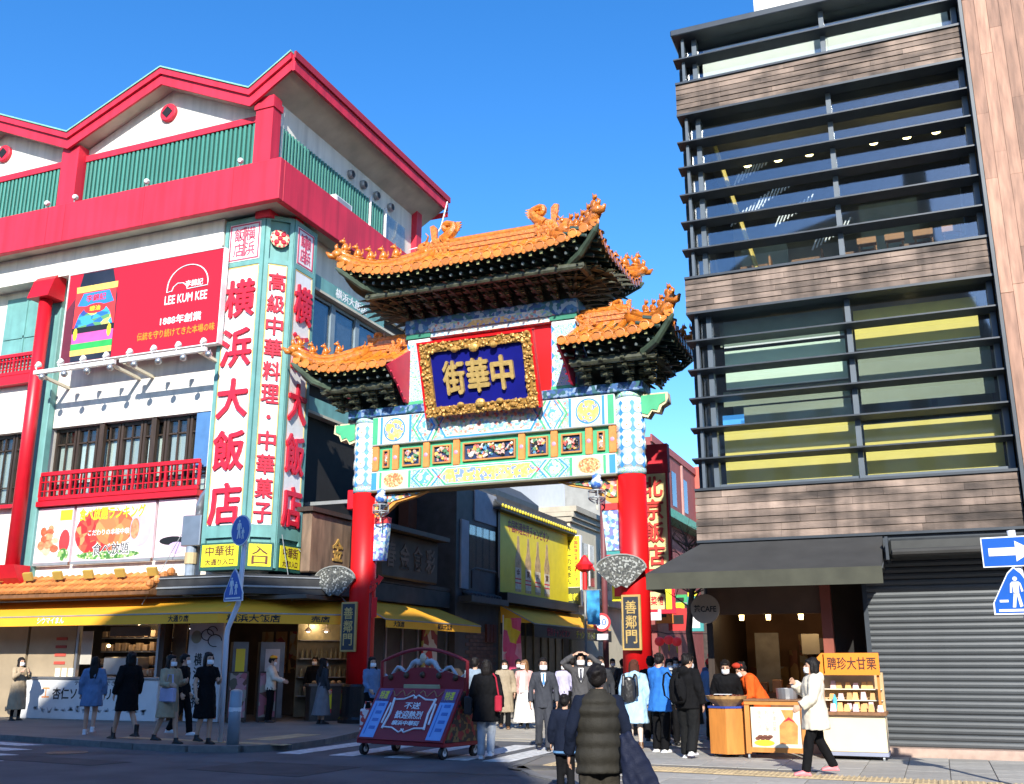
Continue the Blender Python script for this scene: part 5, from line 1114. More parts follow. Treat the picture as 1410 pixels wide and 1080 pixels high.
# cedar tower
CT = thing('cedar_tower', 'tall tower clad in reddish vertical cedar boards at the right edge', 'building', (3.5, 20, 0))
MB().box(1.72, 9, 19.66, 27, 3.7, 24).build('core', mat('tower_core', (.03, .02, .015), .9), CT)
MB().box(1.66, 1.72, 19.55, 19.9, 3.7, 24).build('corner_strip', FINM, CT)
for i in range(13):
    z = 3.72-random.uniform(0, 1.5); x = 1.73+i*.215
    while z < 21:
        L = random.uniform(1.2, 3.4); za = max(z, 3.72); t = random.uniform(0, .012)
        if z+L > 3.8: MB().box(x+.003, x+.212, 19.6-t, 19.655, za+.003, z+L-.003).build('board', WOODV, CT)
        z += L
MB().box(1.72, 9, 19.67, 27, 0, 3.7).build('base', mat('shop_pillar', (.06, .055, .05), .7), CT)
# ground storey
MB().box(XL, XR+.1, 19.72, 20.4, 3.55, 3.86).build('lintel', FINM, RB)
MB().box(XL+.1, -1.2, 24.0, 24.2, 0, 3.6).build('cafe_back_wall', mat('cafe_back', (.24, .13, .07), .8, var=.4, scale=1), RB)
MB().box(-1.85, -1.15, 20.4, 20.6, 0, 3.6).build('recess_wall', DARK, RB)
MB().box(XL, XL+.12, 20.2, 24, 0, 3.6).build('cafe_side_wall', DKWOOD, RB)
MB().box(XL, -1.2, 19.7, 24, 3.4, 3.54).build('cafe_ceiling', DKWOOD, RB)
MB().box(-3.98, -1.9, 19.68, 19.78, 2.46, 3.4).build('cafe_fascia', mat('cafe_brown', (.11, .065, .04), .6, var=.2), RB)
MB().box(-1.9, -1.72, 19.62, 19.85, 0, 3.5).build('cafe_post', mat('post_red_brown', (.24, .06, .035), .5), RB)
MB().box(-1.16, -1.08, 19.66, 20.5, 0, 3.55).build('shutter_jamb', FINM, RB)
for k in range(2):
    s_ = MB().box(-2.75, -1.95, 23.2, 23.6, 1.2+k*.6, 1.24+k*.6).build('cafe_shelf', DKWOOD, RB)
    for i in range(6): MB().box(-2.7+i*.12, -2.62+i*.12, 23.25, 23.5, 1.24+k*.6, 1.5+k*.6).build('book', mat('book', (.4, .36, .3), .6, pvar=.5), s_)
MB().box(-3.6, -3.1, 22.6, 22.64, 1.0, 2.2).build('cafe_picture', mat('cafe_picture', (.3, .28, .24), .6, var=.3), RB)
MB().box(-2.55, -2.2, 21.9, 21.92, 1.75, 2.15).build('cafe_notice', mat('notice_cream', (.6, .55, .42), .6), RB)
for x in (-3.4, -2.9, -2.3): MB().lathe((x, 19.95, 2.36), [(.04, 0), (.05, .1)], 8).build('spot_lamp', mat('warm_bulb', (1, .62, .25), .4, emit=5), RB)
for i in range(9): MB().box(-3.95+i*.22, -3.78+i*.22, 23.95, 23.99, .9+(i % 3)*.1, 1.5+(i % 3)*.35).build('cafe_poster', cells('cafe_print%d' % (i % 3), [(.5, .3, .12), (.55, .5, .4), (.3, .1, .05), (.4, .25, .1)], 5+i % 3*2), RB)
MB().box(-3.9, -1.3, 21.5, 22.0, .02, 1.0).build('cafe_counter', BROWN, RB)
for i in range(8): MB().bev(-3.7+i*.28, -3.52+i*.28, 21.55, 21.8, 1.0, 1.15+.05*(i % 3), .01).build('goods', mat('goods', (.45, .2, .08), .5, pvar=.6), RB)
for x in (-3.2, -2.2): lamp_light('lamp_glow', (x, 21.4, 2.5), 7, RB)
MB().box(-4.0, 6, 19.35, 19.7, .016, .17).build('base_step', mat('pink_granite', (.42, .3, .24), .7, var=.15, scale=8), RB)
sht = thing('roller_shutter', 'closed grey roller shutter of narrow slats beside the chestnut stall', 'shutter', (.5, 19.65, .17))
SHM = mat('shutter_grey', (.068, .076, .082), .45, metal=.2, var=.12, pvar=.1, scale=2)
ss = MB(); pr = [(0, 0), (-.018, .02), (-.024, .055), (-.018, .09), (0, .108)]
ss.prism([(-1.08, 19.68+y, z) for y, z in pr], (4.9, 0, 0)); ss = ss.mesh('slat', SHM)
for i in range(31): put('slat', ss, sht, Matrix.Translation((0, random.uniform(-.003, .003), .17+i*.11)) @ Matrix.Rotation(random.uniform(-.02, .02), 4, 'X') if False else Matrix.Translation((0, random.uniform(-.005, .004), .17+i*.11+random.uniform(-.002, .002))))
aw2 = thing('awning', 'dark olive canvas awning over the cafe front beside the gate', 'awning', (-2.8, 18.9, 3))
OLV = mat('olive_canvas', (.038, .037, .034), .8, var=.2, scale=2, bump=.1, bscale=60); OLV2 = mat('olive_valance', (.05, .051, .034), .8, var=.2, scale=3)
MB().add([(-4.05, 19.6, 3.8), (-.72, 19.6, 3.8), (-.72, 18.2, 3.15), (-4.78, 18.2, 3.15), (-4.05, 19.6, 3.79), (-.72, 19.6, 3.79), (-.72, 18.2, 3.14), (-4.78, 18.2, 3.14)], [(0, 1, 2, 3), (7, 6, 5, 4), (0, 3, 7, 4), (1, 5, 6, 2), (3, 2, 6, 7)]).build('canopy', OLV, aw2)
MB().add([(-4.05, 19.6, 3.8), (-4.78, 18.2, 3.15), (-4.78, 19.6, 3.15)], [(0, 1, 2)]).add([(-.72, 19.6, 3.8), (-.72, 18.2, 3.15), (-.72, 19.6, 3.15)], [(0, 1, 2)]).build('gusset', OLV, aw2)
MB().box(-4.78, -.72, 18.19, 18.2, 2.86, 3.149).box(-4.79, -4.78, 18.2, 19.6, 2.86, 3.149).build('valance', OLV2, aw2)
MB().tube([(-4.76, 18.22, 3.12), (-.74, 18.22, 3.12)], .025, 6).tube([(-.74, 18.22, 3.12), (-.74, 19.6, 3.4)], .025, 6).tube([(-2.7, 18.22, 3.12), (-2.7, 19.6, 3.4)], .025, 6).build('frame', GREYM, aw2)
aw3 = thing('awning', 'rolled up black awning box above the grey shutter', 'awning', (.6, 19.3, 3.4))
MB().bev(-.6, 4, 18.8, 19.6, 3.36, 3.66, .04).build('box', mat('awning_black', (.03, .032, .03), .5, var=.3), aw3)
MB().tube([(-.55, 18.76, 3.42), (4, 18.76, 3.42)], .06, 8).build('roll', OLV, aw3)
MB().box(-.66, -.61, 18.78, 19.62, 3.3, 3.7).build('end_plate', FINM, aw3)
hs_ = thing('hanging_sign', 'round beige cafe sign hanging at the left end of the cafe front', 'sign', (-3.95, 19.2, 2.4))
MB().lathe((-3.93, 19.2, 2.55), [(.27, 0), (.27, .05)], 24, (0, -1, 0)).build('disc', mat('cafe_disc', (.33, .26, .2), .6), hs_)
write('茶CAFE', (-3.93, 19.148, 2.55), .42, .14, X_, Z_, BLACK, hs_, .004, .02)
MB().tube([(-3.93, 19.18, 2.8), (-3.93, 19.18, 3.2)], .015, 6).build('rod', GREYM, hs_)
# ---------------------------------------------------------------- chestnut stalls
OW = mat('orange_stained_wood', (.52, .2, .04), .5, var=.18, scale=2, stretch=(5, 5, 1)); BAM = mat('basket_bamboo', (.42, .24, .09), .6, var=.3, scale=9)
k1 = local('chestnut_cart', 'six-sided orange wooden cart with a round basket of chestnuts on top', 'cart', (-3.47, 18.35, .016), .1)
hx_ = [(.34*math.cos(a), .34*math.sin(a)) for a in [math.pi/6+k*math.pi/3 for k in range(6)]]
MB().prism([(x, y, .07) for x, y in hx_], (0, 0, .74)).build('body', OW, k1)
MB().prism([(x*1.05, y*1.05, .81) for x, y in hx_], (0, 0, .03)).build('top', mat('cart_top_blue', (.03, .06, .3), .5), k1)
MB().lathe((0, 0, .84), [(.2, 0), (.34, .12), (.36, .17), (.32, .17), (.2, .1)], 18).build('basket', BAM, k1)
random.seed(2)
for k in range(34):
    a = random.uniform(0, 6.28); r = .27*random.random()**.5; MB().ell((r*math.cos(a), r*math.sin(a), .98+random.uniform(0, .03)), .035, .03, .025, 6, 4).build('chestnut', mat('chestnut', (.12, .03, .012), .3, pvar=.3), k1)
MB().box(-.2, .1, -.15, .1, 1.03, 1.035).build('paper', WHITE2, k1)
for x, y in ((-.2, -.15), (.2, -.15), (0, .22)): MB().lathe((x, y-.02, .04), [(.035, 0), (.035, .03)], 10, (0, 1, 0)).build('caster', BLACK, k1)
k2 = local('chestnut_stand', 'orange wooden stand with a cream poster of a bag of chestnuts', 'stand', (-2.62, 18.3, .016), .02)
f = MB()
for x in (-.46, .46): f.box(x-.04, x+.04, -.28, -.2, .1, .93); f.box(x-.04, x+.04, .2, .28, .1, .93)
f.box(-.5, .5, -.3, .3, .88, .94).box(-.42, .42, -.27, -.21, .12, .2).build('frame', OW, k2)
MB().box(-.5, .5, -.32, .32, .941, .965).build('top', BROWN, k2)
p_ = MB().box(-.4, .4, -.26, -.235, .2, .84).build('poster', mat('poster_cream', (.74, .68, .5), .6, var=.05), k2)
MB().prism([(.05, -.262, .26), (.34, -.262, .26), (.36, -.262, .55), (.28, -.262, .66), (.31, -.262, .8), (.1, -.262, .8), (.16, -.262, .66), (.06, -.262, .55)], (0, -.003, 0)).build('print', mat('bag_orange', (.72, .25, .06), .6, var=.25, scale=9), p_)
MB().prism([(.12, -.266, .6), (.22, -.266, .69), (.32, -.266, .6), (.22, -.266, .64)], (0, -.003, 0)).build('print', SIGNRED, p_)
MB().prism([(-.2+.17*math.cos(k*.524), -.262, .27+.05*math.sin(k*.524)) for k in range(12)], (0, -.003, 0)).build('print', YELS, p_)
for k in range(6): MB().prism([(-.3+k*.04+.05*math.cos(j), -.266, .34+(k % 2)*.03+.03*math.sin(j)) for j in range(6)], (0, -.003, 0)).build('print', mat('chestnut_print', (.16, .05, .03), .5), p_)
for k, t in enumerate(('天津甘栗', 'おいしい栗', '焼きたて')): write(t, (-.02-k*.12, -.261, .62), .06, .34, X_, Z_, mat('ink_grey', (.3, .28, .25), .6), p_, .002, .0, vert=True)
for x in (-.46, .46): MB().lathe((x, -.25, .05), [(.045, -.015), (.045, .015)], 10, (1, 0, 0)).build('caster', GREYM, k2)
pt_ = thing('roasting_pot', 'grey steel roasting pot on the orange chestnut stand', 'pot', (-2.5, 18.4, .98))
MB().lathe((-2.45, 18.42, .985), [(.17, 0), (.18, .17), (.16, .17), (.15, .02)], 16).build('body', STEEL, pt_); MB().tube([(-2.3, 18.42, 1.05), (-2.1, 18.45, 1.1)], .015, 6).build('handle', BLACK, pt_)
k3 = local('chestnut_booth', 'cream booth with an orange arrow board reading chestnuts beside the shutter', 'stall', (-1.42, 18.75, .016), .0)
MB().bev(-.5, .52, -.35, .3, .14, .72, .01).build('body', mat('booth_cream', (.76, .62, .4), .6, var=.04), k3)
MB().box(-.5, .53, -.36, .3, .08, .138).build('base', mat('booth_grey', (.25, .27, .35), .5), k3)
MB().box(-.52, .55, -.42, .3, .721, .77).build('counter', BROWN, k3)
MB().box(-.5, .52, .1, .3, .77, 1.4).build('back', mat('booth_shade', (.5, .34, .17), .6), k3)
for z in (.94, 1.12): MB().box(-.48, .5, -.12, .1, z, z+.015).build('shelf', CREAM, k3)
random.seed(6)
PKM = mat('packet_orange', (.72, .38, .12), .5, pvar=.35); PKP = mat('packet_pink', (.75, .5, .5), .5, pvar=.2)
for r, (z, y, n) in enumerate(((.775, -.3, 7), (.8, -.14, 7), (.957, -.05, 7), (1.137, 0, 6))):
    for i in range(n):
        x = -.3+i*.125+random.uniform(-.02, .02); h_ = random.uniform(.09, .13)
        MB().add([(x-.05, y-.03, z), (x+.05, y-.03, z), (x+.05, y+.03, z), (x-.05, y+.03, z), (x-.035, y-.01, z+h_), (x+.035, y-.01, z+h_), (x+.035, y+.01, z+h_), (x-.035, y+.01, z+h_)], [(0, 3, 2, 1), (4, 5, 6, 7), (0, 1, 5, 4), (1, 2, 6, 5), (2, 3, 7, 6), (3, 0, 4, 7)]).build('packet', PKM if (i+r) % 3 else PKP, k3)
ab = MB().prism([(-.62, -.3, 1.52), (-.42, -.3, 1.72), (.5, -.3, 1.72), (.5, -.3, 1.36), (-.42, -.3, 1.36)], (0, .08, 0)).build('arrow_board', mat('arrow_orange', (.8, .23, .01), .5, var=.03), k3)
write('聘珍大甘栗', (.06, -.301, 1.55), .78, .2, X_, Z_, mat('ink_brown', (.06, .012, .005), .6), ab, .004, .03)
MB().box(-.4, -.38, -.3, -.22, 1.38, 1.7).build('notch', BLACK, ab)
for x in (-.44, .46): MB().box(x-.02, x+.02, -.24, -.18, .77, 1.36).build('post', OW, k3)
for x in (-.42, .45): MB().lathe((x, -.3, .045), [(.045, -.015), (.045, .015)], 10, (1, 0, 0)).build('caster', GREYM, k3)
bt_ = MB().lathe((-1.68, 18.5, .79), [(.035, 0), (.035, .2), (.015, .24), (.015, .27)], 10).build('spray_bottle', mat('bottle_cyan', (.1, .5, .7), .3), label='light blue spray bottle standing on the chestnut booth counter', cat='bottle')
# ---------------------------------------------------------------- traffic signs
SB = mat('sign_blue', (.01, .1, .45), .35, var=.05); SWH = mat('sign_white', (.78, .8, .82), .4, var=.03); POLE = mat('pole_white', (.62, .66, .72), .4, var=.06)
def walker(mb, c, ex, ey, n, s, d=.004):
    P = lambda x, y: V(c)+ex*(x*s)+ey*(y*s)+n*.002
    mb.prism([P(.09*math.cos(k*.63), .62+.09*math.sin(k*.63)) for k in range(10)], n*d)
    for pl in ([(-.13, .5), (.13, .5), (.1, 0), (-.1, 0)], [(-.1, .05), (.02, .05), (-.08, -.55), (-.2, -.55)], [(.0, .05), (.1, .05), (.2, -.5), (.08, -.55)], [(-.13, .5), (-.2, .42), (-.24, .05), (-.16, .05)], [(.13, .5), (.2, .42), (.27, .1), (.19, .08)]): mb.prism([P(x, y) for x, y in pl], n*d)
def pent(c, ex, ey, r): return [V(c)+ex*x*r+ey*y*r for x, y in ((0, 1.12), (.28, .85), (.98, -.45), (.98, -.95), (-.98, -.95), (-.98, -.45), (-.28, .85))]
def sign_pole(label, pts, r, parts, name='sign_post'):
    t = thing(name, label, 'traffic sign', pts[0]); MB().tube(pts, r, 12).build('pole', POLE, t, smooth=True)
    for f_ in parts: f_(t)
    return t
cdir = V((-.3, -1, 0)).normalized()
ex1 = V((1, -.3, 0)).normalized(); n1 = ex1.cross(Z_)
def p_round(t):
    c = V((-12.76, 16.82, 4.16)); MB().lathe(c, [(.31, 0), (.31, .02)], 32, n1).build('disc', SWH, t)
    MB().lathe(c+n1*.021, [(.285, 0), (.285, .003)], 32, n1).build('disc_face', SB, t)
    mb = MB(); walker(mb, c+n1*.024-ex1*.04, ex1, Z_, n1, .3); walker(mb, c+n1*.024+ex1*.09-Z_*.08, ex1, Z_, n1, .18); mb.build('pictogram', SWH, t)
def p_pent(t):
    c = V((-12.8, 16.78, 3.05)); MB().prism(pent(c, ex1, Z_, .31), n1*.02).build('plate', SWH, t); MB().prism([p+n1*.021 for p in pent(c, ex1, Z_, .285)], n1*.003).build('plate_face', SB, t)
    mb = MB(); walker(mb, c+n1*.025-ex1*.06-Z_*.02, ex1, Z_, n1, .27); walker(mb, c+n1*.025+ex1*.09-Z_*.06, ex1, Z_, n1, .2); mb.prism([c+n1*.025+ex1*x+Z_*z for x, z in ((-.24, -.25), (.24, -.25), (.24, -.22), (-.24, -.22))], n1*.004); mb.build('pictogram', SWH, t)
sign_pole('round and five-sided blue pedestrian signs on a bent white pole at the left corner', [(-12.97, 16.9, .1), (-13.0, 16.9, 2.1), (-12.98, 16.9, 2.25), (-12.78, 16.9, 2.7), (-12.76, 16.9, 2.85), (-12.7, 16.9, 4.4)], .05, [p_round, p_pent])
bo = thing('bollard', 'thick grey steel bollard beside the bent white sign pole', 'bollard', (-12.3, 16.4, .1))
MB().tube([(-12.32, 16.42, .1), (-12.3, 16.4, 1.05)], .115, 16).build('post', mat('bollard_grey', (.25, .29, .33), .4, var=.15), bo, smooth=True); MB().lathe((-12.3, 16.4, 1.05), [(.115, 0), (.1, .03), (.03, .05)], 16).build('cap', GREYM, bo)
MB().tube([(-12.31, 16.41, .7), (-12.305, 16.405, .78)], .118, 16).build('band', SWH, bo)
ex2 = V((1, -.12, 0)).normalized(); n2 = ex2.cross(Z_)
def p_arrow(t):
    c = V((.98, 14.3, 2.93)); MB().obox(c, ex2*.33, n2*.012, Z_*.19).build('plate', SWH, t); MB().obox(c+n2*.013, ex2*.315, n2*.003, Z_*.175).build('plate_face', SB, t)
    MB().prism([c+n2*.017+ex2*x+Z_*z for x, z in ((-.25, -.05), (.06, -.05), (.06, -.13), (.27, 0), (.06, .13), (.06, .05), (-.25, .05))], n2*.004).build('arrow', SWH, t)
def p_pent2(t):
    c = V((.99, 14.28, 2.42)); MB().prism(pent(c, ex2, Z_, .285), n2*.02).build('plate', SWH, t); MB().prism([p+n2*.021 for p in pent(c, ex2, Z_, .265)], n2*.003).build('plate_face', SB, t)
    mb = MB(); walker(mb, c+n2*.025-Z_*.02, ex2, Z_, n2, .3)
    for a, b, z, h_ in ((-.22, .22, -.235, .03), (-.2, -.1, -.12, .03), (.1, .2, -.1, .03)): mb.prism([c+n2*.025+ex2*x+Z_*q for x, q in ((a, z), (b, z), (b, z+h_), (a, z+h_))], n2*.004)
    mb.build('pictogram', SWH, t)
sign_pole('one-way arrow and five-sided pedestrian sign on a white pole at the right edge', [(1.22, 14.36, .01), (1.12, 14.36, 1.6), (1.02, 14.36, 3.2)], .05, [p_arrow, p_pent2])
# ---------------------------------------------------------------- sign cart in the lane mouth
sc_ = local('sign_cart', 'red wheeled sign cart with white dragons and blue notices in the lane mouth', 'cart', (-8.7, 16.6, .0), rad(-13))
MRN = mat('maroon_paint', (.27, .012, .02), .5, var=.1); LBL = mat('notice_pale_blue', (.2, .38, .72), .5, var=.08)
MB().bev(-1.0, 1.0, -.3, .75, .2, .27, .01).build('deck', MRN, sc_)
sl0, sl1 = V((0, -.3, .27)), V((0, .25, 1.12)); su = (sl1-sl0).normalized(); sn = X_.cross(su); sm_ = (sl0+sl1)/2; SL = (sl1-sl0).length
MB().obox(sm_, X_*.98, sn*.025, su*(SL/2)).build('front_panel', MRN, sc_)
for s in (-1, 1):
    c = sm_+X_*s*.76+sn*.03
    b_ = MB().obox(c-su*.1, X_*.16, sn*.006, su*.38).build('notice_board', LBL, sc_)
    MB().obox(c+su*.36, X_*.16, sn*.006, su*.13).build('notice_head', mat('notice_purple', (.2, .07, .2), .5), sc_)
    wm = MB(); write('特選', c+su*.36+sn*.007, .2, .16, X_, su, None, None, .002, .03, mb=wm); wm.build('lettering', YELS, b_)
    wb = MB()
    for k in range(4): wb.obox(c+X_*.04+su*(.16-k*.15)+sn*.008, X_*.07, sn*.002, su*.03); 
    wb.obox(c-X_*.09-su*.12+sn*.008, X_*.01, sn*.002, su*.3).build('print', mat('notice_print', (.06, .16, .45), .5), b_)
fr = MB()
for s in (-1, 1):
    fr.tube([sm_+X_*(.48*s)-su*.3+sn*.035, sm_+X_*(.44*s)+sn*.035, sm_+X_*(.48*s)+su*.3+sn*.035], .022, 6); fr.tube([sm_+X_*(.54*s)-su*.2+sn*.035, sm_+X_*(.52*s)+su*.2+sn*.035], .018, 6)
    for t in (-1, 1): fr.tube([sm_+X_*(.48*s)+su*(.27*t)+sn*.035, sm_+X_*(.25*s)+su*(.28*t)+sn*.035, sm_+X_*(.06*s)+su*(.36*t)+sn*.035, sm_+X_*(-.03*s)+su*(.3*t)+sn*.035], .016, 6)
fr.build('scroll_frame', SWH, sc_)
write('不送', sm_+su*.16+sn*.027, .36, .13, X_, su, SWH, sc_, .006, .03); write('歓迎熱烈', sm_-su*.02+sn*.027, .62, .15, X_, su, SWH, sc_, .006, .03); write('横浜中華街', sm_-su*.18+sn*.027, .62, .09, X_, su, SWH, sc_, .006, .02)
sg = MB()
for s in (-1, 1): sg.tube([sm_+X_*(s*(.06+.1*k/8*4))+su*(.4+.06*math.sin(k*1.3))+sn*.03 for k in range(13)], .01, 5)
sg.build('gilt_scroll', mat('scroll_gilt', (.4, .2, .1), .5), sc_)
bkp = [(-.95, 1.1), (-.95, 1.32)]+[(-.95+1.9*k/16, 1.32+.18*math.sin(math.pi*k/16)) for k in range(1, 16)]+[(.95, 1.32), (.95, 1.1)]
MB().prism([(x, .3, z) for x, z in bkp], (0, .05, 0)).build('head_board', MRN, sc_)
MB().tube([(-1.0, .32, 1.0), (-1.0, .32, 1.6)]+[(-1+2*k/14, .32, 1.6+.22*math.sin(math.pi*k/14)) for k in range(1, 14)]+[(1.0, .32, 1.6), (1.0, .32, 1.0)], .032, 8).build('arch', MRN, sc_)
MB().bev(-.42, .42, .26, .3, 1.12, 1.2, .01).build('name_strip', mat('strip_olive', (.4, .36, .2), .5), sc_)
for k in range(5): MB().lathe((-.76+k*.38, .3, 1.3+.07*math.sin(math.pi*(k+.5)/5)), [(.06, 0), (.05, .03), (.02, .05)], 8, (0, -1, 0)).build('rosette', mat('rosette_dark', (.07, .04, .02), .5), sc_)
for s in (-1, 1):
    pts = [V((s*(.1+.075*k), .33, 1.56+.07*math.sin(k*1.15)-.018*k)) for k in range(12)]
    dg = MB().tube(pts, [.05, .055, .05]+[.04-.0022*k for k in range(9)], 8).ell(pts[0]+Z_*.03, .08, .05, .06, 8, 5).tube([pts[0]+Z_*.06, pts[0]+Z_*.12-X_*s*.03], .012, 5)
    for k in (3, 8): dg.tube([pts[k], pts[k]-Z_*.1], .018, 5)
    dg.build('dragon', mat('dragon_grey', (.42, .46, .5), .5, var=.2, scale=9), sc_, smooth=True)
    MB().prism([(s*.97, -.25, .27), (s*.97, .72, .27), (s*.97, .72, .4), (s*.97, .33, 1.1), (s*.97, .22, 1.1)], (s*.03, 0, 0)).build('side_panel', cells('lattice_side', [(.25, .015, .02), (.03, .02, .02), (.2, .12, .04), (.03, .02, .02)], 16), sc_)
MB().ell((0, .3, 1.66), .07, .05, .09, 10, 6).build('pearl', mat('pearl_gold', (.55, .48, .35), .4), sc_)
for x in (-.9, .9):
    for y in (-.2, .65):
        w_ = MB().lathe((x, y, .1), [(.1, -.03), (.1, .03), (.05, .035)], 14, (1, 0, 0)).build('wheel', BLACK, sc_); MB().lathe((x, y, .1), [(.05, -.04), (.05, .04)], 10, (1, 0, 0)).build('hub', LAMPW, w_)
        MB().box(x-.05, x+.05, y-.02, y+.02, .1, .2).build('fork', GREYM, sc_)
# ---------------------------------------------------------------- the lane beyond the gate
AX = -14.5
CHAR = mat('charcoal_cladding', (.05, .052, .055), .6, var=.3); GREYP = mat('grey_render', (.36, .38, .42), .8, var=.12); BRICK = mat('shutter_brick', (.16, .085, .06), .8, var=.25, pvar=.2)
cs = thing('carved_sign', 'large dark carved wooden sign with four characters just right of the left gate column', 'sign', (-14.4, 27.3, 3.9))
MB().bev(-14.6, -14.42, 25.5, 29.1, 3.98, 5.3, .04).build('board', mat('dark_carved_board', (.075, .055, .035), .7, var=.4, scale=1.5), cs)
MB().box(-14.75, -14.1, 25.3, 29.3, 5.31, 5.45).build('hood', DKWOOD, cs)
for i, c_ in enumerate('春金食彩'): write(c_, (-14.418, 26.0+i*.85, 4.65), .6, .75, Y_, Z_, mat('carved_char', (.16, .1, .06), .6), cs, .02, .02, 'character')
MB().box(-14.9, -14.62, 25.2, 30.5, 3.84, 3.96).build('base_rail', DKWOOD, cs)
db = thing('dark_shophouse', 'narrow dark shophouse with a small yellow sign past the first lane awning', 'building', (-15.5, 32.4, 0))
MB().box(-18, AX, 30.6, 34.0, 3.0, 7.4).build('wall', CHAR, db)
MB().box(AX, AX+.05, 32.0, 33.9, 6.4, 7.5).build('wall_panel', GREYP, db)
MB().box(AX, AX+.06, 30.9, 31.5, 4.0, 6.3).build('wall_panel', GREYP, db)
for k in range(4): MB().box(AX+.001, AX+.04, 31.6+k*.58, 32.1+k*.58, 4.7, 6.2).build('window', WIN, db)
MB().box(AX, AX+.5, 30.8, 34.0, 3.55, 3.75).build('ledge', CHAR, db)
for k in range(12): MB().lathe((AX+.3, 31.2+k*.23, 3.78), [(.09, 0), (.07, .35)], 8, (-1, 0, .4)).build('roof_tile', mat('grey_tile', (.08, .085, .09), .6, pvar=.3), db)
MB().tube([(AX+.3, 31.2, 4.0), (AX+.3, 31.2, 4.6), (AX+.32, 31.5, 4.7), (AX+.32, 33.2, 4.7), (AX+.3, 33.5, 4.5), (AX+.3, 33.5, 3.9)], .03, 6).build('rail_pipe', BLACK, db)
b_ = MB().box(-18, AX, 30.6, 34.0, .1, 3.0).build('wall', mat('brick_mortar', (.1, .08, .07), .9), db)
bk = MB().bev(0, .02, -.28, .28, -.055, .055, .005).mesh('brick', BRICK)
for j in range(20):
    for i in range(5):
        y = 31.7+i*.58+(.29 if j % 2 else 0)
        if y < 33.9: put('brick', bk, b_, Matrix.Translation((AX, y, .2+j*.125)))
for k in range(3): MB().box(AX+.02, AX+.1, 33.0+k*.3, 33.24+k*.3, 2.3, 2.9).build('lattice', mat('lattice_red', (.12, .03, .02), .6), db)
ys = thing('projecting_sign', 'small yellow projecting sign with two dark characters above the dark shophouse', 'sign', (-15.3, 32, 6.3))
MB().box(-16.0, -14.85, 32.0, 32.2, 6.3, 8.1).build('case', BLACK, ys); MB().box(-15.85, -14.97, 31.985, 31.999, 6.4, 7.15).build('face', mat('mustard_face', (.4, .31, .05), .5), ys); MB().box(-15.85, -14.97, 31.985, 31.999, 7.22, 7.9).build('face', mat('lilac_face', (.3, .3, .38), .5), ys)
write('本店', (-15.41, 31.984, 6.8), .5, .26, X_, Z_, BLACK, ys, .004, .02)
# yellow steamed bun shop
yb = thing('bun_shop', 'shop with a big yellow billboard and black tiled eave striped with yellow ends', 'building', (-16, 38, 0))
MB().box(-20, AX-.02, 34.0, 42.0, .1, 7.6).build('wall', mat('shop_dark_wall', (.08, .07, .06), .7, var=.3), yb)
bd = MB().box(AX-.02, AX+.06, 34.1, 41.8, 4.1, 7.0).build('billboard', mat('mustard_yellow', (.76, .62, .02), .5, var=.06), yb)
write('中国料理世界チャンピオン', (AX+.062, 37.2, 6.6), 4.4, .45, Y_, Z_, mat('maroon_letter', (.28, .02, .03), .5), bd, .006, .03)
for k in range(4):
    y = 36.0+k*1.05; F = lambda pts, m, d: MB().prism([(AX+.062, y+a, z) for a, z in pts], (d, 0, 0)).build('print', m, bd)
    F([(-.3, 4.2), (.3, 4.2), (.32, 5.4), (.16, 5.75), (.1, 6.3), (-.1, 6.3), (-.16, 5.75), (-.32, 5.4)], mat('trophy_tan', (.5, .34, .16), .5, var=.4, scale=5), .004)
    F([(-.3, 4.3), (.3, 4.3), (.3, 5.1), (-.3, 5.1)], mat('trophy_pale', (.62, .55, .42), .5, var=.25, scale=6), .006)
    for z in (4.5, 4.65): F([(-.3, z), (.3, z), (.3, z+.05), (-.3, z+.05)], SIGNRED, .008)
    write('金賞大賞'[k], (AX+.069, y, 4.92), .34, .26, Y_, Z_, mat('ink_brown2', (.1, .04, .02), .6), bd, .003, .02)
MB().box(AX, AX+.1, 33.95, 34.15, 3.9, 7.1).build('frame', BLACK, yb); MB().box(AX, AX+.45, 34.0, 42.0, 3.7, 4.05).build('black_band', BLACK, yb)
ev = MB().prism([(AX-.6, 33.6, 7.75), (AX+.35, 33.6, 7.1), (AX+.35, 33.6, 7.0), (AX-.6, 33.6, 7.0)], (0, 8.6, 0)).build('eave', mat('black_tile', (.035, .04, .045), .5, var=.3), yb)
MB().prism([(AX-1.4, 33.6, 8.7), (AX-.6, 33.6, 8.05), (AX-.6, 33.6, 7.75), (AX-1.4, 33.6, 7.75)], (0, 6.4, 0)).build('upper_eave', MATS['black_tile'], yb)
for i in range(30):
    MB().lathe((AX+.36, 33.75+i*.285, 7.14), [(.085, 0), (.06, .05)], 8, (1, 0, 0)).build('eave_end', mat('eave_yellow', (.72, .58, .03), .5, pvar=.15), yb)
    MB().tube([(AX+.33, 33.75+i*.285, 7.16), (AX-.6, 33.75+i*.285, 7.8)], .05, 6).build('roof_tile', MATS['black_tile'], yb)
awning('awning', 'yellow awning with black valance below the big yellow billboard', [(AX, 34.4, 3.68), (AX, 43.6, 3.68)], [(AX+1.1, 35.0, 3.0), (AX+1.1, 44.6, 3.0)], .5, YEL, [], mval=BLACK)
a_ = bpy.data.objects['awning.004'] if 'awning.004' in bpy.data.objects else bpy.data.objects['awning']
vp = V((AX+1.104, 37.6, 2.72)); write('世界チャンピオン', vp, 2.6, .3, Y_, Z_, mat('valance_red', (.5, .04, .05), .6), a_, .004, .03); write('チャンピオンの肉まん', vp+Y_*3.9, 3.6, .32, Y_, Z_, YELS, a_, .004, .03)
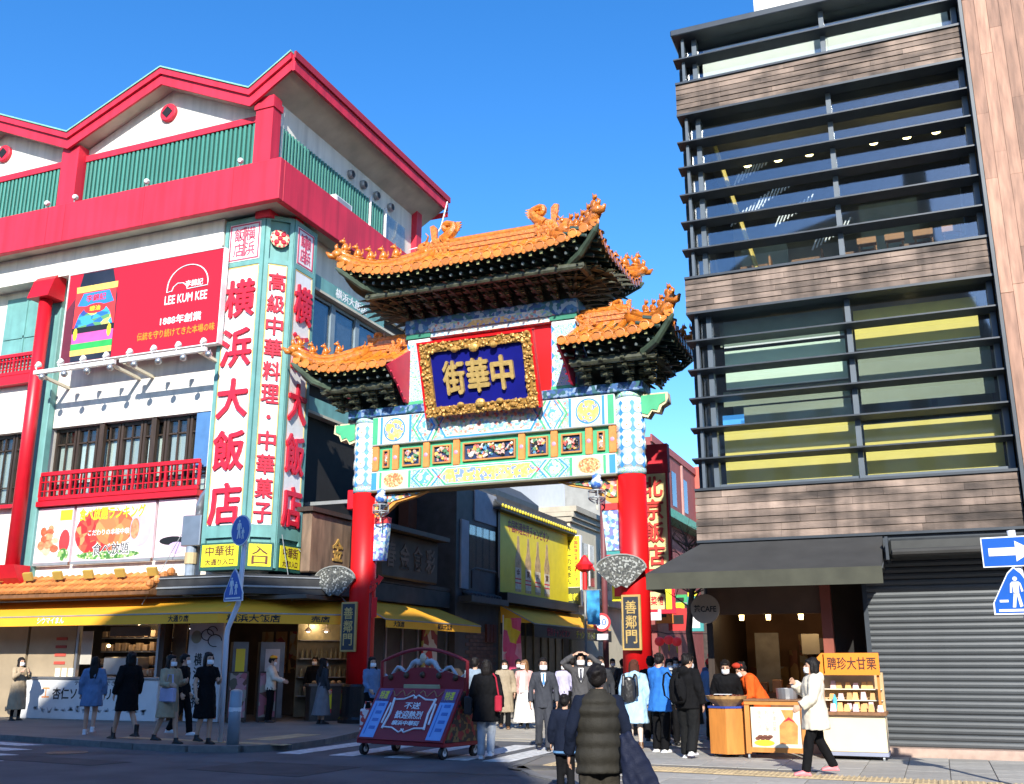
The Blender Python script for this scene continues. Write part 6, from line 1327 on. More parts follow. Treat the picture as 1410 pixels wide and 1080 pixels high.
for i in range(9): MB().box(AX-.02, AX+.02, 34.3+i*.85, 34.4+i*.85, .1, 3.4).build('door_post', mat('ochre_post', (.2, .14, .05), .6), yb)
for i in range(8): MB().box(AX-.015, AX, 34.45+i*.85, 35.1+i*.85, .5, 2.6).build('door_pane', mat('warm_pane', (.16, .12, .05), .4, var=.5, pvar=.4), yb)
vs_ = thing('projecting_sign', 'tall yellow vertical sign with red and black characters beside the yellow billboard', 'sign', (-14.3, 42, 4))
MB().box(-14.66, -13.92, 42.0, 42.25, 3.95, 7.0).build('case', LAMPW, vs_); MB().box(-14.62, -13.96, 41.985, 41.998, 4.78, 6.96).build('face', YELS, vs_); MB().box(-14.62, -13.96, 41.985, 41.998, 4.0, 4.75).build('face', mat('olive_black', (.06, .07, .03), .5), vs_)
write('世界一の肉まん', (-14.46, 41.984, 5.85), .22, 1.95, X_, Z_, BLACK, vs_, .004, .02, vert=True); write('中国料理世界チャンピオン', (-14.13, 41.984, 5.88), .17, 2.1, X_, Z_, SIGNRED, vs_, .004, .02, vert=True); write('皇朝', (-14.29, 41.984, 4.35), .45, .3, X_, Z_, YELS, vs_, .004, .03)
# pale buildings further down
wb = thing('white_building', 'plain white building rising behind the yellow billboard shop', 'building', (-20, 40, 0)); MB().box(-26, -16, 36.5, 46, 0, 10.2).build('wall', mat('bright_white', (.8, .8, .78), .7, var=.04), wb)
MB().box(-26.2, -15.9, 36.4, 46.2, 10.2, 10.4).build('coping', GREYP, wb)
cb = thing('cream_building', 'cream building with moulded cornice on the lane behind the vertical sign', 'building', (-17, 47, 0))
CRB = mat('cream_render', (.6, .54, .4), .8, var=.07)
MB().box(-24, AX, 42.3, 52.0, .1, 8.1).build('wall', CRB, cb)
for k, (z, d) in enumerate(((8.1, .35), (7.85, .22), (7.65, .12))): MB().box(-24, AX+d, 42.2, 52.1, z, z+.24).build('cornice', mat('cornice_stone', (.42, .38, .3), .8), cb)
for i in range(3): f = MB().box(AX, AX+.05, 44.0+i*2.6, 45.6+i*2.6, 5.0, 6.9).build('window', WIN, cb); MB().box(AX+.05, AX+.09, 44.76+i*2.6, 44.84+i*2.6, 5.0, 6.9).build('frame', LAMPW, f)
MB().box(AX, AX+.3, 42.4, 51.9, 4.2, 4.5).build('string_course', mat('cornice_stone', (.42, .38, .3), .8), cb)
tb_ = thing('grey_tower_block', 'grey office block with tall windows far down the lane above the cornice', 'building', (-20, 56, 0)); MB().box(-24, AX-.6, 52.5, 57, 0, 12.5).build('wall', mat('grey_office', (.3, .3, .28), .8), tb_)
for i in range(2):
    for k in range(3): MB().box(AX-.6, AX-.55, 52.9+i*2, 54.3+i*2, 3.6+k*3, 5.8+k*3).build('window', WIN, tb_)
rb_ = thing('brick_building', 'dull red brick building with green tiled eave far down the lane', 'building', (-17, 63, 0))
RBK = mat('dull_red_brick', (.27, .075, .07), .8, var=.12)
MB().box(-26, AX, 57.3, 69.6, 0, 14.6).build('wall', RBK, rb_)
MB().box(AX, AX+.9, 57.2, 69.7, 9.9, 10.4).build('eave', mat('eave_green', (.05, .3, .17), .5, var=.3, scale=4), rb_)
MB().box(AX, AX+.1, 57.2, 69.7, 14.3, 14.75).build('coping', mat('coping_red', (.35, .08, .07), .7), rb_)
for y in (61, 65): MB().box(AX, AX+.12, y-.12, y+.12, 10.6, 14.2).build('pilaster', mat('pilaster_pink', (.5, .25, .22), .7), rb_)
for k in range(3): MB().box(AX, AX+.03, 59+k*3.2, 60.2+k*3.2, 11.2, 13.4).build('window', WIN, rb_)
MB().box(AX, AX+.6, 69.3, 69.9, 7, 14.9).build('red_post', mat('post_coral', (.55, .1, .07), .6), rb_)
fw = thing('far_building', 'white block closing the far end of the lane', 'building', (-10, 84, 0)); MB().box(-22, 0, 84, 90, 0, 13).build('wall', mat('bright_white', (.8, .8, .78), .7), fw)
for k in range(3): MB().box(-15.5+k*2.6, -14+k*2.6, 83.95, 84, 9, 11).build('window', WIN, fw)
lr_ = thing('lantern_shops', 'dark row of shops hung with signs far down the lane under the awning', 'building', (-13, 72, 0))
MB().box(-20, -13.6, 70, 84, 0, 9).build('wall', mat('shop_row_dark', (.06, .045, .04), .8, var=.4), lr_)
SGN = [mat('neon_green', (.04, .35, .12), .5), mat('shop_red', (.5, .03, .03), .5), YELS, mat('shop_teal', (.05, .3, .3), .5), mat('shop_orange', (.6, .2, .03), .5), WHITE2]
random.seed(12)
for i in range(12):
    y = random.uniform(44, 80); z = random.uniform(2.2, 6.5); w_ = random.uniform(.5, 1.2); h_ = random.uniform(.4, 1.6); x = AX+random.uniform(.4, 1.6)
    sgn = thing('shop_sign', ('green', 'red', 'yellow', 'teal', 'orange', 'white')[i % 6]+' shop sign with a '+('black', 'crimson')[i // 6]+' print crowded along the far lane', 'sign', (x, y, z), group='small signs along the far lane')
    MB().box(x-w_/2, x+w_/2, y, y+.1, z, z+h_).build('face', SGN[i % 6], sgn); MB().box(x-w_*.32, x+w_*.32, y-.02, y-.001, z+h_*.3, z+h_*.7).build('print', (BLACK, SIGNRED)[i // 6], sgn)
MID = [(-13.6, 46.5, 4.4, .6, 2.2, '広東料理', YELS, SIGNRED, 'yellow vertical restaurant sign past the cream cornice'), (-13.4, 50, 3.6, .7, 1.5, '酒家', WHITE2, SIGNRED, 'white vertical restaurant sign past the maroon lamp post'), (-13.3, 55, 4.2, .8, 2.4, '飯店', SIGNRED, YELS, 'red vertical hotel sign deep in the lane'), (-12.9, 60, 3.4, .9, 2.0, '菜館', MATS['shop_teal'] if 'shop_teal' in MATS else TEAL, WHITE2, 'teal vertical restaurant sign deep in the lane')]
for x, y, z, w_, h_, t_, m, m2, lab in MID:
    g_ = thing('projecting_sign', lab, 'sign', (x, y, z)); MB().bev(x-w_/2, x+w_/2, y, y+.18, z, z+h_, .02).build('case', m, g_); MB().box(x-w_*.28, x+w_*.28, y-.012, y-.001, z+h_*.1, z+h_*.9).build('print', m2, g_); MB().box(x-w_/2-.6, x-w_/2, y+.06, y+.1, z+h_*.8, z+h_*.84).build('arm', GREYM, g_)
# lane-side furniture
lp = thing('lamp_post', 'maroon lamp post with a round thirty sign beside the lane', 'lamp post', (-13, 42.4, 0))
MRP = mat('maroon_post', (.16, .05, .06), .5)
MB().tube([(-13.0, 42.4, 0), (-13.0, 42.4, 10.5)], .13, 12).build('pole', MRP, lp, smooth=True)
MB().lathe((-13.1, 42.2, 3.28), [(.38, 0), (.38, .03)], 24, (.25, -1, 0)).build('sign_disc', mat('ring_red', (.62, .03, .04), .4), lp)
nn = V((.25, -1, 0)).normalized(); MB().lathe(V((-13.1, 42.2, 3.28))+nn*.031, [(.28, 0), (.28, .004)], 24, nn).build('sign_face', SWH, lp)
write('30', V((-13.1, 42.2, 3.28))+nn*.036, .38, .28, V((1, .25, 0)), Z_, mat('numeral_blue', (.02, .12, .5), .5), lp, .004, .04)
MB().box(-13.45, -12.85, 42.25, 42.3, 2.55, 2.8).build('sub_plate', SWH, lp)
rl = thing('banner_lamp', 'red crown-shaped street lantern on a pole beside the blue banner', 'lantern', (-13.1, 40, 3))
MB().lathe((-13.1, 40, 5.2), [(.1, 0), (.3, .1), (.38, .3), (.25, .42), (.14, .6), (.05, .7)], 8).build('shade', mat('lantern_red', (.66, .015, .02), .4), rl, smooth=False)
for s in (-1, 1): MB().tube([(-13.1, 40, 5.35), (-13.1+s*.35, 40, 5.4), (-13.1+s*.42, 40, 5.25)], [.08, .06, .03], 6).build('wing', MATS['lantern_red'], rl)
MB().tube([(-13.1, 40, 4.5), (-13.1, 40, 5.2)], .1, 8).build('neck', MATS['lantern_red'], rl)
MB().tube([(-13.1, 40, 0), (-13.1, 40, 4.5)], .05, 8).build('pole', GREYM, rl)
bf = thing('banner', 'bright blue banner hanging beside the thirty sign', 'banner', (-12.75, 40, 3)); MB().box(-13.0, -12.46, 39.9, 39.92, 3.1, 4.45).build('cloth', mat('banner_blue', (.04, .3, .72), .5, var=.6, scale=3), bf); MB().tube([(-13.05, 39.93, 4.47), (-12.4, 39.93, 4.47)], .02, 6).build('rod', GREYM, bf)
nb = thing('nobori_flag', 'tall pink and yellow shop flag on a pole before the yellow awning', 'flag', (-12.9, 31, 0))
MB().tube([(-12.98, 31, .05), (-12.96, 31, 3.1)], .02, 6).build('pole', LAMPW, nb)
g = MB()
for i in range(7):
    for j in range(5):
        P = lambda a, b: (-12.95+.62*a/5, 31+.05*math.sin(b*1.1+a), .9+2.1*b/7)
        g.add([P(j, i), P(j+1, i), P(j+1, i+1), P(j, i+1)], [(0, 1, 2, 3)])
g.build('cloth', cells('flag_print', [(.7, .08, .2), (.72, .3, .4), (.72, .55, .05), (.72, .1, .22), (.7, .5, .5)], 2.2, stretch=(1, 1, 1)), nb)
lr2 = thing('vertical_sign', 'tall yellow signboard with red raised characters right of the right gate column', 'sign', (-6.4, 26, 3.8))
MB().box(-7.0, -6.16, 26.0, 26.2, 3.85, 6.5).build('case', mat('case_red', (.55, .02, .03), .5), lr2); MB().box(-6.97, -6.22, 25.985, 25.998, 3.95, 6.45).build('face', mat('pale_yellow', (.78, .66, .3), .5, var=.05), lr2)
write('北京飯店', (-6.56, 25.984, 5.2), .5, 2.4, X_, Z_, mat('raised_red', (.5, .04, .03), .5), lr2, .05, .04, vert=True)
MB().box(-7.0, -6.14, 25.98, 26.22, 6.5, 7.25).build('cap', mat('cap_crimson', (.62, .015, .03), .5), lr2)
MB().box(-6.98, -6.5, 26.6, 26.7, 2.95, 3.4).build('sub_sign', mat('pale_yellow', (.78, .66, .3), .5), lr2); write('菜館', (-6.72, 26.598, 3.17), .34, .24, X_, Z_, SIGNRED, lr2, .004, .02)
MB().box(-7.0, -6.9, 26.05, 26.15, 0, 3.85).build('pole', mat('case_red', (.55, .02, .03), .5), lr2)
LAN = MB().lathe((0, 0, 0), [(.05, -.13), (.12, -.09), (.15, 0), (.12, .09), (.05, .13)], 12).mesh('shade', mat('paper_red', (.66, .04, .05), .5, emit=.12), True); LTS = MB().tube([(0, 0, -.13), (0, 0, -.32)], [.02, .012], 6).mesh('tassel', YELS)
WHERE = ('leftmost of three between the red column and the tree', 'middle of three between the red column and the tree', 'just left of the crooked tree trunk', 'just right of the crooked tree trunk', 'left of a pair near the cafe sign', 'right of a pair near the cafe sign', 'larger, hanging low near the stall')
for i, (x, z) in enumerate(((-7.55, 2.2), (-7.27, 2.24), (-7.03, 2.19), (-5.99, 2.2), (-5.8, 2.16), (-5.57, 2.15), (-5.93, 1.8))):
    l_ = local('paper_lantern', 'round red paper lantern, '+WHERE[i], 'lantern', (x, 30, z), 0, 'red paper lanterns in the lane')
    put('shade', LAN, l_, Matrix.Scale(1.5 if i == 6 else 1, 4)); put('tassel', LTS, l_)
MB().tube([(-8.2, 30, 2.6), (-7.3, 30, 2.42), (-5.9, 30, 2.4), (-5.0, 30, 2.6)], .012, 5).build('lantern_string', BLACK, label='thin black wire carrying the red lanterns across the lane', cat='wire')
tt = thing('street_tree', 'bare crooked street tree between the right column and the cafe awning', 'tree', (-6.1, 28, 0))
BARK = mat('bark', (.16, .12, .08), .85, var=.35, scale=6, bump=.4, bscale=14)
MB().tube([(-6.05, 28, 0), (-6.12, 28, 1.5), (-6.22, 28, 2.4), (-6.15, 28, 3.0), (-6.05, 28, 3.8), (-6.0, 28, 4.6)], [.13, .1, .09, .085, .07, .05], 10).build('trunk', BARK, tt, smooth=True)
random.seed(17); br = MB()
for k in range(46):
    z = random.uniform(3.0, 4.8); a = random.uniform(0, 6.28); L = random.uniform(.6, 1.6); p = V((-6.1, 28, z)); d = V((math.cos(a), math.sin(a)*.6, random.uniform(.2, .9)))
    q = p+d*L*.5+V((random.uniform(-.1, .1), 0, random.uniform(0, .15))); br.tube([p, q, p+d*L], [.025, .014, .005], 5)
    for j in range(3): e = q+V((random.uniform(-.4, .4), random.uniform(-.3, .3), random.uniform(.1, .5))); br.tube([q, e], [.009, .003], 4)
br.build('crown', BARK, tt)
# the lane's right row, behind the cafe building
rr = thing('shophouse_row', 'row of brown shophouses on the lane behind the timber and glass building', 'building', (-2, 50, 0))
MB().box(-4.0, 4, 27.3, 84, 0, 9).build('wall', mat('row_brown', (.2, .15, .11), .8, var=.2), rr)
for i in range(14): MB().box(-4.06, -4.0, 28.5+i*3.9, 30.9+i*3.9, 4.2, 6.4).build('window', WIN, rr)
# ---------------------------------------------------------------- people
TMP = bpy.data.scenes.new('fitting_room')
def fuse(mb, voxel, name, m, smooth=2, fold=0., fs=9.):
    """weld the collected shapes into one continuous surface"""
    me = bpy.data.meshes.new(name); me.from_pydata(mb.v, [], mb.f)
    bm = bmesh.new(); bm.from_mesh(me); bmesh.ops.recalc_face_normals(bm, faces=bm.faces); bm.to_mesh(me); bm.free()
    o = bpy.data.objects.new('fit', me); TMP.collection.objects.link(o)
    r = o.modifiers.new('r', 'REMESH'); r.mode = 'VOXEL'; r.voxel_size = voxel; r.use_smooth_shade = True
    s = o.modifiers.new('s', 'SMOOTH'); s.iterations = smooth; s.factor = .5
    with bpy.context.temp_override(scene=TMP, view_layer=TMP.view_layers[0]): dg = bpy.context.evaluated_depsgraph_get()
    out = bpy.data.meshes.new_from_object(o.evaluated_get(dg)); out.name = name
    bpy.data.objects.remove(o); bpy.data.meshes.remove(me)
    if fold:
        ns = [v.normal.copy() for v in out.vertices]
        for v, n in zip(out.vertices, ns):
            p = v.co; v.co = p+n*(fold*(smooth_noise((p.x*2.2, p.y*2.2, p.z*.8), fs)*.7+smooth_noise(p, fs*2.1)*.4))
    out.materials.clear(); out.materials.append(m)
    return out
SKIN = mat('skin', (.56, .33, .22), .55, var=.08, spec=.3); HAIRK = mat('black_hair', (.008, .006, .0055), .6, var=.5, scale=24, spec=.25, bump=.4, bscale=60); HAIRB = mat('brown_hair', (.2, .1, .04), .45, var=.4, scale=20)
MASKW = mat('mask_white', (.78, .78, .78), .7, var=.03); EYE = mat('eye_dark', (.015, .01, .01), .3)
def cloth(name, col, rough=.85, var=.15): return mat('cloth_'+name, col, rough, var=var, scale=6, bump=.25, bscale=90, spec=.12)
def person(label, loc, h, rz, top, bottom, hair='short', hairm=None, shoes=BLACK, mask=True, arms={}, legs=None, stride=.0, lean=0., head=(0, 0), vox=.013, legm=None, group=None, extra=None, tights=None):
    """figure in its own axes: front is -y, its left hand +x; arms: side -> (elbow, wrist); legs: side -> (knee, ankle)"""
    k = h/1.7
    P = local('person', label, 'person', loc, rz, group)
    def T(p, z0=.95):      # lean the upper body about the hips
        p = V(p)
        if p.z > z0 and lean: d = p-V((0, 0, z0)); d.rotate(Matrix.Rotation(lean, 3, 'X')); p = d+V((0, 0, z0))
        return p*k
    el = {-1: V((-.245, .03, 1.13)), 1: V((.245, .03, 1.13))}; wr = {-1: V((-.255, -.06, .88)), 1: V((.255, -.06, .88))}
    for s, (e, w) in arms.items(): el[s] = V(e); wr[s] = V(w)
    kn = {-1: V((-.1, -.02, .48)), 1: V((.1, -.02, .48))}; an = {-1: V((-.1, .02, .09)), 1: V((.1, .02, .09))}
    if stride:
        for s in (-1, 1):
            f = s*stride; kn[s] = V((s*.09, -f*.5-.02-(.0 if f > 0 else .04), .49)); an[s] = V((s*.09, -f+(.02), .09+(.0 if f > 0 else .06)))
    if legs:
        for s, (a, b) in legs.items(): kn[s] = V(a); an[s] = V(b)
    sh = {s: V((s*.165, .01, 1.385)) for s in (-1, 1)}; hp = {s: V((s*.09, 0, .9)) for s in (-1, 1)}
    hy, hx = head
    HM = Matrix.Rotation(hy, 3, 'Z') @ Matrix.Rotation(hx, 3, 'X'); hc = V((0, -.015, 1.575)); nk = V((0, .01, 1.46))
    HP = lambda p: T(nk+HM @ (V(p)-nk))
    B = MB()
    rr = lambda *a: [q*k for q in a]
    # torso, neck
    B.tube([T((0, 0, .86)), T((0, 0, .95)), T((0, 0, 1.08)), T((0, -.005, 1.25)), T((0, .005, 1.38)), T((0, .01, 1.43))], [(.1*k, .15*k), (.105*k, .155*k), (.085*k, .125*k), (.1*k, .15*k), (.075*k, .14*k), (.05*k, .06*k)], 14, up=(0, 1, 0))
    B.tube([T((0, .012, 1.38)), HP((0, 0, 1.52))], rr(.058, .052), 10)
    # head: skull, jaw, nose, ears
    HR = (Matrix.Rotation(lean, 3, 'X') if lean else Matrix.Identity(3)) @ HM
    B.ell(HP((0, .005, 1.605)), .077*k, .095*k, .1*k, 14, 9, HR); B.ell(HP((0, -.03, 1.535)), .058*k, .062*k, .07*k, 12, 8, HR)
    B.tube([HP((0, -.088, 1.6)), HP((0, -.112, 1.565)), HP((0, -.09, 1.552))], rr(.012, .017, .013), 8)
    for s in (-1, 1): B.ell(HP((s*.079, .01, 1.575)), .014*k, .022*k, .032*k, 8, 6, HR)
    for s in (-1, 1):
        E_, W_, S_ = T(el[s]), T(wr[s]), T(sh[s])
        B.tube([T((s*.1, .01, 1.385)), S_, S_.lerp(E_, .5), E_, E_.lerp(W_, .35), W_], rr(.055, .056, .045, .038, .039, .026), 10)
        # hand: palm, four fingers, thumb
        d = (W_-E_).normalized(); inn = V((-s, 0, 0)); inn = (inn-d*inn.dot(d)).normalized(); fw = d.cross(inn)*s
        if fw.y > 0: fw = -fw
        pc = W_+d*.045*k; B.tube([W_-d*.01*k, pc, W_+d*.085*k], [(.02*k, .028*k), (.017*k, .042*k), (.014*k, .042*k)], 8, up=tuple(inn))
        for j, (o, L) in enumerate(((-.033, .062), (-.011, .073), (.011, .069), (.033, .055))):
            b0 = W_+d*.08*k+fw*(o*k); b1 = b0+d*(L*.5*k)+inn*(.008*k); b2 = b1+d*(L*.42*k)+inn*(.028*k); B.tube([b0-d*.015*k, b0, b1, b2], rr(.0095, .0095, .009, .0075), 6)
        t0 = W_+d*.03*k+fw*(.032*k); t1 = t0+d*.03*k+fw*(.028*k)+inn*.012*k; B.tube([t0-fw*.015*k, t0, t1, t1+d*.03*k+inn*.01*k], rr(.013, .012, .011, .008), 6)
        H_, K_, A_ = T(hp[s]), kn[s]*k, an[s]*k
        B.tube([H_+Z_*.02*k, H_.lerp(K_, .35), K_, K_.lerp(A_, .3)+V((0, .012*k, 0)), A_], rr(.085, .078, .056, .055, .036), 12)
        B.tube([A_+V((0, .03*k, -.04*k)), A_+V((0, -.06*k, -.05*k)), A_+V((0, -.15*k, -.062*k))], [(.035*k, .035*k), (.03*k, .042*k), (.018*k, .034*k)], 8)
    put('body', fuse(B, vox, 'body', legm or SKIN, 2), P)
    if tights:
        L_ = MB()
        for s in (-1, 1): H_, K_, A_ = T(hp[s]), kn[s]*k, an[s]*k; L_.tube([H_, H_.lerp(K_, .35), K_, K_.lerp(A_, .3)+V((0, .012*k, 0)), A_-Z_*.02], rr(.09, .083, .061, .06, .042), 12)
        put('tights', fuse(L_, .016, 'tights', tights, 2), P)
    # shoes
    for s in (-1, 1):
        A_ = an[s]*k; g = MB(); up_ = .05 if shoes.name.startswith('boot') else .0
        g.tube([A_+V((0, .055*k, -.05*k)), A_+V((0, .0, -.045*k)), A_+V((0, -.1*k, -.055*k)), A_+V((0, -.185*k, -.065*k))], [(.04*k, .036*k), (.047*k, .045*k), (.032*k, .05*k), (.016*k, .032*k)], 10, up=(0, 0, 1))
        g.tube([A_-Z_*.06*k, A_+Z_*(.03+up_*2.4)*k], rr(.048, .05), 10); g.box(A_.x-.045*k, A_.x+.045*k, A_.y-.19*k, A_.y+.075*k, A_.z-.09*k, A_.z-.065*k)
        put('shoe', fuse(g, .012, 'shoe', shoes, 2), P)
    # lower garment
    if bottom:
        kind, bm_ = bottom[0], bottom[1]; G_ = MB()
        if kind == 'trousers':
            w_ = bottom[2] if len(bottom) > 2 else 1.
            G_.tube([T((0, 0, .83)), T((0, 0, .9)), T((0, 0, 1.06))], [(.12*k, .165*k), (.125*k, .17*k), (.105*k, .145*k)], 14, up=(0, 1, 0))
            for s in (-1, 1): H_, K_, A_ = T(hp[s]), kn[s]*k, an[s]*k; G_.tube([H_+Z_*.02, H_.lerp(K_, .4), K_, K_.lerp(A_, .5), A_-Z_*.03*k], [x*w_*k for x in (.1, .092, .078, .072, .072)], 12)
            put('trousers', fuse(G_, .018, 'trousers', bm_, 2, .009*k, 11), P)
        else:
            hem, fl = bottom[2], bottom[3]; mx_ = (an[-1]+an[1])/2; my = mx_.y*(1-hem)
            G_.tube([T((0, 0, 1.08)), T((0, 0, .93)), V((0, my*.4, (.93+hem)/2))*k, V((0, my, hem))*k], [(.11*k, .145*k), (.135*k, .18*k), ((.14+fl*.5)*k, (.18+fl*.5)*k), ((.15+fl)*k, (.19+fl)*k)], 18, up=(0, 1, 0))
            put('skirt', fuse(G_, .018, 'skirt', bm_, 2, .012*k, 8), P)
    # upper garment
    if top:
        tm, hem, fl = top['m'], top.get('hem', .86), top.get('flare', .0); ad = top.get('add', .0); G_ = MB()
        rings = [(T((0, .012, 1.455)), (.062*k, .07*k)), (T((0, .01, 1.415)), ((.085+ad)*k, (.15+ad*.5)*k)), (T((0, 0, 1.3)), ((.12+ad)*k, (.185+ad)*k)), (T((0, -.004, 1.1)), ((.112+ad)*k, (.165+ad)*k)), (T((0, 0, .94)), ((.128+ad+fl*.3)*k, (.178+ad+fl*.3)*k))]
        if hem < .93:
            sw = (an[-1].y+an[1].y)/2*(1-hem); rings.append((T((0, 0, hem)) if hem > .8 else V((0, sw, hem))*k, ((.13+ad+fl)*k, (.18+ad+fl)*k)))
        if top.get('quilt'):
            n = 52; pts = []; rs = []
            for i in range(n+1):
                f = i/n*(len(rings)-1); a = min(int(f), len(rings)-2); t = f-a; b = .024*k*abs(math.sin(i*math.pi/n*6.5))
                pts.append(rings[a][0].lerp(rings[a+1][0], t)); rs.append(tuple(rings[a][1][q]*(1-t)+rings[a+1][1][q]*t+b for q in (0, 1)))
            G_.tube(pts, rs, 18, up=(0, 1, 0))
        else: G_.tube([r[0] for r in rings], [r[1] for r in rings], 18, up=(0, 1, 0))
        sl_ = top.get('sleeve', 1.); sa = top.get('sadd', 0)+ad*.6
        if sl_:
            for s in (-1, 1):
                E_, W_, S_ = T(el[s]), T(wr[s]), T(sh[s]); end = E_.lerp(W_, .97*sl_) if sl_ > .4 else S_.lerp(E_, sl_*2)
                G_.tube([T((s*.08, .01, 1.39)), S_, S_.lerp(E_, .5)]+([E_, E_.lerp(end, .5), end] if sl_ > .4 else [end]), [(x+sa)*k for x in ((.068, .074, .066, .057, .052, .05) if sl_ > .4 else (.068, .074, .07, .07))], 12)
        if top.get('hood'): G_.ell(T((0, .1, 1.42)), .12*k, .08*k, .09*k, 12, 8)
        if top.get('collar'): G_.tube([T((0, .015, 1.42)), T((0, .01, 1.49))], [(.08*k, .09*k), (.075*k, .085*k)], 14, up=(0, 1, 0))
        put(top.get('name', 'coat'), fuse(G_, .016, 'coat', tm, 2, top.get('fold', .0105)*k, 10), P)
        if top.get('sleeves2'):          # sleeves of another cloth under a vest
            G2 = MB()
            for s in (-1, 1): E_, W_, S_ = T(el[s]), T(wr[s]), T(sh[s]); G2.tube([T((s*.1, .01, 1.38)), S_, S_.lerp(E_, .5), E_, E_.lerp(W_, .5), E_.lerp(W_, .97)], rr(.06, .075, .068, .058, .055, .052), 12)
            put('sleeves', fuse(G2, .016, 'sleeves', top['sleeves2'], 2, .008, 11), P)
        if top.get('suit'):
            yb_ = lambda x, z: T((x, -.148+abs(x)*.25-(.0 if z < 1.36 else -(z-1.36)*.9), z))
            MB().add([yb_(-.05, 1.43), yb_(.05, 1.43), yb_(.035, 1.28), yb_(0, 1.17), yb_(-.035, 1.28)], [(0, 1, 2, 3, 4)]).build('shirt_front', WHITE2, P)
            o_ = V((0, -.006, 0)); MB().add([yb_(-.02, 1.42)+o_, yb_(.02, 1.42)+o_, yb_(.016, 1.36)+o_, yb_(.024, 1.24)+o_, yb_(0, 1.19)+o_, yb_(-.024, 1.24)+o_, yb_(-.016, 1.36)+o_], [(0, 1, 2, 3, 4, 5, 6)]).build('tie', top['suit'], P)
            for s in (-1, 1): MB().add([yb_(s*.05, 1.43)+o_*1.5, yb_(s*.1, 1.38)+o_*1.5, yb_(s*.085, 1.3)+o_*1.5, yb_(s*.005, 1.16)+o_*1.5, yb_(s*.04, 1.28)+o_*1.5], [(0, 1, 2, 3, 4)]).build('lapel', top['m2'], P)
    # hair
    hm = hairm or HAIRK; HB = MB()
    if hair != 'none':
        HB.ell(HP((0, .02, 1.63)), .088*k, .1*k, .085*k, 14, 9, HR); HB.ell(HP((0, .055, 1.59)), .082*k, .07*k, .09*k, 12, 8, HR)
        for s in (-1, 1): HB.ell(HP((s*.068, .02, 1.6)), .022*k, .06*k, .06*k, 8, 6, HR)
        HB.ell(HP((0, -.055, 1.665)), .06*k, .04*k, .03*k, 10, 6, HR)
        rs_ = random.Random(int(abs(loc[0]*97+loc[1]*31)))
        for q in range(16):
            a = rs_.uniform(0, 6.28); e = rs_.uniform(.05, 1.4); HB.ell(HP((.08*math.cos(a)*math.cos(e), .025+.09*math.sin(a)*math.cos(e)+.01, 1.625+.075*math.sin(e))) if math.sin(a) > -.4 or e > .8 else HP((0, .03, 1.66)), .026*k, .026*k, .03*k, 7, 5, HR)
        if hair == 'bob':
            HB.tube([HP((0, .05, 1.62)), HP((0, .055, 1.5)), HP((0, .05, 1.43))], [(.07*k, .09*k), (.062*k, .095*k), (.045*k, .085*k)], 12, up=(0, 1, 0))
            for s in (-1, 1): HB.tube([HP((s*.075, -.01, 1.62)), HP((s*.085, -.005, 1.52)), HP((s*.08, 0, 1.45))], rr(.03, .03, .02), 8)
        if hair == 'long':
            HB.tube([HP((0, .05, 1.62)), HP((0, .07, 1.5)), T((0, .105, 1.38)), T((0, .125, 1.22))], [(.07*k, .085*k), (.05*k, .09*k), (.035*k, .1*k), (.02*k, .075*k)], 12, up=(0, 1, 0))
            for s in (-1, 1): HB.tube([HP((s*.075, -.01, 1.62)), HP((s*.088, .0, 1.5)), T((s*.1, -.04, 1.38)), T((s*.095, -.095, 1.26))], rr(.03, .032, .028, .012), 8)
        put('hair', fuse(HB, .014, 'hair', hm, 1, .006*k, 26), P)
    # face
    ey_ = MB()
    for s in (-1, 1): ey_.ell(HP((s*.03, -.083, 1.595)), .014*k, .008*k, .007*k, 8, 5, HR); ey_.tube([HP((s*.016, -.091, 1.617)), HP((s*.046, -.083, 1.62))], .004*k, 5)
    ey_.build('eyes', EYE, P)
    if mask:
        mk = MB(); n = 9; m_ = 6; gv = []
        for j in range(m_):
            for i in range(n):
                a = (i/(n-1)-.5)*2.3; z = 1.572-.085*j/(m_-1); f = math.sin(math.pi*j/(m_-1)); r = .076+.012*f*math.cos(a); gv.append(HP((r*math.sin(a)*.98, -.022-r*math.cos(a)*1.18, z)))
        mk.add(gv, [(j*n+i, j*n+i+1, (j+1)*n+i+1, (j+1)*n+i) for j in range(m_-1) for i in range(n-1)]); mk.build('face_mask', MASKW, P, smooth=True)
    else: MB().ell(HP((0, -.09, 1.527)), .022*k, .008*k, .006*k, 8, 5, HR).build('mouth', mat('lips', (.4, .12, .1), .5), P)
    if extra: extra(P, T, HP, k)
    return P
GL, GA = .1, .026
NAVY = cloth('navy', (.008, .012, .026)); BLK = cloth('black', (.0065, .0065, .0075)); CHARC = cloth('charcoal', (.035, .037, .042)); BEIGE = cloth('beige', (.4, .31, .2)); WHT = cloth('white', (.74, .73, .7)); DENIM = cloth('denim', (.12, .2, .34)); LBLUE = cloth('light_blue', (.36, .55, .72)); PINK = cloth('pink', (.6, .36, .34))
GREYC = cloth('grey', (.16, .16, .17)); BLUES = cloth('blue_shirt', (.03, .16, .5)); ORNG = cloth('orange', (.72, .1, .015)); TAN = cloth('tan', (.32, .26, .18)); KHK = cloth('khaki_quilt', (.028, .026, .021), .6); CRM = cloth('cream', (.7, .64, .52)); JEAN = cloth('pale_jean', (.4, .44, .48)); LAV = cloth('lavender', (.42, .4, .55)); WSH = mat('white_shoe', (.72, .72, .72), .5); PKS = mat('pink_shoe', (.7, .2, .22), .5); BOOT = mat('boot_black', (.012, .012, .012), .4); BRS = mat('brown_shoe', (.14, .07, .03), .4); GREYB = cloth('grey_blue', (.22, .28, .34)); OFFW = cloth('off_white', (.66, .6, .48))
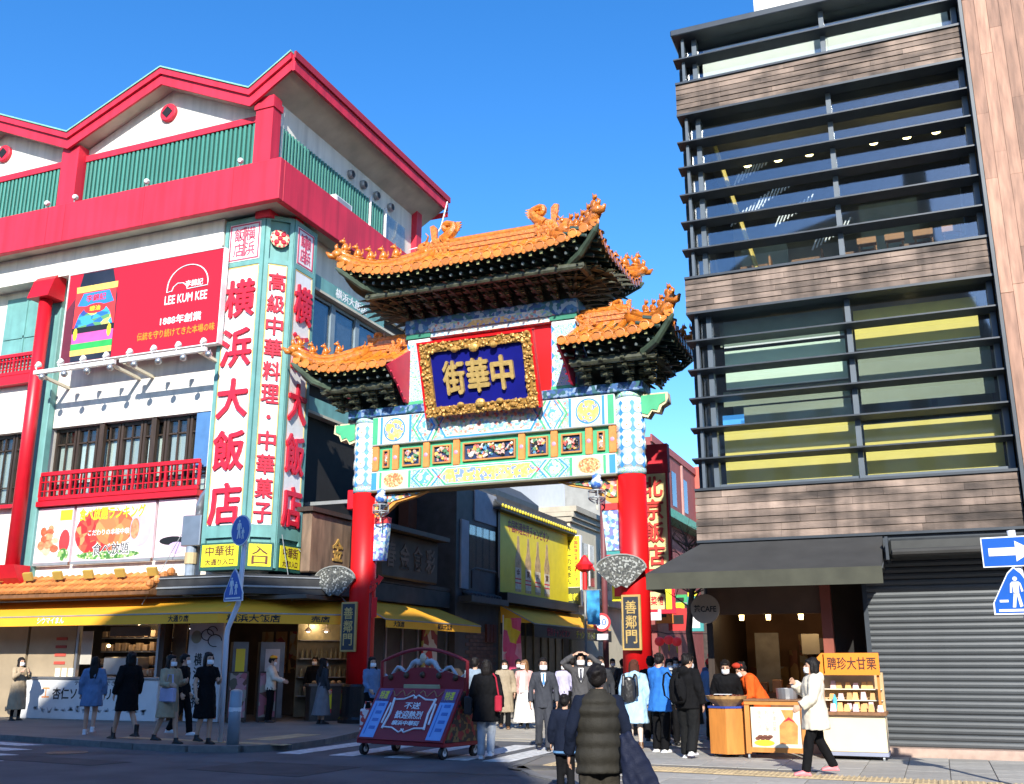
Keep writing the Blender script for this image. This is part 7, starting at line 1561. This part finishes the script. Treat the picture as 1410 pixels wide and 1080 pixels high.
def strap_bag(name, label, loc, w, h, d, m, rz=0, strap=None):
    b = local(name, label, 'bag', loc, rz)
    MB().bev(-w/2, w/2, -d/2, d/2, 0, h, .02).build('body', m, b)
    if strap: MB().tube([V(p) for p in strap], .014, 6).build('strap', m, b)
    return b
def backpack(label, loc, rz, m, s=1.):
    b = local('backpack', label, 'backpack', loc, rz); g = MB(); g.tube([(0, 0, 0), (0, .02, .08), (0, .02, .25), (0, .0, .4), (0, -.02, .45)], [(.06*s, .1*s), (.085*s, .14*s), (.08*s, .145*s), (.055*s, .11*s), (.02, .05)], 14, up=(0, 1, 0)); g.tube([(0, .07, .03), (0, .09, .18)], [(.04, .1*s), (.03, .09*s)], 10, up=(0, 1, 0))
    put('body', fuse(g, .014, 'body', m, 2, .005, 14), b)
    st = MB()
    for q in (-1, 1): st.tube([(q*.08, -.06, .42), (q*.1, -.14, .5), (q*.12, -.22, .46), (q*.13, -.25, .3), (q*.14, -.18, .12), (q*.11, -.05, .05)], [(.008, .025)]*6, 6)
    st.build('strap', m, b); MB().tube([(0, .1, .12), (0, .098, .3)], .006, 5).build('zip', GREYM, b); return b
aw = rad(200)   # facing down the lane
person('person in a long beige coat holding a phone at the left end of the counter', (-23.0, 21.2, GL), 1.62, rad(75), {'m': BEIGE, 'hem': .3, 'flare': .06, 'add': .02}, None, 'long', shoes=BLACK, arms={-1: ((-.22, -.12, 1.15), (-.14, -.3, 1.32)), 1: ((.22, -.1, 1.14), (.1, -.3, 1.3))}, tights=BLK)
person('person in black cut off by the left edge of the picture', (-23.9, 21.0, GL), 1.62, rad(-60), {'m': BLK, 'hem': .8}, ('trousers', BLK), 'short', arms={1: ((.22, -.12, 1.15), (.14, -.3, 1.3))})
person('person in a short denim dress seen from behind with a thin strap across the back', (-16.95, 17.6, GL), 1.6, rad(215), {'m': DENIM, 'hem': .62, 'flare': .05, 'add': .02}, None, 'long', shoes=WSH, stride=.08)
person('person in a dark coat and black ankle boots striding left before the counter', (-15.3, 16.85, GL), 1.68, rad(-110), {'m': BLK, 'hem': .55, 'flare': .04, 'add': .02}, None, 'bob', shoes=BOOT, stride=.3)
person('person in a beige coat carrying a lavender bag and striding right', (-13.7, 16.2, GL), 1.62, rad(80), {'m': BEIGE, 'hem': .5, 'flare': .05, 'add': .01}, None, 'long', shoes=BLACK, stride=.22, arms={-1: ((-.23, -.05, 1.14), (-.2, -.25, 1.12)), 1: ((.22, -.06, 1.13), (.16, -.28, 1.2))})
strap_bag('handbag', 'lavender shoulder bag carried by the person in the beige coat', (-13.58, 16.02, .86), .38, .26, .1, LAV, rad(-10), [(-.12, 0, .26), (-.06, .03, .5), (.06, .03, .5), (.12, 0, .26)])
person('person in black with white sneakers half hidden behind the beige coat', (-14.95, 18.1, GL), 1.66, rad(110), {'m': BLK, 'hem': .8}, ('trousers', BLK), 'short', shoes=WSH, stride=.2)
person('person in a black knee-length dress standing beside the bent sign pole', (-12.95, 16.35, GL), 1.66, rad(70), {'m': BLK, 'hem': .48, 'flare': .05, 'sleeve': .3}, None, 'bob', shoes=BLACK, stride=.07, arms={1: ((.21, -.08, 1.12), (.14, -.25, 1.2))})
person('shop worker in a cream tunic and yellow cap at the corner counter', (-16.15, 22.95, GL), 1.66, rad(115), {'m': CRM, 'hem': .82, 'add': .01}, ('trousers', BLK), 'short', arms={-1: ((-.2, -.12, 1.13), (-.12, -.34, 1.05)), 1: ((.2, -.12, 1.13), (.12, -.34, 1.05))}, head=(0, .25),
       extra=lambda P, T, HP, k: MB().lathe(HP((0, .01, 1.65)), [(.1*k, 0), (.095*k, .05*k), (.04*k, .075*k)], 14).build('cap', YEL, P, smooth=True))
person('person in a grey top and long grey skirt waiting at the corner shop', (-14.5, 22.85, GL), 1.6, rad(150), {'m': CHARC, 'hem': .9}, ('skirt', GREYC, .22, .1), 'long', shoes=BLACK)
person('shop worker in black behind the display case of the corner shop', (-15.9, 24.6, GL), 1.65, rad(20), {'m': BLK, 'hem': .85}, ('trousers', BLK), 'short')
person('person in a blue denim jacket and mask beside the red sign cart', (-11.4, 19.9, GL), 1.6, rad(65), {'m': DENIM, 'hem': .8}, ('trousers', BLK), 'long', shoes=WSH, arms={-1: ((-.22, -.06, 1.12), (-.2, -.22, .98))}, head=(-.2, 0))
strap_bag('shopping_bag', 'red and white patterned shopping bag beside the red sign cart', (-10.95, 19.0, .25), .3, .42, .14, cells('bag_check', [(.6, .6, .62), (.45, .05, .05), (.65, .65, .66)], 14), rad(20), [(-.08, 0, .42), (-.05, 0, .56), (.05, 0, .56), (.08, 0, .42)])
person('person in a grey-blue jacket seen from behind right of the red sign cart', (-9.4, 20.9, GA), 1.66, rad(190), {'m': GREYB, 'hem': .78, 'add': .015}, ('trousers', GREYB), 'short', mask=False, arms={1: ((.21, -.1, 1.14), (.12, -.3, 1.28))})
person('person in a black coat and pale jeans with a red bag seen from behind', (-7.25, 16.6, .0), 1.62, rad(195), {'m': BLK, 'hem': .64, 'flare': .05, 'add': .03}, ('trousers', JEAN), 'bob', shoes=WSH, stride=.05, mask=False)
strap_bag('handbag', 'crimson handbag at the right side of the person in the black coat', (-6.98, 16.5, .78), .12, .26, .24, cloth('crimson', (.35, .02, .04)), rad(20), [(0, 0, .26), (-.05, .02, .55), (-.1, .02, .62)])
strap_bag('handbag', 'black shoulder bag at the left side of the person in the black coat', (-7.56, 16.55, .72), .14, .3, .24, mat('bag_leather', (.02, .02, .022), .35), rad(20), [(0, 0, .3), (.1, -.02, .55), (.2, .0, .68)])
person('person in a long beige coat and white mask facing out of the lane', (-9.95, 23.9, GA), 1.62, rad(25), {'m': TAN, 'hem': .42, 'flare': .04, 'add': .02, 'collar': 1}, ('trousers', BLK), 'bob', shoes=BRS, stride=.06)
person('person in a long white skirt and pink cardigan with loose brown hair', (-9.55, 24.2, GA), 1.62, rad(10), {'m': PINK, 'hem': .72, 'flare': .02, 'name': 'cardigan'}, ('skirt', WHT, .16, .12), 'long', HAIRB, BOOT, stride=.05, head=(-.5, 0),
       extra=lambda P, T, HP, k: MB().add([T((-.07, -.15, 1.38)), T((.05, -.15, 1.38)), T((.06, -.178, 1.15)), T((.05, -.185, .9)), T((-.08, -.185, .9)), T((-.08, -.178, 1.15))], [(0, 1, 2, 3, 4, 5)]).build('blouse', WHT, P))
SUITM = cloth('suit', (.045, .048, .058), .7, .08); SUITD = cloth('suit_lapel', (.04, .043, .052), .7, .08)
person('person in a dark suit with blue tie and white mask walking out of the lane', (-6.95, 18.6, .0), 1.66, rad(22), {'m': SUITM, 'hem': .78, 'suit': cloth('blue_tie', (.1, .25, .6)), 'm2': SUITD}, ('trousers', SUITM), 'short', shoes=BLACK, stride=.12)
person('person in a grey suit with both hands raised above the forehead', (-6.3, 18.9, .02), 1.74, rad(18), {'m': cloth('suit_grey', (.07, .068, .07), .7, .08), 'hem': .78, 'suit': cloth('dark_tie', (.05, .05, .07)), 'm2': cloth('suit_grey2', (.06, .058, .06), .7, .08)}, ('trousers', cloth('suit_grey', (.07, .068, .07), .7, .08)), 'short', shoes=BLACK,
       arms={-1: ((-.34, -.1, 1.52), (-.13, -.14, 1.66)), 1: ((.34, -.1, 1.52), (.13, -.14, 1.66))})
person('child in a navy sports top seen from behind beside the quilted vest', (-4.3, 12.25, .02), 1.17, rad(200), {'m': NAVY, 'hem': .68, 'add': .03}, ('trousers', BLK), 'short', shoes=WSH, stride=.06, mask=False, head=(-.25, 0), vox=.011,
       extra=lambda P, T, HP, k: MB().tube([T((0, 0, .72)), T((0, 0, .755))], [((.172)*k, (.222)*k)]*2, 24, up=(0, 1, 0)).build('hem_stripe', cloth('stripe_blue', (.1, .22, .4)), P))
person('person in a dark quilted vest with navy sleeves seen from behind in the foreground', (-2.72, 8.6, .0), 1.54, rad(205), {'m': KHK, 'hem': .74, 'add': .025, 'sleeve': 0, 'quilt': 1, 'collar': 1, 'fold': .004, 'name': 'vest', 'sleeves2': NAVY}, ('trousers', cloth('camouflage', (.04, .035, .028), .8, .6), 1.15), 'short', shoes=BLACK, mask=False, head=(-.3, 0), vox=.011, arms={-1: ((-.26, .03, 1.13), (-.27, -.1, .9)), 1: ((.26, .03, 1.13), (.27, -.08, .9))})
cb_ = local('folded_jacket', 'dark navy jacket hanging from the arm of the person in the quilted vest', 'jacket', (-2.42, 8.42, 0), rad(22))
g = MB(); g.tube([(-.02, 0, 1.0), (.02, 0, .9), (.1, 0, .62), (.17, 0, .3), (.2, 0, .18)], [(.035, .05), (.05, .09), (.055, .15), (.05, .19), (.03, .19)], 14, up=(0, 1, 0)); put('body', fuse(g, .014, 'body', cloth('navy_bag', (.012, .016, .036), .6), 2, .016, 11), cb_)
person('person in a light blue hooded coat carrying a black drawstring backpack', (-5.25, 18.85, .02), 1.6, rad(200), {'m': LBLUE, 'hem': .52, 'flare': .06, 'add': .03, 'hood': 1}, None, 'bob', cloth('auburn', (.08, .03, .02)), BRS, stride=.07, mask=False, legm=cloth('skin_light', (.62, .5, .42)))
backpack('black drawstring backpack worn over the light blue coat', (-5.3, 19.03-.36, .88), rad(20), mat('bag_leather', (.02, .02, .022), .35))
person('person in a bright blue shirt jacket looking down outside the cafe', (-4.75, 18.75, .02), 1.72, rad(150), {'m': BLUES, 'hem': .7, 'flare': .03, 'add': .03}, ('trousers', BLK, 1.1), 'short', shoes=WSH, head=(.4, .35), arms={-1: ((-.22, -.1, 1.14), (-.1, -.28, 1.2)), 1: ((.22, -.1, 1.14), (.1, -.28, 1.22))})
person('person in black with a black backpack and white sneakers outside the cafe', (-4.02, 17.75, .02), 1.7, rad(165), {'m': BLK, 'hem': .8, 'add': .04, 'hood': 1}, ('trousers', cloth('black_loose', (.01, .0105, .011), .8), 1.25), 'short', shoes=WSH, head=(-.5, .3), stride=.08)
MB().tube([(-4.02, 17.75, .84), (-4.02, 17.75, .9)], [(.2, .225)]*2, 24, up=(0, 1, 0))
backpack('black rucksack on the back of the person in black outside the cafe', (-4.13, 17.5, .92), rad(-15), BLK, 1.15)
person('person in a denim jacket with a red headscarf beyond the cafe queue', (-4.5, 22.2, GA), 1.62, rad(160), {'m': DENIM, 'hem': .8, 'add': .02}, ('trousers', BLK), 'short', mask=False, extra=lambda P, T, HP, k: MB().ell(HP((0, .02, 1.64)), .1*k, .115*k, .1*k, 12, 8).build('headscarf', cloth('red', (.62, .03, .02)), P, smooth=True))
person('vendor in an orange jacket and red cap bending over the chestnut stand', (-3.02, 19.2, .016), 1.66, rad(-65), {'m': ORNG, 'hem': .76, 'add': .04}, ('trousers', BLK), 'short', arms={-1: ((-.22, -.16, 1.13), (-.14, -.4, 1.12)), 1: ((.22, -.16, 1.13), (.14, -.4, 1.12))}, lean=.55, head=(0, .1),
       extra=lambda P, T, HP, k: MB().ell(HP((0, .0, 1.66)), .1*k, .12*k, .06*k, 12, 8).build('cap', cloth('cap_red', (.4, .04, .02)), P, smooth=True))
person('person in black leaning over the basket behind the chestnut cart', (-3.6, 19.1, .016), 1.62, rad(10), {'m': BLK, 'hem': .8, 'add': .02}, ('trousers', BLK), 'short', lean=.3)
person('person in a cream jacket and pink sneakers walking left past the chestnut stand', (-1.72, 15.75, .03), 1.6, rad(-75), {'m': OFFW, 'hem': .66, 'flare': .04, 'add': .05, 'hood': 1}, ('trousers', BLK), 'bob', shoes=PKS, stride=.22, arms={-1: ((-.26, -.1, 1.16), (-.1, -.26, 1.33)), 1: ((.26, -.06, 1.12), (.24, -.24, 1.0))}, vox=.011)
for i, (x, y, hh, rz, m, lab) in enumerate(((-8.9, 27.5, 1.7, 20, BLK, 'person in black far back in the lane left of the suits'), (-8.4, 29.0, 1.66, 200, CHARC, 'person in charcoal far back in the lane behind the suits'), (-7.4, 28.5, 1.7, 30, NAVY, 'person in navy far back in the lane near the red column'), (-5.6, 21.4, 1.68, 190, BLK, 'person in black between the red column and the blue shirt'), (-5.9, 25.5, 1.6, 10, GREYC, 'person in grey in the lane beyond the cafe queue'), (-5.0, 26.5, 1.7, 180, BLK, 'person in black deep in the lane beside the hanging lanterns'), (-10.9, 27.2, 1.65, 30, CHARC, 'person in charcoal in the lane behind the beige coat'), (-7.6, 24.4, 1.68, 15, NAVY, 'person in navy just left of the red column base'), (-5.35, 22.6, 1.66, 20, GREYB, 'person in grey-blue right behind the red column'), (-4.75, 23.6, 1.6, 190, BEIGE, 'person in beige deep behind the cafe queue'), (-5.2, 29.5, 1.66, 30, WHT, 'person in white far down the lane under the lanterns'), (-6.3, 31.0, 1.7, 200, DENIM, 'person in denim blue far down the lane under the lanterns'), (-9.3, 31.0, 1.68, 25, TAN, 'person in tan far down the lane behind the white skirt'), (-10.4, 33.0, 1.66, 190, BLK, 'person in black farthest down the lane by the pink flag'), (-7.9, 33.5, 1.7, 200, PINK, 'person in pink far down the lane between the suits'), (-8.2, 25.8, 1.66, 205, GREYC, 'person in grey walking away left of the red column'), (-9.0, 25.6, 1.6, 20, LAV, 'person in lavender behind the suit with the blue tie'), (-7.15, 26.4, 1.72, 15, TAN, 'person in tan just behind the raised hands'), (-8.6, 36.0, 1.7, 10, CRM, 'person in cream farthest back in the middle of the lane'), (-10.0, 29.2, 1.7, 200, NAVY, 'person in navy walking away behind the pink cardigan'), (-6.75, 21.6, 1.68, 15, CHARC, 'person in charcoal between the raised hands and the red column'), (-5.0, 20.6, 1.62, 30, GREYB, 'person in grey-blue between the light blue coat and the blue shirt'), (-4.55, 25.2, 1.7, 200, ORNG, 'person in orange deep in the lane under the cafe sign'))):
    person(lab, (x, y, GA), hh, rad(rz), {'m': m, 'hem': .8}, ('trousers', BLK), 'short', vox=.018)
bpy.data.scenes.remove(TMP)
